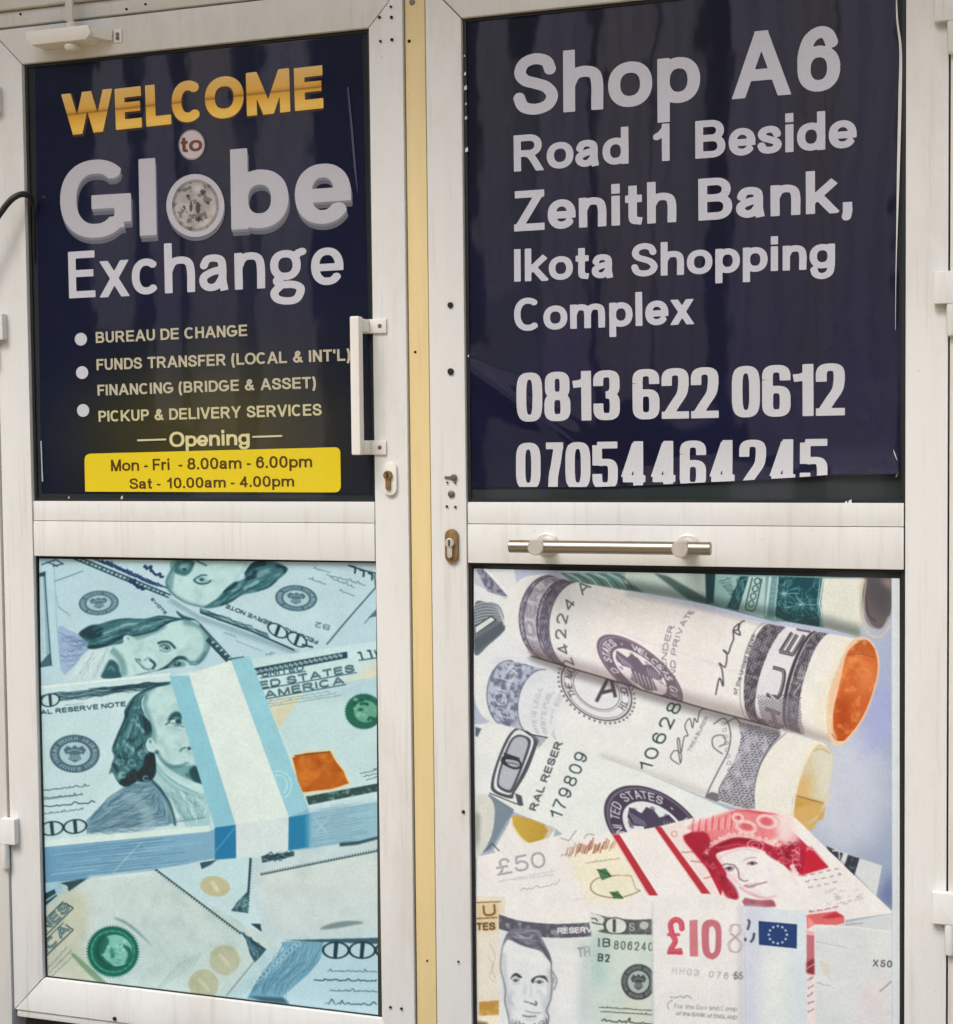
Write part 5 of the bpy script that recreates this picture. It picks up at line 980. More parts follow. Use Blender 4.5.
    z.s([(132, 150), (84, 230), (62, 350), (56, 480), (86, 592)], 14, D2, .85, .4); z.s([(86, 592), (104, 700), (98, 800), (128, 920), (150, 1060)], 11, (100, 104, 120), .85, .4); z.s([(440, 240), (505, 330), (550, 405), (556, 520), (562, 640), (548, 780), (508, 890), (530, 950), (518, 1060)], 11, (92, 96, 112), .85, .4); z.s([(566, 500), (596, 560), (610, 600), (580, 690)], 14, D2, .8, .45); z.s([(576, 560), (584, 620)], 10, D1, .6, .4)
    hr_ = [(128, 120), (190, 86), (420, 96), (470, 190), (545, 350), (560, 430), (510, 372), (440, 302), (300, 262), (230, 236), (130, 192), (84, 250), (98, 172)]
    z.f(hr_, (122, 126, 142), 1, .4)
    cv.inside(spline(z.p(hr_), 6, True), lambda: (cv.flow(z.p([(130, 130), (250, 100), (420, 110), (540, 340)]), z.p([(140, 190), (300, 260), (440, 300), (556, 420)]), 50, [D1, (176, 180, 190), (92, 96, 112)], .8, 1.1, .65, part=(.15, .5)), z.s([(130, 150), (180, 190), (280, 240), (430, 296)], 18, D1, .6, .5), z.s([(420, 230), (480, 290), (545, 400)], 20, D1, .7, .5), z.s([(230, 150), (320, 180), (380, 150)], 22, (190, 194, 202), .6, .6)))
    z.f([(148, 584), (182, 530), (222, 524), (268, 562), (240, 570), (204, 550), (172, 566)], (52, 56, 72), .9, .35); z.e(206, 596, 34, 15, (150, 156, 168), .8, .35); z.e(204, 596, 14, 13, (60, 64, 80), .9, .3); z.s([(170, 592), (206, 576), (244, 592)], 6, (80, 84, 100), .8, .25); z.s([(172, 622), (210, 630), (246, 620)], 8, D3, .8, .35)
    z.f([(356, 592), (398, 555), (460, 544), (502, 556), (524, 616), (490, 582), (440, 566), (400, 576), (376, 624)], (58, 62, 78), .9, .35); z.e(440, 610, 42, 17, (150, 156, 168), .8, .35); z.e(438, 612, 16, 14, (60, 64, 80), .9, .3); z.s([(392, 614), (438, 590), (486, 612)], 6, (80, 84, 100), .85, .25); z.s([(400, 640), (440, 652), (490, 630)], 8, D3, .8, .35); z.s([(352, 600), (356, 680), (360, 760)], 10, D3, .7, .5)
    z.s([(288, 800), (312, 806), (336, 812)], 11, (92, 96, 112), .8, .4); z.s([(344, 816), (376, 826), (404, 838), (408, 812), (396, 800)], 12, (70, 74, 90), .85, .4); z.s([(300, 770), (280, 800)], 10, D3, .8, .5)
    z.s([(300, 890), (330, 902), (390, 914), (458, 912)], 9, (120, 124, 138), .8, .4); z.s([(270, 938), (330, 950), (410, 944)], 14, (88, 92, 108), .8, .45); z.s([(300, 975), (350, 985), (400, 975)], 14, D3, .8, .5); z.s([(130, 790), (160, 810), (176, 830)], 14, D3, .8, .5)
    cv.flow(z.p([(150, 960), (160, 1120)]), z.p([(280, 1000), (300, 1120)]), 14, [D1, D2], .9, .6, .7, part=(.5, 1.)); cv.flow(z.p([(520, 960), (510, 1120)]), z.p([(390, 1000), (380, 1120)]), 12, [D1, D2], .9, .6, .7, part=(.5, 1.)); z.f([(170, 1030), (300, 1040), (420, 1040), (520, 1030), (510, 1200), (170, 1200)], (118, 122, 136), .7, 1.2)
    # twenty
    tw = np.vstack([spline(A11((60, 95), (150, 118), (280, 132), (385, 130)), 5), A11((400, 860), (58, 860))])
    cv.fill(tw, (204, 218, 212), 1); cv.fill(A11((60, 220), (150, 220), (140, 480), (60, 520)), (176, 206, 204), .9, 5); cv.fill(A11((250, 480), (400, 480), (400, 700), (200, 700)), (212, 220, 206), .8, 6)
    cv.fill(np.vstack([spline(A11((60, 98), (150, 122), (280, 135), (385, 132)), 5), spline(A11((385, 215), (280, 213), (150, 210), (60, 185)), 5)]), (84, 90, 92), .95)
    cv.fill(np.vstack([spline(A11((60, 98), (150, 122), (280, 135), (385, 132)), 5), spline(A11((385, 215), (280, 213), (150, 210), (60, 185)), 5)]), (150, 156, 154), .6, pat=lambda X, Y: np.clip(fbm(75, 3)(X, Y)*4-2, 0, 1))
    cv.fill(spline(A11((50, 105), (95, 110), (128, 130), (120, 160), (125, 185), (60, 190)), 5, True), (212, 220, 216), 1); cv.stroke(spline(A11((62, 150), (95, 158), (120, 160)), 4), 1.2, (60, 66, 68), .9); cv.stroke(spline(A11((60, 128), (85, 132), (92, 146)), 4), 1.2, (60, 66, 68), .9)
    cv.fill(spline(A11((135, 165), (150, 135), (190, 125), (235, 140), (248, 168), (235, 200), (190, 210), (150, 200)), 6, True), (216, 222, 218), 1); cv.stroke(spline(A11((135, 165), (150, 135), (190, 125), (235, 140), (248, 168), (235, 200), (190, 210), (150, 200)), 6, True), 1, (60, 66, 68), .9, closed=True); cv.fill(A11((174, 132), (190, 132), (190, 202), (174, 202)), (66, 72, 76), .95)
    cv.textline(A11((262, 195))[0], A11((290, 195))[0], 8, 'S', 1.2, (190, 196, 194), .9); cv.fill(ell(*A11((340, 165))[0], 4.5, 4), (200, 206, 202), .9)
    cv.textline(A11((97, 278))[0], A11((160, 280))[0], 8.4, 'IB', 1.3, (50, 62, 62), .95, gap=.35); cv.textline(A11((180, 292))[0], A11((385, 302))[0], 8.6, '806240', 1.1, (84, 96, 94), .95, gap=.42); cv.textline(A11((95, 355))[0], A11((155, 360))[0], 7.6, 'B2', 1.3, (50, 62, 62), .95, gap=.35)
    cv.inside(tw, lambda: seal(cv, A11((310, 465))[0], 17.3, 18, 0, (70, 74, 82), (178, 196, 192)))
    for k, (y, h, w) in enumerate(((600, 2.4, .7), (622, 2.4, .7), (672, 5, 1.2))): cv.scrib(A11((100+8*k, y))[0], A11((385, y+18))[0], h, w, (60, 66, 66), .9, 40+k)
    # ten pound note
    ten = np.vstack([A11((382, 40), (470, 15), (620, 10), (800, 25), (866, 50), (880, 860), (386, 860))])
    cv.fill(ten, (226, 228, 228), 1); cv.stroke(A11((383, 40), (387, 860)), 2, (190, 200, 200), .7, 1); cv.fill(A11((830, 60), (868, 60), (880, 860), (840, 860)), (206, 206, 212), .8, 2)
    pd = [spline(A11((540, 190), (535, 150), (505, 135), (480, 160), (490, 215), (505, 250), (480, 300), (540, 300)), 6)]
    cv.stroke(pd[0], 5.4, (206, 74, 98), .95); cv.stroke(A11((462, 215), (530, 215)), 3, (206, 74, 98), .9); cv.stroke(A11((462, 310), (545, 312)), 3.4, (206, 74, 98), .95); cv.stroke(pd[0]+[-.8, -.6], 1.2, (228, 120, 136), .6)
    for q in (A11((580, 140), (622, 135), (626, 330), (582, 330)),): cv.fill(q, (214, 138, 146), .95); cv.fill(q, (190, 90, 106), .7, pat=wave_pat(80, 2, .5))
    zo = spline(A11((645, 180), (665, 142), (705, 135), (742, 160), (750, 230), (742, 310), (705, 345), (665, 330), (648, 290)), 6, True); zi = spline(A11((684, 190), (700, 170), (716, 190), (718, 240), (714, 295), (700, 312), (686, 292)), 6, True)
    cv.fill(zo, (206, 124, 136), .95); cv.fill(zo, (184, 86, 104), .7, pat=wave_pat(75, 2, .5)); cv.fill(zi, (226, 226, 228), 1)
    for o in (0, 10): cv.stroke(spline(A11((790+o, 200), (800+o, 165), (835+o, 165), (845+o, 200), (815+o, 230), (785+o, 260), (795+o, 300), (835+o, 305), (850+o, 265), (825+o, 235), (790+o, 205)), 6), 1, (172, 156, 156), .85)
    for i, ch in enumerate('HH03 0761'):
        if ch != ' ': p = A11((488+39*i, 420+4*i))[0]; cv.textline(p, p+[4.4, .4], 6.4, ch, .8, (176-4*i, 174-4*i, 182-4*i), .85)
    cv.textline(A11((815, 450))[0], A11((862, 450))[0], 7, '55', 1.3, (110, 108, 116), .9)
    cv.scrib(A11((478, 545))[0], A11((588, 552))[0], 6, .8, (130, 128, 136), .9, 51); cv.stroke(spline(A11((490, 560), (465, 580), (470, 610)), 5), 1, (150, 148, 156), .8)
    cv.textline(A11((500, 605))[0], A11((830, 620))[0], 4.6, 'For the Gov and Comp', .55, (140, 138, 146), .9); cv.textline(A11((510, 640))[0], A11((830, 664))[0], 3.8, 'of the BANK of ENGLAND', .6, (130, 128, 136), .9)
    cv.fill(ten, (170, 170, 178), .16, pat=wave_pat(84, 2.4, .3, .6, 18)); cv.fill(tw, (120, 150, 140), .2, pat=wave_pat(20, 2.2, .35, .5, 14)); cv.fill(five, (150, 156, 166), .14, pat=wave_pat(-12, 2.2, .3, .4, 16))
    # euro note
    eu = A12((105, 62), (300, 80), (430, 90), (440, 860), (115, 860))
    cv.fill(eu, (206, 218, 230), 1); cv.fill(A12((100, 62), (200, 62), (160, 860), (110, 860)), (200, 206, 222), .9, 5); cv.fill(A12((200, 300), (330, 300), (330, 860), (200, 860)), (222, 230, 234), .8, 8)
    cv.fill(A12((178, 142), (382, 160), (380, 288), (180, 268)), (30, 72, 132), 1); cv.stroke(A12((184, 148), (376, 164), (374, 280), (186, 262)), .6, (20, 54, 108), .7, closed=True)
    for k in range(12):
        t = k/12*6.283; p = A12((280+48*math.sin(t), 215-46*math.cos(t)))[0]
        cv.fill(np.array([p+(1.75 if j % 2 == 0 else .75)*np.array([math.sin(j*.6283), -math.cos(j*.6283)]) for j in range(10)]), (226, 232, 236), .95)
    cv.stroke(spline(A12((122, 135), (130, 150), (120, 190)), 4), 2.2, (56, 72, 112), .9); cv.stroke(spline(A12((155, 205), (150, 235), (135, 255)), 4), 2.4, (56, 72, 112), .9); cv.fill(ell(*A12((108, 240))[0], 1.4, 2), (56, 72, 112), .8)
    # red strip and pale note
    cv.fill(A12((430, 100), (580, 70), (640, 110), (635, 165), (480, 170), (480, 860), (432, 860)), (226, 216, 220), 1)
    cv.fill(A12((432, 110), (590, 90), (630, 120), (634, 165), (475, 160), (434, 185)), (220, 108, 112), 1); cv.fill(A12((510, 125), (580, 95), (632, 118), (560, 130)), (190, 50, 66), .9, .6); cv.fill(A12((440, 120), (480, 160), (436, 180)), (236, 160, 156), .8, .6)
    for k in range(4): cv.scrib(A12((445+42*k, 98-8*k))[0], A12((475+42*k, 92-8*k))[0], 3, .9, (170, 90, 100), .85, k, 6)
    cv.fill(A12((432, 190), (472, 200), (474, 425), (432, 415)), (190, 110, 122), .95); cv.fill(A12((432, 360), (472, 340), (474, 428), (432, 418)), (140, 50, 68), .9, 1); cv.stroke(A12((432, 395), (472, 370)), 1, (226, 180, 186), .9)
    cv.fill(A12((432, 190), (472, 200), (474, 220), (432, 215)), (236, 190, 190), .8)
    for k in range(5): cv.scrib(A12((440, 460+42*k))[0], A12((470, 440+42*k))[0], 4, .9, (120, 112, 122), .8, k+5, 6)
    cv.fill(A12((560, 170), (640, 150), (884, 100), (884, 230), (700, 230), (480, 230)), (200, 209, 214), 1); cv.scrib(A12((640, 165))[0], A12((730, 155))[0], 3, .8, (130, 130, 140), .7, 5)
    pn = A12((475, 165), (700, 172), (884, 198), (884, 860), (482, 860))
    cv.fill(pn, (212, 218, 220), 1); cv.fill(pn, (200, 210, 214), .5, pat=lambda X, Y: np.clip(fbm(77, 20)(X, Y)*2-.5, 0, 1)); cv.fill(A12((700, 500), (884, 380), (884, 860), (700, 860)), (214, 206, 210), .6, 6)
    cv.stroke(A12((480, 170), (700, 176), (884, 200)), 1.2, (228, 230, 230), .9)
    cv.textline(A12((782, 382))[0], A12((882, 388))[0], 6.6, 'X50', 1.15, (74, 76, 88), .95, gap=.35)
    cv.scrib(A12((480, 252))[0], A12((650, 285))[0], 1.4, .5, (160, 164, 168), .7, 3); cv.scrib(A12((485, 470))[0], A12((560, 488))[0], 2, .6, (150, 148, 156), .7, 4)
    cv.stroke(spline(A12((820, 515), (850, 490), (880, 462)), 4), 1.8, (150, 146, 152), .8); 
    for k in range(30):
        a = A12((cv.rng.uniform(490, 880), cv.rng.uniform(380, 690)))[0]; cv.stroke([a, a+[cv.rng.uniform(1, 5), -cv.rng.uniform(0, 5)]], .5, (190, 180, 184), .45)
    for k in range(8): cv.stroke(A12((505+6*k, 350+3*k), (520+5*k, 420+4*k)), .6, (206, 196, 176), .7)
    # pale unprinted edge on the right
    cv.fill(np.array([(891.5, 560), (912, 560), (912, 1060), (892.5, 1060)]), (206, 216, 222), 1)
    return cv
# ---------------------------------------------------------------- mesh and object helpers
rnd = random.Random(4)
def lin(c):
    c = np.asarray(c, float)/255; return np.where(c <= .04045, c/12.92, ((c+.055)/1.055)**2.4)

def node(nt, kind, **kw):
    n = nt.nodes.new(kind)
    for k, v in kw.items():
        if hasattr(n, k): setattr(n, k, v)
        else: n.inputs[k.replace('_', ' ')].default_value = v
    return n

def material(name, rgb, rough=.5, vary=.08, scale=6., dirt=0., dirt_rgb=(.25, .2, .13), metal=0., coat=0., bump=0., spec=.5, stretch=(1, 1, 1)):
    m = bpy.data.materials.new(name); m.use_nodes = True; t = m.node_tree; p = t.nodes['Principled BSDF']; L = t.links.new
    tc = node(t, 'ShaderNodeTexCoord'); mp = node(t, 'ShaderNodeMapping'); mp.inputs['Scale'].default_value = stretch
    L(tc.outputs['Object'], mp.inputs[0])
    n1 = node(t, 'ShaderNodeTexNoise', Scale=scale, Detail=8., Roughness=.62); L(mp.outputs[0], n1.inputs['Vector'])
    mix = node(t, 'ShaderNodeMix', data_type='RGBA'); mix.inputs[6].default_value = (*[c*(1-vary) for c in rgb], 1); mix.inputs[7].default_value = (*[min(1, c*(1+vary)) for c in rgb], 1)
    L(n1.outputs['Fac'], mix.inputs[0]); out = mix.outputs[2]
    if dirt:
        n2 = node(t, 'ShaderNodeTexNoise', Scale=scale*.7, Detail=10., Roughness=.75); L(mp.outputs[0], n2.inputs['Vector'])
        rp = node(t, 'ShaderNodeValToRGB'); rp.color_ramp.elements[0].position = .5; rp.color_ramp.elements[1].position = .8
        rp.color_ramp.elements[1].color = (dirt,)*3+(1,); L(n2.outputs['Fac'], rp.inputs[0])
        m2 = node(t, 'ShaderNodeMix', data_type='RGBA'); m2.inputs[7].default_value = (*dirt_rgb, 1); L(rp.outputs[0], m2.inputs[0]); L(out, m2.inputs[6]); out = m2.outputs[2]
        mp4 = node(t, 'ShaderNodeMapping'); mp4.inputs['Scale'].default_value = (22, 1, 1.1); L(tc.outputs['Object'], mp4.inputs[0])
        n4 = node(t, 'ShaderNodeTexNoise', Scale=2.2, Detail=6., Roughness=.7); L(mp4.outputs[0], n4.inputs['Vector']); r4 = node(t, 'ShaderNodeValToRGB'); r4.color_ramp.elements[0].position = .54; r4.color_ramp.elements[1].position = .86; r4.color_ramp.elements[1].color = (dirt*1.1,)*3+(1,); L(n4.outputs['Fac'], r4.inputs[0])
        m4 = node(t, 'ShaderNodeMix', data_type='RGBA'); m4.inputs[7].default_value = (*[c*.8 for c in dirt_rgb], 1); L(r4.outputs[0], m4.inputs[0]); L(out, m4.inputs[6]); out = m4.outputs[2]
        n3 = node(t, 'ShaderNodeTexNoise', Scale=140., Detail=3.); L(tc.outputs['Object'], n3.inputs['Vector'])
        r3 = node(t, 'ShaderNodeValToRGB'); r3.color_ramp.elements[0].position = .71; r3.color_ramp.elements[1].position = .78; r3.color_ramp.elements[1].color = (dirt*.9,)*3+(1,); L(n3.outputs['Fac'], r3.inputs[0])
        m3 = node(t, 'ShaderNodeMix', data_type='RGBA'); m3.inputs[7].default_value = (*[c*.6 for c in dirt_rgb], 1); L(r3.outputs[0], m3.inputs[0]); L(out, m3.inputs[6]); out = m3.outputs[2]
    L(out, p.inputs['Base Color'])
    mr = node(t, 'ShaderNodeMapRange'); mr.inputs[3].default_value = rough*.8; mr.inputs[4].default_value = min(1, rough*1.25); L(n1.outputs['Fac'], mr.inputs[0]); L(mr.outputs[0], p.inputs['Roughness'])
    p.inputs['Metallic'].default_value = metal; p.inputs['Coat Weight'].default_value = coat; p.inputs['Coat Roughness'].default_value = .03; p.inputs['Specular IOR Level'].default_value = spec
    if bump:
        b = node(t, 'ShaderNodeBump', Strength=bump, Distance=.002); L(n1.outputs['Fac'], b.inputs['Height']); L(b.outputs[0], p.inputs['Normal'])
    return m

def print_material(name, rough=.4, coat=0., coat_ior=1.5, dots=.1, pitch=.0034, ripple=0., ripple_scale=5., gain=1., sheen=.5):
    """ink on perforated vinyl: colour from the mesh's own print, a fine grid of holes, gloss"""
    m = bpy.data.materials.new(name); m.use_nodes = True; t = m.node_tree; p = t.nodes['Principled BSDF']; L = t.links.new
    a = node(t, 'ShaderNodeAttribute', attribute_name='print')
    g = node(t, 'ShaderNodeTexCoord'); sp = node(t, 'ShaderNodeSeparateXYZ'); L(g.outputs['Object'], sp.inputs[0])
    def M(op, x, y=None):
        n = node(t, 'ShaderNodeMath', operation=op)
        for i, v in enumerate((x, y)):
            if v is None: continue
            if isinstance(v, (int, float)): n.inputs[i].default_value = v
            else: L(v, n.inputs[i])
        return n.outputs[0]
    k = 2*math.pi/pitch*.7071
    u = M('MULTIPLY', M('ADD', sp.outputs[0], sp.outputs[2]), k); v = M('MULTIPLY', M('SUBTRACT', sp.outputs[0], sp.outputs[2]), k)
    h = M('MULTIPLY', M('ADD', M('MULTIPLY', M('SINE', u), M('SINE', v)), 1.), .5)
    nz = node(t, 'ShaderNodeTexNoise', Scale=420., Detail=2.); L(g.outputs['Object'], nz.inputs['Vector'])
    hv = M('SUBTRACT', 1., M('MULTIPLY', M('ADD', M('MULTIPLY', h, .65), M('MULTIPLY', nz.outputs['Fac'], .6)), dots))
    n2 = node(t, 'ShaderNodeTexNoise', Scale=3., Detail=5.); L(g.outputs['Object'], n2.inputs['Vector'])
    hv = M('MULTIPLY', hv, M('ADD', M('MULTIPLY', n2.outputs['Fac'], .12), .94)); hv = M('MULTIPLY', hv, gain)
    vm = node(t, 'ShaderNodeVectorMath', operation='SCALE'); L(a.outputs['Color'], vm.inputs[0]); L(hv, vm.inputs['Scale']); L(vm.outputs[0], p.inputs['Base Color'])
    p.inputs['Roughness'].default_value = rough; p.inputs['Specular IOR Level'].default_value = sheen; p.inputs['Coat Weight'].default_value = coat; p.inputs['Coat Roughness'].default_value = .035; p.inputs['Coat IOR'].default_value = coat_ior
    if ripple:
        mp = node(t, 'ShaderNodeMapping'); mp.inputs['Scale'].default_value = (1.6, 1, .7); L(g.outputs['Object'], mp.inputs[0])
        n3 = node(t, 'ShaderNodeTexNoise', Scale=ripple_scale, Detail=3., Roughness=.5); L(mp.outputs[0], n3.inputs['Vector'])
        b = node(t, 'ShaderNodeBump', Strength=1., Distance=ripple); L(n3.outputs['Fac'], b.inputs['Height']); L(b.outputs[0], p.inputs['Coat Normal']); L(b.outputs[0], p.inputs['Normal'])
    return m

M_WHITE = material('white_coated_aluminium', (.742, .768, .768), .42, .09, 5., .42, (.44, .37, .25), stretch=(1, 1, .35))
M_FRAME = material('aged_white_aluminium', (.69, .695, .67), .45, .08, 5., .38, (.4, .31, .19), stretch=(1, 1, .35))
M_TAN = material('tan_painted_post', (.77, .63, .33), .5, .16, 7., .34, (.5, .38, .18), stretch=(2, 1, .3))
M_HANDLE = material('white_handle_enamel', (.82, .82, .79), .35, .04, 9., .1, (.4, .33, .22))
M_STEEL = material('brushed_steel', (.37, .34, .29), .38, .12, 60., 0, metal=1., stretch=(.2, 3, 3))
M_STEELF = material('brushed_steel_cap', (.78, .76, .72), .5, .15, 50., 0, metal=1.)
M_SCREW = material('dull_screw_metal', (.2, .18, .15), .5, .2, 90., 0, metal=.8)
M_BRASS = material('tarnished_brass', (.26, .165, .07), .5, .35, 60., .6, (.08, .05, .03), metal=.4)
M_HOLE = material('dark_hole', (.012, .01, .009), .8, .2, 40.)
M_RUBBER = material('black_rubber', (.012, .013, .015), .45, .3, 30., 0)
M_GLASS = material('dark_glass', (.03, .04, .042), .06, .3, 6., .0, coat=1., spec=.6)
M_JOINT = material('joint_shade_backing', (.1, .085, .06), .8, .3, 30.)
M_CABLE = material('black_cable_sheath', (.012, .012, .013), .42, .2, 40.)
M_EDGE = material('white_vinyl_back', (.7, .72, .72), .35, .1, 30., 0)
M_SLAB = material('dark_granite', (.05, .05, .052), .4, .5, 30., .4, (.16, .15, .14))
M_GROUND = material('sandy_concrete', (.52, .39, .2), .85, .15, 1.5, .3, (.2, .16, .11))
M_WALL = material('cream_render', (.62, .54, .4), .8, .08, 2., .2, (.3, .25, .18), bump=.2)
M_SOFFIT = material('tan_soffit_board', (.58, .43, .16), .7, .12, 3., .2)
M_PALE = material('pale_painted_concrete', (.66, .62, .6), .8, .1, 2., .3, (.3, .27, .25))
M_DARKW = material('dark_shop_opening', (.03, .03, .034), .7, .3, 2.)
M_CLOTH = [material('added_cloth_%s' % n, c, .85, .2, 4., .3, (.2, .17, .2), stretch=(1, 1, .2)) for n, c in (('grey', (.7, .64, .66)), ('mauve', (.72, .64, .74)), ('sand', (.78, .7, .62)))]
for _m, _c in zip(M_CLOTH, ((.7, .7, .78), (.7, .68, .84), (.76, .72, .74))):      # thin cloth lets daylight through
    _t = _m.node_tree; _o = _t.nodes['Material Output']; _p = _t.nodes['Principled BSDF']; _b = node(_t, 'ShaderNodeBsdfTranslucent'); _b.inputs[0].default_value = (*_c, 1)
    _x = node(_t, 'ShaderNodeMixShader'); _x.inputs[0].default_value = .5; _t.links.new(_p.outputs[0], _x.inputs[1]); _t.links.new(_b.outputs[0], _x.inputs[2]); _t.links.new(_x.outputs[0], _o.inputs[0])
M_LOWER = print_material('printed_notes_film', .42, .25, 1.45, .1, gain=1.0)
M_DARKFILM = print_material('printed_navy_film', .55, 1., 1.68, .1, ripple=.0005, ripple_scale=4., sheen=.15)
M_LETTER = print_material('white_letter_print', .5, .5, 1.5, .26, sheen=.3, gain=1.1)

class MB:
    def __init__(s): s.v, s.f = [], []
    def add(s, v, f):
        o = len(s.v); s.v += [tuple(map(float, p)) for p in v]; s.f += [tuple(i+o for i in q) for q in f]; return s
    def prism(s, xz, y0, y1):
        n = len(xz); y0, y1 = min(y0, y1), max(y0, y1)
        a = sum(xz[i][0]*xz[(i+1) % n][1]-xz[(i+1) % n][0]*xz[i][1] for i in range(n))
        if a < 0: xz = list(xz)[::-1]
        return s.add([(x, y0, z) for x, z in xz]+[(x, y1, z) for x, z in xz], [tuple(range(n)), tuple(range(2*n-1, n-1, -1))]+[(i+n, (i+1) % n+n, (i+1) % n, i)[::1] for i in range(n)])
    def box(s, x0, x1, y0, y1, z0, z1): return s.prism([(x0, z0), (x1, z0), (x1, z1), (x0, z1)], y0, y1)
    def tube(s, pts, r, n=14, caps=True, rs=None):
        p = [Vector(q) for q in pts]; v, f = [], []
        up = Vector((.13, .35, .93)).normalized()
        for i, q in enumerate(p):
            d = (p[min(i+1, len(p)-1)]-p[max(i-1, 0)]).normalized(); a = d.cross(up)
            if a.length < .05: a = d.cross(Vector((1, 0, 0)))
            a.normalize(); b = d.cross(a); rr = rs[i] if rs else r
            v += [q+(a*math.cos(t)+b*math.sin(t))*rr for t in [k/n*2*math.pi for k in range(n)]]
        for i in range(len(p)-1):
            f += [(i*n+k, i*n+(k+1) % n, (i+1)*n+(k+1) % n, (i+1)*n+k) for k in range(n)]
        if caps: f += [tuple(range(n-1, -1, -1)), tuple(range((len(p)-1)*n, len(p)*n))]
        return s.add(v, f)
    def lathe(s, c, axis, prof, n=28):
        """prof: (distance along axis, radius)"""
        c = Vector(c); d = Vector(axis).normalized(); return s.tube([c+d*h for h, r in prof], 0, n, True, [r for h, r in prof])

def roundrect(x0, x1, z0, z1, r, n=6):
    r = min(r, (x1-x0)/2, (z1-z0)/2); out = []
    for cx, cz, a in ((x1-r, z1-r, 0), (x0+r, z1-r, 90), (x0+r, z0+r, 180), (x1-r, z0+r, 270)):
        out += [(cx+r*math.cos(math.radians(a+90*k/n)), cz+r*math.sin(math.radians(a+90*k/n))) for k in range(n+1)]
    return out

ORIGIN = {}
def place(o, parent):
    COL.objects.link(o)
    if parent is not None: o.parent = parent
def obj(name, mb, mat, parent=None, bevel=0., smooth=True, seg=2, label=None):
    off = np.array(ORIGIN.get(parent.name, (0, 0, 0))) if parent is not None else np.zeros(3)
    if isinstance(mb, MB):
        me = bpy.data.meshes.new(name); me.from_pydata([tuple(np.array(p)-off) for p in mb.v], [], mb.f)
    else: me = mb
    bm = bmesh.new(); bm.from_mesh(me)
    if isinstance(mb, MB): bmesh.ops.recalc_face_normals(bm, faces=bm.faces)
    if bevel:
        es = [e for e in bm.edges if len(e.link_faces) == 2 and e.calc_face_angle(0) > .7]
        bmesh.ops.bevel(bm, geom=es, offset=bevel, segments=seg, affect='EDGES', profile=.6, clamp_overlap=True)
    if smooth:
        for f in bm.faces: f.smooth = True
        for e in bm.edges:
            if len(e.link_faces) == 2 and e.calc_face_angle(0) > .6: e.smooth = False
    bm.to_mesh(me); bm.free(); me.materials.append(mat)
    o = bpy.data.objects.new(name, me); place(o, parent)
    if parent is not None: ORIGIN[o.name] = tuple(off)
    if label: o['label'] = label
    return o
def thing(name, label, cat, loc=(0, 0, 0), group=None):
    o = bpy.data.objects.new(name, None); o.location = loc; o.empty_display_size = .1; COL.objects.link(o); ORIGIN[o.name] = tuple(loc)
    o['label'] = label; o['category'] = cat; o['kind'] = 'thing'
    if group: o['group'] = group
    return o
def tag(o, label, cat, group=None):
    o['label'] = label; o['category'] = cat; o['kind'] = 'thing'
    if group: o['group'] = group
    return o
def structure(o): o['kind'] = 'structure'; return o

def fast_mesh(name, V, F, col=None, off=(0, 0, 0)):
    me = bpy.data.meshes.new(name); V = np.asarray(V, np.float32)-np.asarray(off, np.float32); n = len(F)
    F = [np.asarray(f, np.int32) for f in F] if isinstance(F, list) else F
    if isinstance(F, np.ndarray):
        k = F.shape[1]; idx = F.ravel().astype(np.int32); start = np.arange(n, dtype=np.int32)*k
    else:
        idx = np.concatenate(F); start = np.r_[0, np.cumsum([len(f) for f in F])[:-1]].astype(np.int32)
    me.vertices.add(len(V)); me.vertices.foreach_set('co', V.ravel())
    me.loops.add(len(idx)); me.loops.foreach_set('vertex_index', idx)
    me.polygons.add(n); me.polygons.foreach_set('loop_start', start)
    me.update(calc_edges=True); me.validate()
    if col is not None:
        at_ = me.color_attributes.new('print', 'FLOAT_COLOR', 'POINT'); c = np.ones((len(V), 4), np.float32); c[:, :3] = col; at_.data.foreach_set('color', c.ravel())
    me.polygons.foreach_set('use_smooth', np.ones(n, bool))
    return me
def plain_obj(name, me, mat, parent, label=None):
    me.materials.append(mat); o = bpy.data.objects.new(name, me); place(o, parent); ORIGIN[o.name] = ORIGIN[parent.name]
    if label: o['label'] = label
    return o

def printed_grid(name, corners, Y, res, colour, wave=None, bow=None):
    """a sheet of film between four points of the photograph; colour(px,py) gives the ink, wave(px,py) lifts it off the glass"""
    tl, tr, br, bl = (np.array(c, float) for c in corners)
    nx, ny = int(max(abs(tr-tl)[0], abs(br-bl)[0])*res), int(max(abs(bl-tl)[1], abs(br-tr)[1])*res)
    s, t = np.meshgrid(np.linspace(0, 1, nx), np.linspace(0, 1, ny))
    s, t = s.ravel()[:, None], t.ravel()[:, None]
    P = (tl*(1-s)+tr*s)*(1-t)+(bl*(1-s)+br*s)*t
    W = at(P[:, 0], P[:, 1], Y)
    if wave is not None: W[:, 1] += wave(P[:, 0], P[:, 1])
    i = np.arange(nx*ny).reshape(ny, nx)
    F = np.stack([i[:-1, :-1].ravel(), i[1:, :-1].ravel(), i[1:, 1:].ravel(), i[:-1, 1:].ravel()], 1)
    return W, F, colour(P[:, 0], P[:, 1])
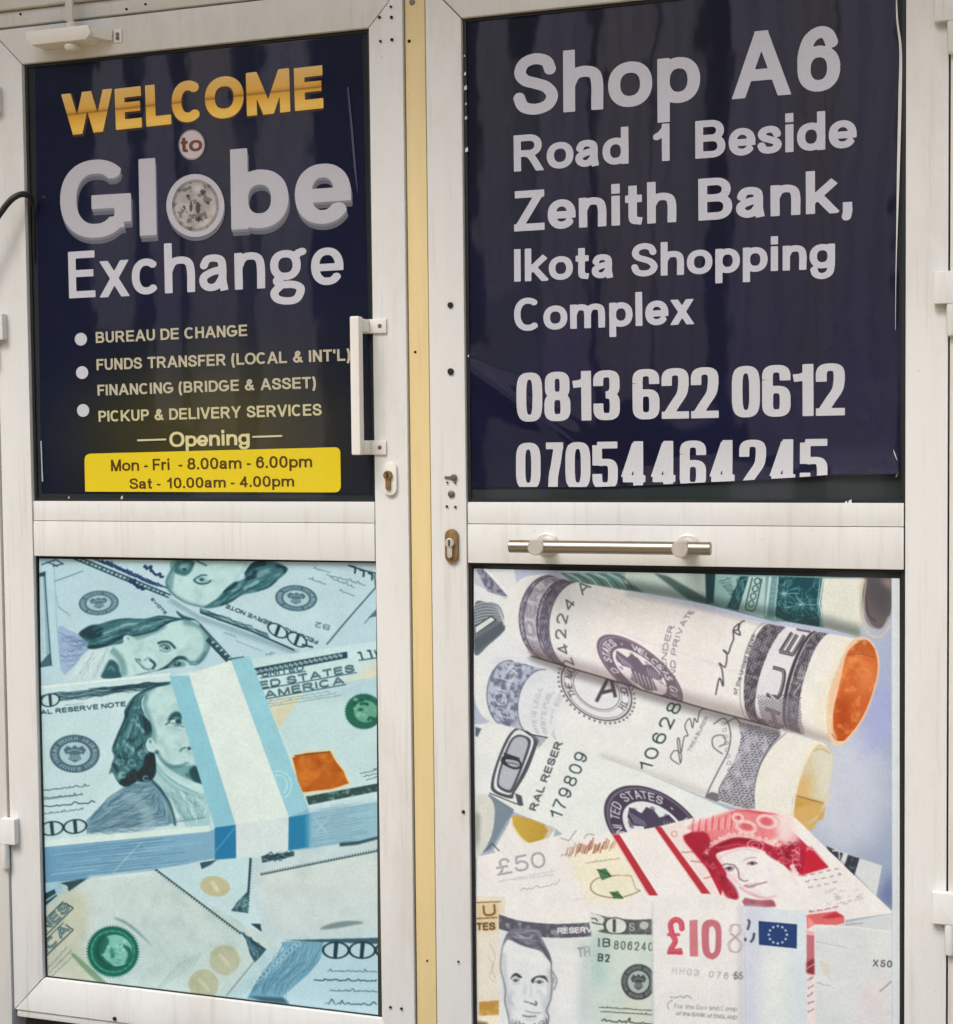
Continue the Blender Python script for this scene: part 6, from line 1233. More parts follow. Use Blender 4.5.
def sheet_colour(cv, tint=(1, 1, 1), sat=1., mid=.6, con=1.15):
    im = np.stack([blur2(cv.img[..., k], 1) for k in range(3)], -1)
    R = np.random.RandomState(3); g = blur2(R.rand(cv.h, cv.w)-.5, 1); yy, xx = np.mgrid[0:cv.h, 0:cv.w]/cv.sc; b = fbm(90, 14)(xx, yy)-.5
    lum = im.mean(-1, keepdims=True); im = lum+(im-lum)*sat; im = mid+(im-.6)*con; im = np.clip(im, .03, .95)*(1+.2*g+.05*b)[..., None]*np.array(tint)
    def f(x, y):
        u = np.clip((x-cv.x0)*cv.sc-.5, 0, cv.w-1.001); v = np.clip((y-cv.y0)*cv.sc-.5, 0, cv.h-1.001)
        i, j = u.astype(int), v.astype(int); a, b = (u-i)[:, None], (v-j)[:, None]
        i1, j1 = np.minimum(i+1, cv.w-1), np.minimum(j+1, cv.h-1)
        c = (im[j, i]*(1-a)+im[j, i1]*a)*(1-b)+(im[j1, i]*(1-a)+im[j1, i1]*a)*b
        return lin(c*255)
    return f

# ---- flat lettering: filled cells of a fine grid, cut cleanly along the outline
_MS = {1: [(0, 4, 7)], 2: [(4, 1, 5)], 3: [(0, 1, 5, 7)], 4: [(5, 2, 6)], 5: [(0, 4, 5, 2, 6, 7)], 6: [(4, 1, 2, 6)], 7: [(0, 1, 2, 6, 7)], 8: [(7, 6, 3)],
       9: [(0, 4, 6, 3)], 10: [(4, 1, 5, 6, 3, 7)], 11: [(0, 1, 5, 6, 3)], 12: [(7, 5, 2, 3)], 13: [(0, 4, 5, 2, 3)], 14: [(4, 1, 2, 3, 7)], 15: [(0, 1, 2, 3)]}
def cut_cells(m):
    h, w = m.shape; b = m >= .5
    code = b[:-1, :-1]*1+b[:-1, 1:]*2+b[1:, 1:]*4+b[1:, :-1]*8
    V, F = [], []; base = 0
    for c in range(1, 16):
        J, I = np.nonzero(code == c)
        if not len(J): continue
        q = [m[J, I], m[J, I+1], m[J+1, I+1], m[J+1, I]]
        X = [I, I+1, I+1, I]; Z = [J, J, J+1, J+1]
        pts = [np.stack([X[k], Z[k]], 1).astype(float) for k in range(4)]
        for k in range(4):
            a, d = q[k], q[(k+1) % 4]; t = np.clip((.5-a)/np.where(np.abs(d-a) < 1e-6, 1, d-a), 0, 1)[:, None]
            pts.append(pts[k]*(1-t)+pts[(k+1) % 4]*t)
        for poly in _MS[c]:
            P = np.stack([pts[k] for k in poly], 1); n, k = P.shape[:2]
            V.append(P.reshape(-1, 2)); F.append(np.arange(n*k).reshape(n, k)+base); base += n*k
    if not V: return np.zeros((0, 2)), []
    return np.vstack(V), F
def letter_cells(st, pw=.2, ph=.165, sc=70, gap=.075, gl=GLY, sn=2.25, word=.46, xh=.725):
    """text -> flat pieces in text space (cap height 1, width normalised to the last stroke)"""
    x = 0; kk = pw/ph; polys = []; spans = []
    for n_, ch in enumerate(st):
        if ch == ' ': x += word+(.1 if st[n_+1:n_+2] == '1' and gl is not IMP else 0); continue
        nx_ = st[n_+1] if n_+1 < len(st) else ' '
        gp = gap+(0 if gl is IMP or nx_ == ' ' else .045-.045*(ch in ROUND_R)-.045*(nx_ in ROUND_L)+.05*(ch == '1'))+(.16 if ch == '1' and nx_ == ' ' and gl is not IMP else 0)
        W, H, Ls, lo = glyph_lines(ch, pw, ph, xh, gl, .12, sn); hi = 1.02 if ch not in "bdhklfti'()&" or ch.isupper() else 1.1
        if gl[ch][1] == 'x' and ch not in 'bdhkltfi': hi = xh*1.0+(.06 if ch == 'g' else 0)
        spans.append((x, W, lo, hi, Ls)); x += W+gp
    tot = x-gp; pad = .08
    full = None; Y0, Y1 = -.42, 1.14
    cv = Sheet(-pad, Y0*kk, tot+pad, Y1*kk, sc); m = np.zeros((cv.h, cv.w))
    yy = (np.arange(cv.h)+.5)/sc/kk+Y0
    for x0, W, lo, hi, Ls in spans:
        q = []
        for L in Ls:
            P = np.asarray(L)+[x0, 0]; P = P*[1, kk]; q += quads(P, pw)
        mk = cv.mask(q, 0, True)
        if mk is None: continue
        sl, mm = mk; ys = yy[sl[0]]; mm = mm*((ys >= lo) & (ys <= hi))[:, None]
        m[sl] = np.maximum(m[sl], mm)
    m = blur2(m, 1); m[0] = m[-1] = 0; m[:, 0] = m[:, -1] = 0
    V, F = cut_cells(m)
    V = (V+.5)/sc+[-pad, Y0*kk]; V[:, 1] /= kk
    return V, F, tot
def lay_text(parent, st, a, b, cap, rgb, Y, mat, label, name='lettering', film=None, clip=None, slant=None, grad=None, shift=(0, 0), fat=None, **kw):
    """a = left end, b = right end of the base line, cap = height of capitals at the left end (points of the photograph)"""
    V, F, tot = letter_cells(st, **kw)
    A, B = at(a[0]+shift[0], a[1]+shift[1], Y), at(b[0]+shift[0], b[1]+shift[1], Y); T = at(a[0]+shift[0], a[1]+shift[1]-cap, Y)
    h = T[2]-A[2]; d = (B-A)/tot; nrm = np.array([-d[2], 0, d[0]]); nrm /= np.linalg.norm(nrm)
    P = A+V[:, :1]*d+V[:, 1:]*nrm*h
    col = np.tile(lin(rgb), (len(P), 1)) if grad is None else grad(V)
    if clip is not None:
        F = [f[clip(P[f].mean(1))] for f in F]; F = [f for f in F if len(f)]
    if film is not None: P[:, 1] += film(P)
    # merge polygons of different size into one mesh
    idx = np.concatenate([f.ravel() for f in F]); ln = np.concatenate([np.full(len(f), f.shape[1]) for f in F])
    me = bpy.data.meshes.new(name); off = np.array(ORIGIN[parent.name]); used, inv = np.unique(idx, return_inverse=True)
    Q = (P[used]-off).astype(np.float32)
    me.vertices.add(len(Q)); me.vertices.foreach_set('co', Q.ravel()); me.loops.add(len(idx)); me.loops.foreach_set('vertex_index', inv.astype(np.int32))
    me.polygons.add(len(ln)); me.polygons.foreach_set('loop_start', np.r_[0, np.cumsum(ln)[:-1]].astype(np.int32)); me.update(calc_edges=True); me.validate()
    ca = me.color_attributes.new('print', 'FLOAT_COLOR', 'POINT'); c = np.ones((len(Q), 4), np.float32); c[:, :3] = col[used]; ca.data.foreach_set('color', c.ravel())
    bm = bmesh.new(); bm.from_mesh(me); bmesh.ops.remove_doubles(bm, verts=bm.verts, dist=2e-5); bm.to_mesh(me); bm.free()
    return plain_obj(name, me, mat, parent, label)
def flat_shape(parent, name, pts, Y, rgb, mat, label=None):
    P = at(np.array(pts)[:, 0], np.array(pts)[:, 1], Y); me = bpy.data.meshes.new(name)
    P = P-np.array(ORIGIN[parent.name]); me.from_pydata([tuple(p) for p in P], [], [tuple(range(len(P)))])
    if (me.polygons[0].normal.y > 0): me.flip_normals()
    ca = me.color_attributes.new('print', 'FLOAT_COLOR', 'POINT'); c = np.ones((len(P), 4), np.float32); c[:, :3] = lin(rgb); ca.data.foreach_set('color', c.ravel())
    return plain_obj(name, me, mat, parent, label)

# ---------------------------------------------------------------- ground and the shop round the doors
GZ = 0.
structure(obj('ground', MB().add([(-60, -60, GZ-.004), (60, -60, GZ-.004), (60, 60, GZ-.004), (-60, 60, GZ-.004)], [(0, 1, 2, 3)]), M_GROUND))
structure(obj('pavement', MB().box(-4, 3, -.75, .3, GZ-.1, GZ), M_SLAB, bevel=.004))
LX0, LP0, LP1, LX1 = -1.9584, -1.8854, -1.1245, -1.0557
RX0, RP0, RP1, RX1 = -1.0098, -.9392, -.1536, -.0838
E_ = EYE[2]
ZT, ZM, ZL, ZB = E_+.781, E_-.108, E_-.221, E_-1.1046
ZTOP = ZT+.073; ZBOT = ZB-.073
shop = thing('shop_building', 'cream rendered shop building around the pair of glazed doors', 'building', (-1, .2, 0))
wl = MB().box(-4, LX0-.085, .0, .25, 0, 3.4).box(RX1+.085, 3, .0, .25, 0, 3.4).box(LX0-.085, RX1+.085, .0, .25, ZTOP+.14, 3.4)
obj('wall', wl, M_WALL, shop)
obj('unseen_canopy', MB().box(-4, 3, -1.02, -.002, 3.0, 3.15), M_SOFFIT, shop, bevel=.01)  # unseen overhang, sized and tinted to shade and warm the door tops
obj('interior', MB().box(-4, 3, .3, 3, 0, 3.2), M_DARKW, shop)

fr = thing('door_frame', 'fixed aged white frame with tan centre post around both glazed doors', 'door frame', (-1.03, 0, 0))
obj('jamb', MB().box(LX0-.085, LX0-.0035, -.004, .07, 0, ZTOP+.0035), M_FRAME, fr, .0025)
obj('jamb', MB().box(RX1+.003, RX1+.085, -.004, .07, 0, ZTOP+.0035), M_FRAME, fr, .0025)
obj('header', MB().box(LX0-.085, RX1+.085, -.002, .07, ZTOP+.004, ZTOP+.034).box(LX0-.085, RX1+.085, -.014, .07, ZTOP+.036, ZTOP+.14), M_FRAME, fr, .0025)
ml = obj('mullion', MB().box(LX1+.003, RX0-.0035, .006, .07, 0, ZTOP), M_TAN, fr, .002)
obj('rebate', MB().box(LX0-.08, RX1+.08, .045, .068, .002, ZTOP+.1), M_JOINT, fr)  # dark sheet behind the leaves; its colour stands in for gap shade
def hole(parent, px, py, r, Y=-.0035, name='screw_hole', mat=None):
    p = at(px, py, Y); q = MB(); q.lathe((p[0], Y+.0028, p[2]), (0, -1, 0), [(0, r), (.0022, r), (.003, r*.8)], 12); return obj(name, q, mat or M_HOLE, parent)
for px, py, r in ((409, 41, .0032), (415, 352, .0026), (427, 961, .0022)): hole(fr, px, py, r, .0048)
hole(fr, 412, 2, .006, .0048, 'screw', M_SCREW)
for px, py in ((126, 9), (145, 4), (20, 14)): hole(fr, px, py, .0025, -.0148)

# ---------------------------------------------------------------- door leaves
def leaf(root, x0, p0, p1, x1, mitres=True):
    Y0, Y1 = 0., .045; g = .0012
    t, b, m, l = ZT, ZB, ZM, ZL
    obj('stile', MB().prism([(x0, ZBOT), (p0-g, b+g if mitres else b), (p0-g, t-g), (x0, ZTOP-g)], Y0, Y1), M_WHITE, root, .0016)
    obj('stile', MB().prism([(x1, ZBOT), (p1+g, b+g), (p1+g, t-g), (x1, ZTOP-g)], Y0, Y1), M_WHITE, root, .0016)
    obj('rail', MB().prism([(x0+g, ZTOP), (x1-g, ZTOP), (p1, t), (p0, t)], Y0, Y1), M_WHITE, root, .0016)
    obj('rail', MB().prism([(x0+g, ZBOT), (x1-g, ZBOT), (p1, b), (p0, b)], Y0, Y1), M_WHITE, root, .0016)
    zj = m-.041
    r = obj('rail', MB().box(p0+g, p1-g, Y0+.0008, Y1, l, zj), M_WHITE, root, .0012)
    obj('glazing_bead', MB().box(p0+g, p1-g, Y0+.0022, Y1, zj+.0012, m), M_WHITE, r, .0012)
    obj('door_sweep', MB().box(x0+.004, x1-.004, Y0+.004, Y1, ZBOT-.016, ZBOT-.001), M_FRAME, root, .0015)
    for z0, z1 in ((m, t), (b, l)):
        gl = obj('glass_pane', MB().box(p0-.004, p1+.004, .0135, .021, z0-.004, z1+.004), M_GLASS, root)
        w = .0055 if z0 > E_-.2 or x0 > -1.5 else .0022  # on the left lower pane the thin dark strip stands in for a shadow line
        obj('gasket', MB().box(p0, p0+w, .009, .0135, z0, z1).box(p1-w, p1, .009, .0135, z0, z1).box(p0+w, p1-w, .009, .0135, z1-w, z1).box(p0+w, p1-w, .009, .0135, z0, z0+w), M_RUBBER, gl)
def hinge(root, xj, z, side):
    """leaf block over the joint, barrel under it; side = +1 when the door lies to the right"""
    h = obj('hinge', MB().prism(roundrect(min(xj-.012*side, xj+.024*side), max(xj-.012*side, xj+.024*side), z-.027, z+.027, .003), -.017, -.0005), M_WHITE, root, .002)
    obj('barrel', MB().lathe((xj-.005*side, -.0095, z-.0275), (0, 0, -1), [(0, .0085), (.048, .0085), (.052, .007), (.054, .004)], 18), M_WHITE, h)
    return h

LD = thing('glazed_door', 'left door with navy welcome and opening hours film above a blue banded stack of notes', 'door', (LX0, .02, 0), 'pair of glazed shop doors')
RD = thing('glazed_door', 'right door with navy address and phone film above rolled notes and a steel bar handle', 'door', (RX1, .02, 0), 'pair of glazed shop doors')
leaf(LD, LX0, LP0, LP1, LX1); leaf(RD, RX0, RP0, RP1, RX1)
for py in (98, 326.5, 831): hinge(LD, LX0-.001, at(8, py, -.01)[2], 1)
for py in (5, 287.5, 908): hinge(RD, RX1+.001, at(946, py, -.01)[2], -1)
for px, py, r in ((390.5, 6.5, .0022), (379, 17, .0028), (391, 17, .0028), (380, 41, .0024), (391.5, 39.5, .003), (390, 1007.5, .0026), (401, 1009, .0026), (114, 1019, .004)): hole(LD, px, py, r)
for px, py, r in ((450, 305, .0055), (450.3, 371.5, .0062), (447, 482.5, .0018), (455, 483, .0016), (446.5, 506.5, .0022), (455, 507, .0022), (458, 962, .002), (463, 812, .003)): hole(RD, px, py, r)
hole(RD, 451, 494, .0068, name='spindle_hole', mat=M_SCREW)
p = at(451, 477.5, 0)
k_ = MB(); k_.prism(roundrect(p[0]-.012, p[0]+.004, p[2]-.0022, p[2]+.0022, .002), -.003, -.0004); k_.lathe((p[0]+.0065, -.0004, p[2]), (0, -1, 0), [(0, .0062), (.004, .0062), (.006, .004)], 14); obj('latch_stub', k_, M_SCREW, RD)

# lock plates
def lock(root, px, py, w, h, mat, cyl, Ya=-.007):
    p = at(px, py, Ya); x, z = p[0], p[2]
    e = obj('lock_plate', MB().prism(roundrect(x-w/2, x+w/2, z-h/2, z+h/2, w/2, 8), Ya, -.0004), mat, root, .0018)
    c = MB(); c.lathe((x-.002, Ya-.0003, z+.006), (0, -1, 0), [(0, .0088), (.005, .0088), (.006, .0078)], 22); c.prism(roundrect(x-.0068, x+.0028, z-.022, z+.002, .0046), Ya-.0045, Ya-.0004)
    b = obj('lock_cylinder', c, cyl, e)
    obj('keyway', MB().prism([(x-.0035, z+.0005), (x-.0005, z+.0005), (x-.0005, z+.0115), (x-.0035, z+.0115)], Ya-.0072, Ya-.0058), M_HOLE, b)
lock(LD, 389.5, 478.5, .0275, .064, M_HANDLE, M_BRASS); lock(RD, 451.3, 546, .0262, .063, M_BRASS, M_STEELF)

# white pull handle
H = MB(); a, b = at(356.3, 316.5, -.045), at(356.3, 455, -.045)
hd = obj('pull_handle', MB().prism(roundrect(a[0]-.0092, a[0]+.0092, b[2], a[2], .003), -.056, -.036), M_HANDLE, LD, .006, seg=4)
for py in (326, 447.5):
    c = at(380, py, -.003)
    obj('bracket', MB().box(a[0]-.006, a[0]+.010, -.0358, -.0055, c[2]-.0125, c[2]+.0125).box(a[0]-.006, c[0]+.013, -.0052, -.0002, c[2]-.0135, c[2]+.0135), M_HANDLE, hd, .0018)
    hole(hd, 379.5, py, .0042, -.0062, 'screw', M_SCREW)

# steel bar handle
yb = -.062; a, b = at(509.5, 545.5, yb), at(711, 549.5, yb); zz = (a[2]+b[2])/2
bh = obj('bar_handle', MB().lathe((a[0], yb, zz), (1, 0, 0), [(0, .0105), (.0012, .0116), (b[0]-a[0]-.0012, .0116), (b[0]-a[0], .0105)], 32), M_STEEL, RD)
for px in (536, 680):
    x = at(px, 548, yb-.012)[0]
    s_ = obj('standoff', MB().lathe((x, -.0005, zz), (0, -1, 0), [(0, .0165), (.003, .0165), (.0035, .013), (.045, .013), (.046, .0148), (.0775, .0148), (.0795, .0132)], 34), M_STEELF, bh)
    obj('rosette', MB().lathe((x, -.0002, zz), (0, -1, 0), [(0, .0215), (.004, .0215), (.0055, .0195)], 34), M_STEELF, s_)

# closer at the top left corner
q = [at(px, py, -.04) for px, py in ((27, 32), (89, 25), (92, 41), (28, 45))]
x0, x1, zt, zb = q[0][0], q[1][0], (q[0][2]+q[1][2])/2, (q[2][2]+q[3][2])/2
cl = obj('door_closer', MB().prism([(x0, zt), (x1, zt), (x1+.008, zb+.012), (x1-.004, zb), (x0+.014, zb), (x0, zb+.014)], -.046, -.0015), M_HANDLE, LD, .003)
obj('end_cap', MB().add([(x1+.004, -.040, zt-.003), (x1+.004, -.040, zb+.006), (x1+.03, -.006, zb+.004), (x1+.03, -.006, zt-.004), (x1+.004, -.0016, zt-.003), (x1+.004, -.0016, zb+.006), (x1+.03, -.0016, zb+.004), (x1+.03, -.0016, zt-.004)],
    [(0, 1, 2, 3), (0, 4, 5, 1), (3, 2, 6, 7), (0, 3, 7, 4), (1, 5, 6, 2), (4, 7, 6, 5)]), M_HANDLE, cl, .001)
obj('mounting_plate', MB().box(x1+.032, x1+.05, -.003, -.0004, zb, zt-.002), M_HANDLE, cl, .0008)
for pz in (zt-.013, zb+.008): 
    o_ = MB(); o_.lathe((x1+.041, -.0028, pz), (0, -1, 0), [(0, .0042), (.0024, .0036)], 12); obj('screw', o_, M_SCREW, cl)
kb = at(70.5, 54, -.03); ks = MB()
ks.lathe((kb[0], -.024, zt), (0, 0, 1), [(0, .0085), (.004, .0095), (.012, .0095), (.015, .007)], 20); obj('spindle', ks, M_HANDLE, cl)
obj('pinion_cap', MB().lathe((kb[0], -.026, zb+.001), (0, 0, -1), [(0, .009), (.003, .0135), (.007, .0145), (.012, .0125), (.0155, .008), (.0165, .003)], 24), M_HANDLE, cl)
obj('closer_arm', MB().box(kb[0]-.010, kb[0]+.007, -.031, -.026, zt+.0152, zt+.16), M_FRAME, cl, .001)

# ---------------------------------------------------------------- films below the rails
YF = .0128
def wav(sd, amp, cell):
    f = fbm(sd, cell); return lambda x, y: -amp*f(x, y)
cvL = art_left(); cvR = art_right()
W, F, C = printed_grid('window_film', ((39.4, 558.6), (376.2, 562.8), (378.2, 1015.3), (45.2, 977.3)), YF, 1.7, sheet_colour(cvL, (.965, 1., .995), .98, .575, 1.24), wav(2, .0012, 90))
plain_obj('window_film', fast_mesh('window_film', W, F, C, ORIGIN[LD.name]), M_LOWER, LD, 'pale blue photo film of fanned notes and a banded stack')
W, F, C = printed_grid('window_film', ((474, 568.6), (899.6, 578.4), (899.6, 1056), (474, 1046)), YF, 1.7, sheet_colour(cvR, (.99, 1., 1.0), .88, .61, 1.2), wav(5, .0012, 90))
plain_obj('window_film', fast_mesh('window_film', W, F, C, ORIGIN[RD.name]), M_LOWER, RD, 'pale photo film of rolled notes of several currencies')

# ---------------------------------------------------------------- navy films above the rails
YN = .0126
f1, f2 = fbm(21, 120), fbm(33, 60)
def waveL(x, y): return -.0007*f1(x, y)-.00015*f2(x, y)
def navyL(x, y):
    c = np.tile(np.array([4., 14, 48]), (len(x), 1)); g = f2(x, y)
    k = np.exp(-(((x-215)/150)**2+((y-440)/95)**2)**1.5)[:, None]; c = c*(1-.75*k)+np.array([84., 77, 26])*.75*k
    r = (np.clip((x-230)/120, 0, 1)*np.clip((y-250)/160, 0, 1))[:, None]*(1-k); c = c*(1-.6*r)+np.array([40., 40, 48])*.6*r  # grey lower right: a reflection's tone put into the ink colour
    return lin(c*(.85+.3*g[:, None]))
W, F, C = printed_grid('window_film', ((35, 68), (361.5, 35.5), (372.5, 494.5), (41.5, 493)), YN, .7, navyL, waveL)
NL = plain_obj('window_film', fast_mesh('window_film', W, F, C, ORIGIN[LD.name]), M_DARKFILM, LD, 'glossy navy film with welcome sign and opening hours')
def back(P):
    """photograph point of a place on the film plane"""
    d = P-EYE; w = d@_fw; return 476.5+FPX*(d@_r2)/w, 512-FPX*(d@_u2)/w
filmL = lambda P: waveL(*back(P))
DY = .00025
def TL(st, a, b, cap, rgb, label, Yo=1, **kw): return lay_text(NL, st, a, b, cap, rgb, YN-DY*Yo, kw.pop('mat', M_LETTER), label, film=filmL, **kw)
def gold(V):
    y = V[:, 1]; c = np.interp(y, [0, .12, .3, .46, .5, .54, .62, 1], range(8)); T = np.array([(246, 200, 84), (248, 206, 96), (242, 190, 70), (226, 170, 56), (160, 112, 34), (214, 160, 54), (230, 180, 78), (232, 194, 118)], float)
    i = np.clip(c.astype(int), 0, 6); f = (c-i)[:, None]; return lin(T[i]*(1-f)+T[i+1]*f)
TL('WELCOME', (63, 135.5), (323.5, 108), 40.5, (214, 160, 70), 'gold bevelled word of greeting', grad=gold, pw=.26, ph=.235, gap=.075, sc=130, gl=GLW)
TL('WELCOME', (63, 135.5), (323.5, 108), 42.5, (62, 40, 14), 'dark gold glow under the greeting', Yo=.5, pw=.3, ph=.27, gap=.04, sc=60, gl=GLW, shift=(.4, 2.4), name='lettering_shadow')
o_ = flat_shape(NL, 'badge', ell(191.8, 144.8, 13.2, 15.2), YN-DY-.0018, (150, 146, 150), M_LETTER); flat_shape(NL, 'badge', ell(191.8, 144.8, 12, 13.8), YN-2*DY-.0018, (206, 196, 200), M_LETTER, 'round pale badge with the word to')
TL('to', (181, 152.6), (202.5, 150.6), 15.5, (112, 62, 48), 'small brown word to', Yo=10, pw=.2, ph=.17)
GKW = dict(pw=.21, ph=.17, gap=.06, sc=190)
for dx, dy, rgb, Yo, nm in ((1.6, 6.2, (104, 108, 122), .6, 'lettering_shadow'), (.5, 2.6, (130, 134, 146), .8, 'lettering_shadow'), (0, 0, (196, 198, 210), 1.4, 'lettering')):
    lb = 'large bevelled pale shop name' if nm == 'lettering' else None
    for st, a, b, cap in (('G', (60.8, 239.5), (131.5, 236), 77), ('l', (139.8, 236), (156.8, 235), 55.5*1.02), ('b', (231.5, 230), (289, 226.5), 58), ('e', (295.5, 225.5), (351.4, 222), 82)):
        k = dict(GKW)
        if st == 'e': k.update(pw=.215, ph=.165)
        if st == 'b': k.update(pw=.222, ph=.185)
        if st == 'G': k.update(pw=.222, ph=.178)
        cp = {'G': 77.5, 'l': 77/1.0, 'b': 80.5, 'e': 82.5}[st]
        TL(st, a, b, cp, rgb, lb, Yo=Yo, name=nm, shift=(dx, dy), **k)
cring = ell(195.3, 205.5, 29, 31.5)
flat_shape(NL, 'coin', cring+[.8, 4], YN-.6*DY-.0018, (112, 114, 126), M_LETTER); flat_shape(NL, 'coin', cring, YN-1.2*DY-.0018, (196, 197, 208), M_LETTER, 'round coin standing in for a letter')
def coin(x, y):
    c = np.tile(np.array([176., 174, 172]), (len(x), 1)); r = np.hypot((x-195.5)/23.5, (y-205.5)/26); g = fbm(81, 9)(x, y); h = fbm(82, 5)(x, y)
    c *= (.78+.5*g)[:, None]; c[h > .62] *= .66; c[(r > .86)] *= .8
    for cx, cy, rx, ry in ((191, 207, 1.6, 5), (198, 208, 2.4, 6), (184, 207, 1.4, 1.6), (208, 203, 1.8, 1.8), (198, 219, 3, 2.6), (203, 192, 3, 2.5), (188, 196, 2, 1.6)): c[((x-cx)/rx)**2+((y-cy)/ry)**2 < 1] *= .45
    return lin(np.clip(c, 0, 255))
rr, tt = np.meshgrid(np.linspace(0, 1, 36), np.linspace(0, 2*math.pi, 120)); cx_, cy_ = (195.5+23.5*rr*np.cos(tt)).ravel(), (205.5+26*rr*np.sin(tt)).ravel()
i_ = np.arange(36*120).reshape(120, 36); F = np.stack([i_[:-1, :-1].ravel(), i_[:-1, 1:].ravel(), i_[1:, 1:].ravel(), i_[1:, :-1].ravel()], 1)
plain_obj('coin_face', fast_mesh('coin_face', at(cx_, cy_, YN-1.9*DY-.0018), F, coin(cx_, cy_), ORIGIN[LD.name]), M_LETTER, NL)
TL('Exchange', (69.3, 298.5), (343.8, 284.2), 46.5, (208, 212, 224), 'white word under the shop name', pw=.185, ph=.15, gap=.095, gl=GLX, sc=150, xh=.76)
LIST = dict(pw=.205, ph=.175, gap=.1, word=.42, sc=50); CR = (196, 192, 166)
TL('BUREAU DE CHANGE', (96, 343.2), (247.4, 336), 11.2, CR, 'first service line in cream capitals', **LIST)
TL("FUNDS TRANSFER (LOCAL & INT'L)", (96.8, 370.4), (350.4, 360.6), 11.3, CR, 'second service line in cream capitals', **LIST)
TL('FINANCING (BRIDGE & ASSET)', (97.8, 395.8), (316, 388.2), 11, CR, 'third service line in cream capitals', **LIST)
TL('PICKUP & DELIVERY SERVICES', (98.8, 422), (322, 415.4), 11.2, (204, 200, 158), 'fourth service line in cream capitals', **LIST)
for cx, cy in ((80.9, 339.2), (82.1, 372.6), (83.1, 410.4)): flat_shape(NL, 'bullet', ell(cx, cy, 6.1, 6.4), YN-DY-.002, (206, 210, 220), M_LETTER)
TL('Opening', (169.8, 447.2), (250, 444.8), 15.2, (220, 212, 160), 'cream word above the hours panel', pw=.195, ph=.165, gap=.07, sc=50)
for p0, p1 in (((137.2, 440.4), (166.2, 439.4)), ((252.4, 436.9), (282.2, 435.9))): flat_shape(NL, 'dash', [(p0[0], p0[1]-.9), (p1[0], p1[1]-.9), (p1[0], p1[1]+.9), (p0[0], p0[1]+.9)], YN-DY-.002, (214, 208, 172), M_LETTER)
def px_round(tl, tr, br, bl, r):
    P = np.array([tl, tr, br, bl], float); out = []
    for k in range(4):
        a, b, c = P[k-1], P[k], P[(k+1) % 4]; u = (a-b)/np.linalg.norm(a-b); v = (c-b)/np.linalg.norm(c-b)
        if r[k] == 0: out.append(b[None]); continue
        s_ = np.linspace(0, 1, 9)[:, None]; out.append((b+u*r[k])*(1-s_)**2+2*b*s_*(1-s_)+(b+v*r[k])*s_**2)
    return np.vstack(out)
YP = YN-.0022
pn_ = flat_shape(NL, 'hours_panel', px_round((84.4, 453.8), (340.2, 447.1), (341, 492.4), (85.2, 491.6), (7, 6, 7, 0)), YP, (232, 210, 30), M_LETTER, 'bright yellow panel with the opening hours')
HK = dict(pw=.185, ph=.16, gap=.09, word=.36, sc=56)
for st, a, b, cap in (('Mon - Fri  - 8.00am - 6.00pm', (111.1, 471.2), (312.2, 467.2), 11.4), ('Sat - 10.00am - 4.00pm', (129.6, 489), (294.2, 486.4), 10.6)):
    lay_text(pn_, st, a, b, cap, (84, 58, 10), YP-.0003, M_LETTER, 'brown line of opening hours', **HK)
flat_shape(NL, 'crease_highlight', [(40.4, 441), (41.6, 441), (42.6, 470), (43.2, 482), (41.8, 481), (41.2, 462)], YN-.0026, (170, 190, 206), M_LETTER)  # crease highlights put into the colour of flat slivers
flat_shape(NL, 'crease_highlight', [(347, 86), (348.6, 88), (353, 130), (357, 180), (358, 196), (354, 168), (350, 120)], YN-.0028, (70, 80, 108), M_LETTER)

# right film: its foot has slumped into a lip above the bead
LIPX = np.array([462, 600, 680, 740, 800, 832, 868, 905.]); LIPY = np.array([487.6, 487.4, 484.2, 481.2, 477.6, 475, 474.2, 473.6])
f3, f4 = fbm(61, 150), fbm(63, 70)
def waveR(x, y):
    lip = np.interp(x, LIPX, LIPY); t = np.clip((y-(lip-34))/34, 0, 1); foldl = np.exp(-((y-(372+(x-470)*.62))/16)**2)*np.clip((600-x)/80, 0, 1)
    bag = np.clip((x-690)/190, 0, 1)**1.5*np.clip((y-380)/80, 0, 1)
    return -.0007*f3(x, y)-.00012*f4(x, y)-.006*t**2*(.35+.65*np.clip((x-560)/300, 0, 1))-.0022*foldl-.005*bag
def navyR(x, y):
    c = np.tile(np.array([5., 11, 40]), (len(x), 1)); k = np.clip((y-120)/260, 0, 1)[:, None]; c = c*(1-k)+np.array([9., 13, 48])*k  # lighter towards the foot: reflected tone mixed into the ink
    return lin(c*(.8+.4*f4(x, y)[:, None]))
tlr, trr = back(np.array([RP0+.006, YN, ZT-.007])), back(np.array([RP1-.012, YN, ZT-.005]))
W, F, C = printed_grid('window_film', ((tlr[0], tlr[1]), (trr[0], trr[1]), (899.5, 473.7), (469.5, 487.6)), YN, .8, navyR, waveR)
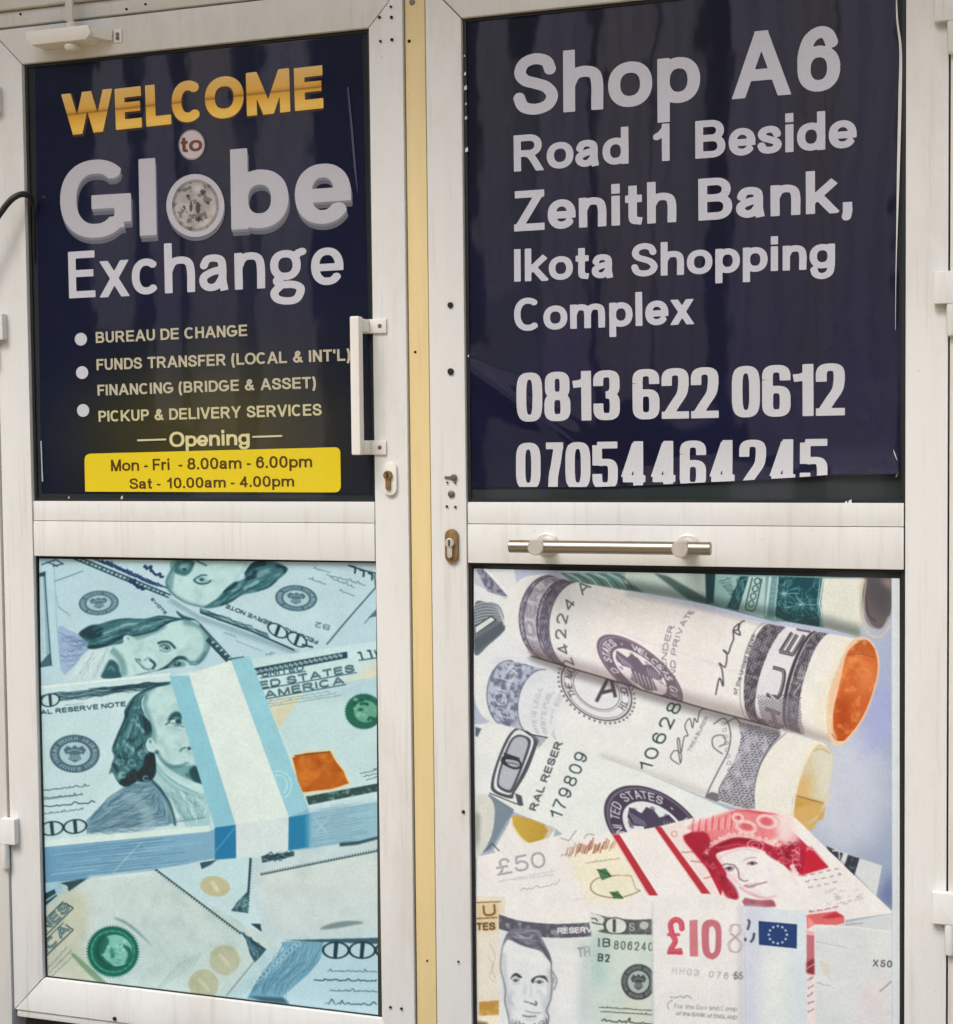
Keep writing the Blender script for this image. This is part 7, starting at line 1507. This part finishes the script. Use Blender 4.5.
# follow the ragged foot
xs, ys = back(W*[1, 0, 1]+[0, YN, 0]); lipz = at(xs, np.interp(xs, LIPX, LIPY), YN)[:, 2]
straight = at(xs, 487.6+(xs-469.5)*(473.7-487.6)/430, YN)[:, 2]; ztop = W[:, 2].max(); W[:, 2] += (lipz-straight)*np.clip((ztop-W[:, 2])/(ztop-lipz), 0, 1)**6
NR = plain_obj('window_film', fast_mesh('window_film', W, F, C, ORIGIN[RD.name]), M_DARKFILM, RD, 'glossy navy film with address and phone numbers, slumped at its foot')
filmR = lambda P: waveR(*back(P))
def TR(st, a, b, cap, rgb, label, **kw): return lay_text(NR, st, a, b, cap, rgb, YN-.0005, M_LETTER, label, film=filmR, **kw)
WH = (204, 208, 222)
TR('Shop A6', (513, 116.5), (840.3, 89.8), 61, WH, 'largest line of the address', pw=.215, ph=.178, gap=.09, sc=190)
TR('Road 1 Beside', (514, 171.8), (856.6, 147.4), 36.2, WH, 'second line of the address', pw=.215, ph=.178, gap=.09, sc=120)
TR('Zenith Bank,', (514.2, 231.6), (852.8, 211.6), 40.2, WH, 'third line of the address', pw=.215, ph=.178, gap=.085, sc=130)
TR('Ikota Shopping', (514.2, 281.8), (835, 268.6), 32.4, WH, 'fourth line of the address', pw=.215, ph=.178, gap=.09, sc=110)
TR('Complex', (514.4, 331.4), (694.6, 323.6), 33, WH, 'last line of the address', pw=.215, ph=.178, gap=.09, sc=110)
IK = dict(pw=.19, ph=.145, gap=.04, gl=IMP, sn=3.6, sc=150, word=.2)
TR('0813 622 0612', (517.2, 422), (845, 415.4), 49, (206, 210, 218), 'heavy condensed phone number', **IK)
def above_lip(c):
    x, y = back(c); return y < np.interp(x, LIPX, LIPY)-.6
TR('07054464245', (516.4, 489.5), (828, 488.5), 46.6, (206, 210, 218), 'second phone number with its foot cut off', clip=above_lip, **IK)
def strip(parent, name, pts, w, Y, mat, lift=.003):
    """thin turned edge of the vinyl, following points of the photograph"""
    p = resample(spline(pts, 8), 40); mb = MB(); L = []
    ws = np.interp(np.linspace(0, 1, 40), np.linspace(0, 1, len(w)), w)
    for k in range(40):
        a, b = at(p[k, 0]-ws[k]/2, p[k, 1], Y), at(p[k, 0]+ws[k]/2, p[k, 1], Y-lift*ws[k]/4); L += [a, b]
    mb.add(L, [(2*k, 2*k+1, 2*k+3, 2*k+2) for k in range(39)]); return obj(name, mb, mat, parent)
strip(NR, 'peeled_edge', [(896.4, -8), (897.2, 20), (900.6, 50), (900, 100), (898.6, 160), (897.2, 220), (896, 270), (895.4, 330)], [1, 2.4, 3.4, 3.2, 2.6, 1.2, .6, .3], YN-.004, M_EDGE)
strip(NR, 'peeled_edge', [(893.6, 450), (896.4, 462), (897.6, 472), (896, 477)], [.4, 2.4, 3., .8], YN-.006, M_EDGE)
# chips of old sealant along the glass edge
for k, (px, py) in enumerate(((464.5, 56), (465, 74), (465.5, 88), (466, 104), (466, 118), (466.6, 150), (468.5, 356), (846, 503), (850, 502.4), (69, 497.5), (122, 497.6))):
    p = at(px, py, .008); r = .0022+.0012*(k % 3); obj('sealant_chip', MB().prism([(p[0]-r*.6, p[2]-r), (p[0]+r*.7, p[2]-r*.6), (p[0]+r*.5, p[2]+r*1.2), (p[0]-r*.5, p[2]+r*.5)], .0065, .0088), M_EDGE, LD if px < 400 else RD, .0004)

# ---------------------------------------------------------------- cable in at the left edge
pts = [(*at(-70, 330, -.05),), (*at(-30, 262, -.05),), (*at(-8, 226, -.045),), (*at(2, 211, -.04),), (*at(11, 200, -.034),), (*at(20, 194.6, -.026),), (*at(27, 195, -.016),), (*at(31, 199, -.004),), (*at(33, 207, .006),), (*at(33.5, 222, .009),), (*at(34, 262, .0095),)]
P3 = np.array(pts); dense = np.stack([spline(np.stack([np.arange(len(P3)), P3[:, k]], 1), 6)[:, 1] for k in range(3)], 1)
n_ = len(dense); tag(obj('cable', MB().tube(dense, .0062, 14, True, [.0062 if k < n_*.68 else .0062-.0042*min(1, (k-n_*.68)/(n_*.12)) for k in range(n_)]), M_CABLE), 'black cable looping in over the edge of the left door', 'cable')

# ---------------------------------------------------------------- across the forecourt, seen only in the dark panes; rail and cloths added for pale reflections
op = thing('opposite_building', 'pale arcade with square columns mirrored in the dark panes', 'building', (-3, -9, 0))
obj('wall', MB().box(-16, 9, -11, -10.6, 0, 5.3), M_DARKW, op)
obj('parapet', MB().box(-16, 9, -9.2, -8.6, 4.2, 5.25), M_DARKW, op, .02)
for k in range(9): x = -14+2.6*k; obj('column', MB().box(x-.2, x+.2, -9.1, -8.7, 0, 4.2), M_PALE, op, .015)
rl = thing('added_rail', 'added unseen rail carrying the cloths mirrored in the dark panes', 'rail', (-3, -5.6, 0))
rz = 3.75
obj('pole', MB().tube([(-8.4, -5.6, rz), (3.4, -5.6, rz)], .02), M_SCREW, rl)
for x in (-8.3, 3.3): obj('post', MB().tube([(x, -5.6, 0), (x, -5.6, rz)], .03), M_SCREW, rl)
def cloth(px0, px1, pyb, k, rnd_end):
    a, b = at(px0, pyb, 5.6), at(px1, pyb, 5.6); w = (b[0]-a[0])/2; cx = (a[0]+b[0])/2; r = w if rnd_end else .02
    zb_ = a[2]; V = []; n, mrow = 18, 30
    for j in range(mrow+1):
        for i in range(n+1):
            s_ = i/n*2-1; bot = zb_+(w*(1-math.sqrt(max(0, 1-s_*s_))) if rnd_end else 0); z = rz+(bot-rz)*j/mrow
            V.append((cx+w*s_, -5.6-.03+.03*math.sin(s_*7+k+j*.12), z))
    f = [(j*(n+1)+i, j*(n+1)+i+1, (j+1)*(n+1)+i+1, (j+1)*(n+1)+i) for j in range(mrow) for i in range(n)]
    return obj('added_cloth', MB().add(V, f), M_CLOTH[k % 3])
CL = [(478, 512, 300, 0, 1, 'narrow grey'), (540, 590, 470, 1, 0, 'long mauve'), (600, 650, 400, 2, 1, 'sandy round-ended'), (655, 705, 430, 0, 1, 'grey round-ended'), (728, 792, 520, 1, 0, 'longest wide mauve'), (792, 832, 433, 2, 1, 'short sandy round-ended'), (836, 896, 464, 1, 1, 'wide mauve round-ended'),
      (96, 128, 330, 0, 0, 'grey straight'), (150, 176, 420, 1, 0, 'slim mauve'), (196, 236, 470, 2, 0, 'sandy straight'), (258, 318, 500, 0, 0, 'broad grey')]
for px0, px1, pyb, k, re_, nm in CL:
    tag(cloth(px0, px1, pyb, k, re_), nm+' cloth added on the unseen rail to put pale bands in the dark panes', 'cloth', 'added cloths on the rail')
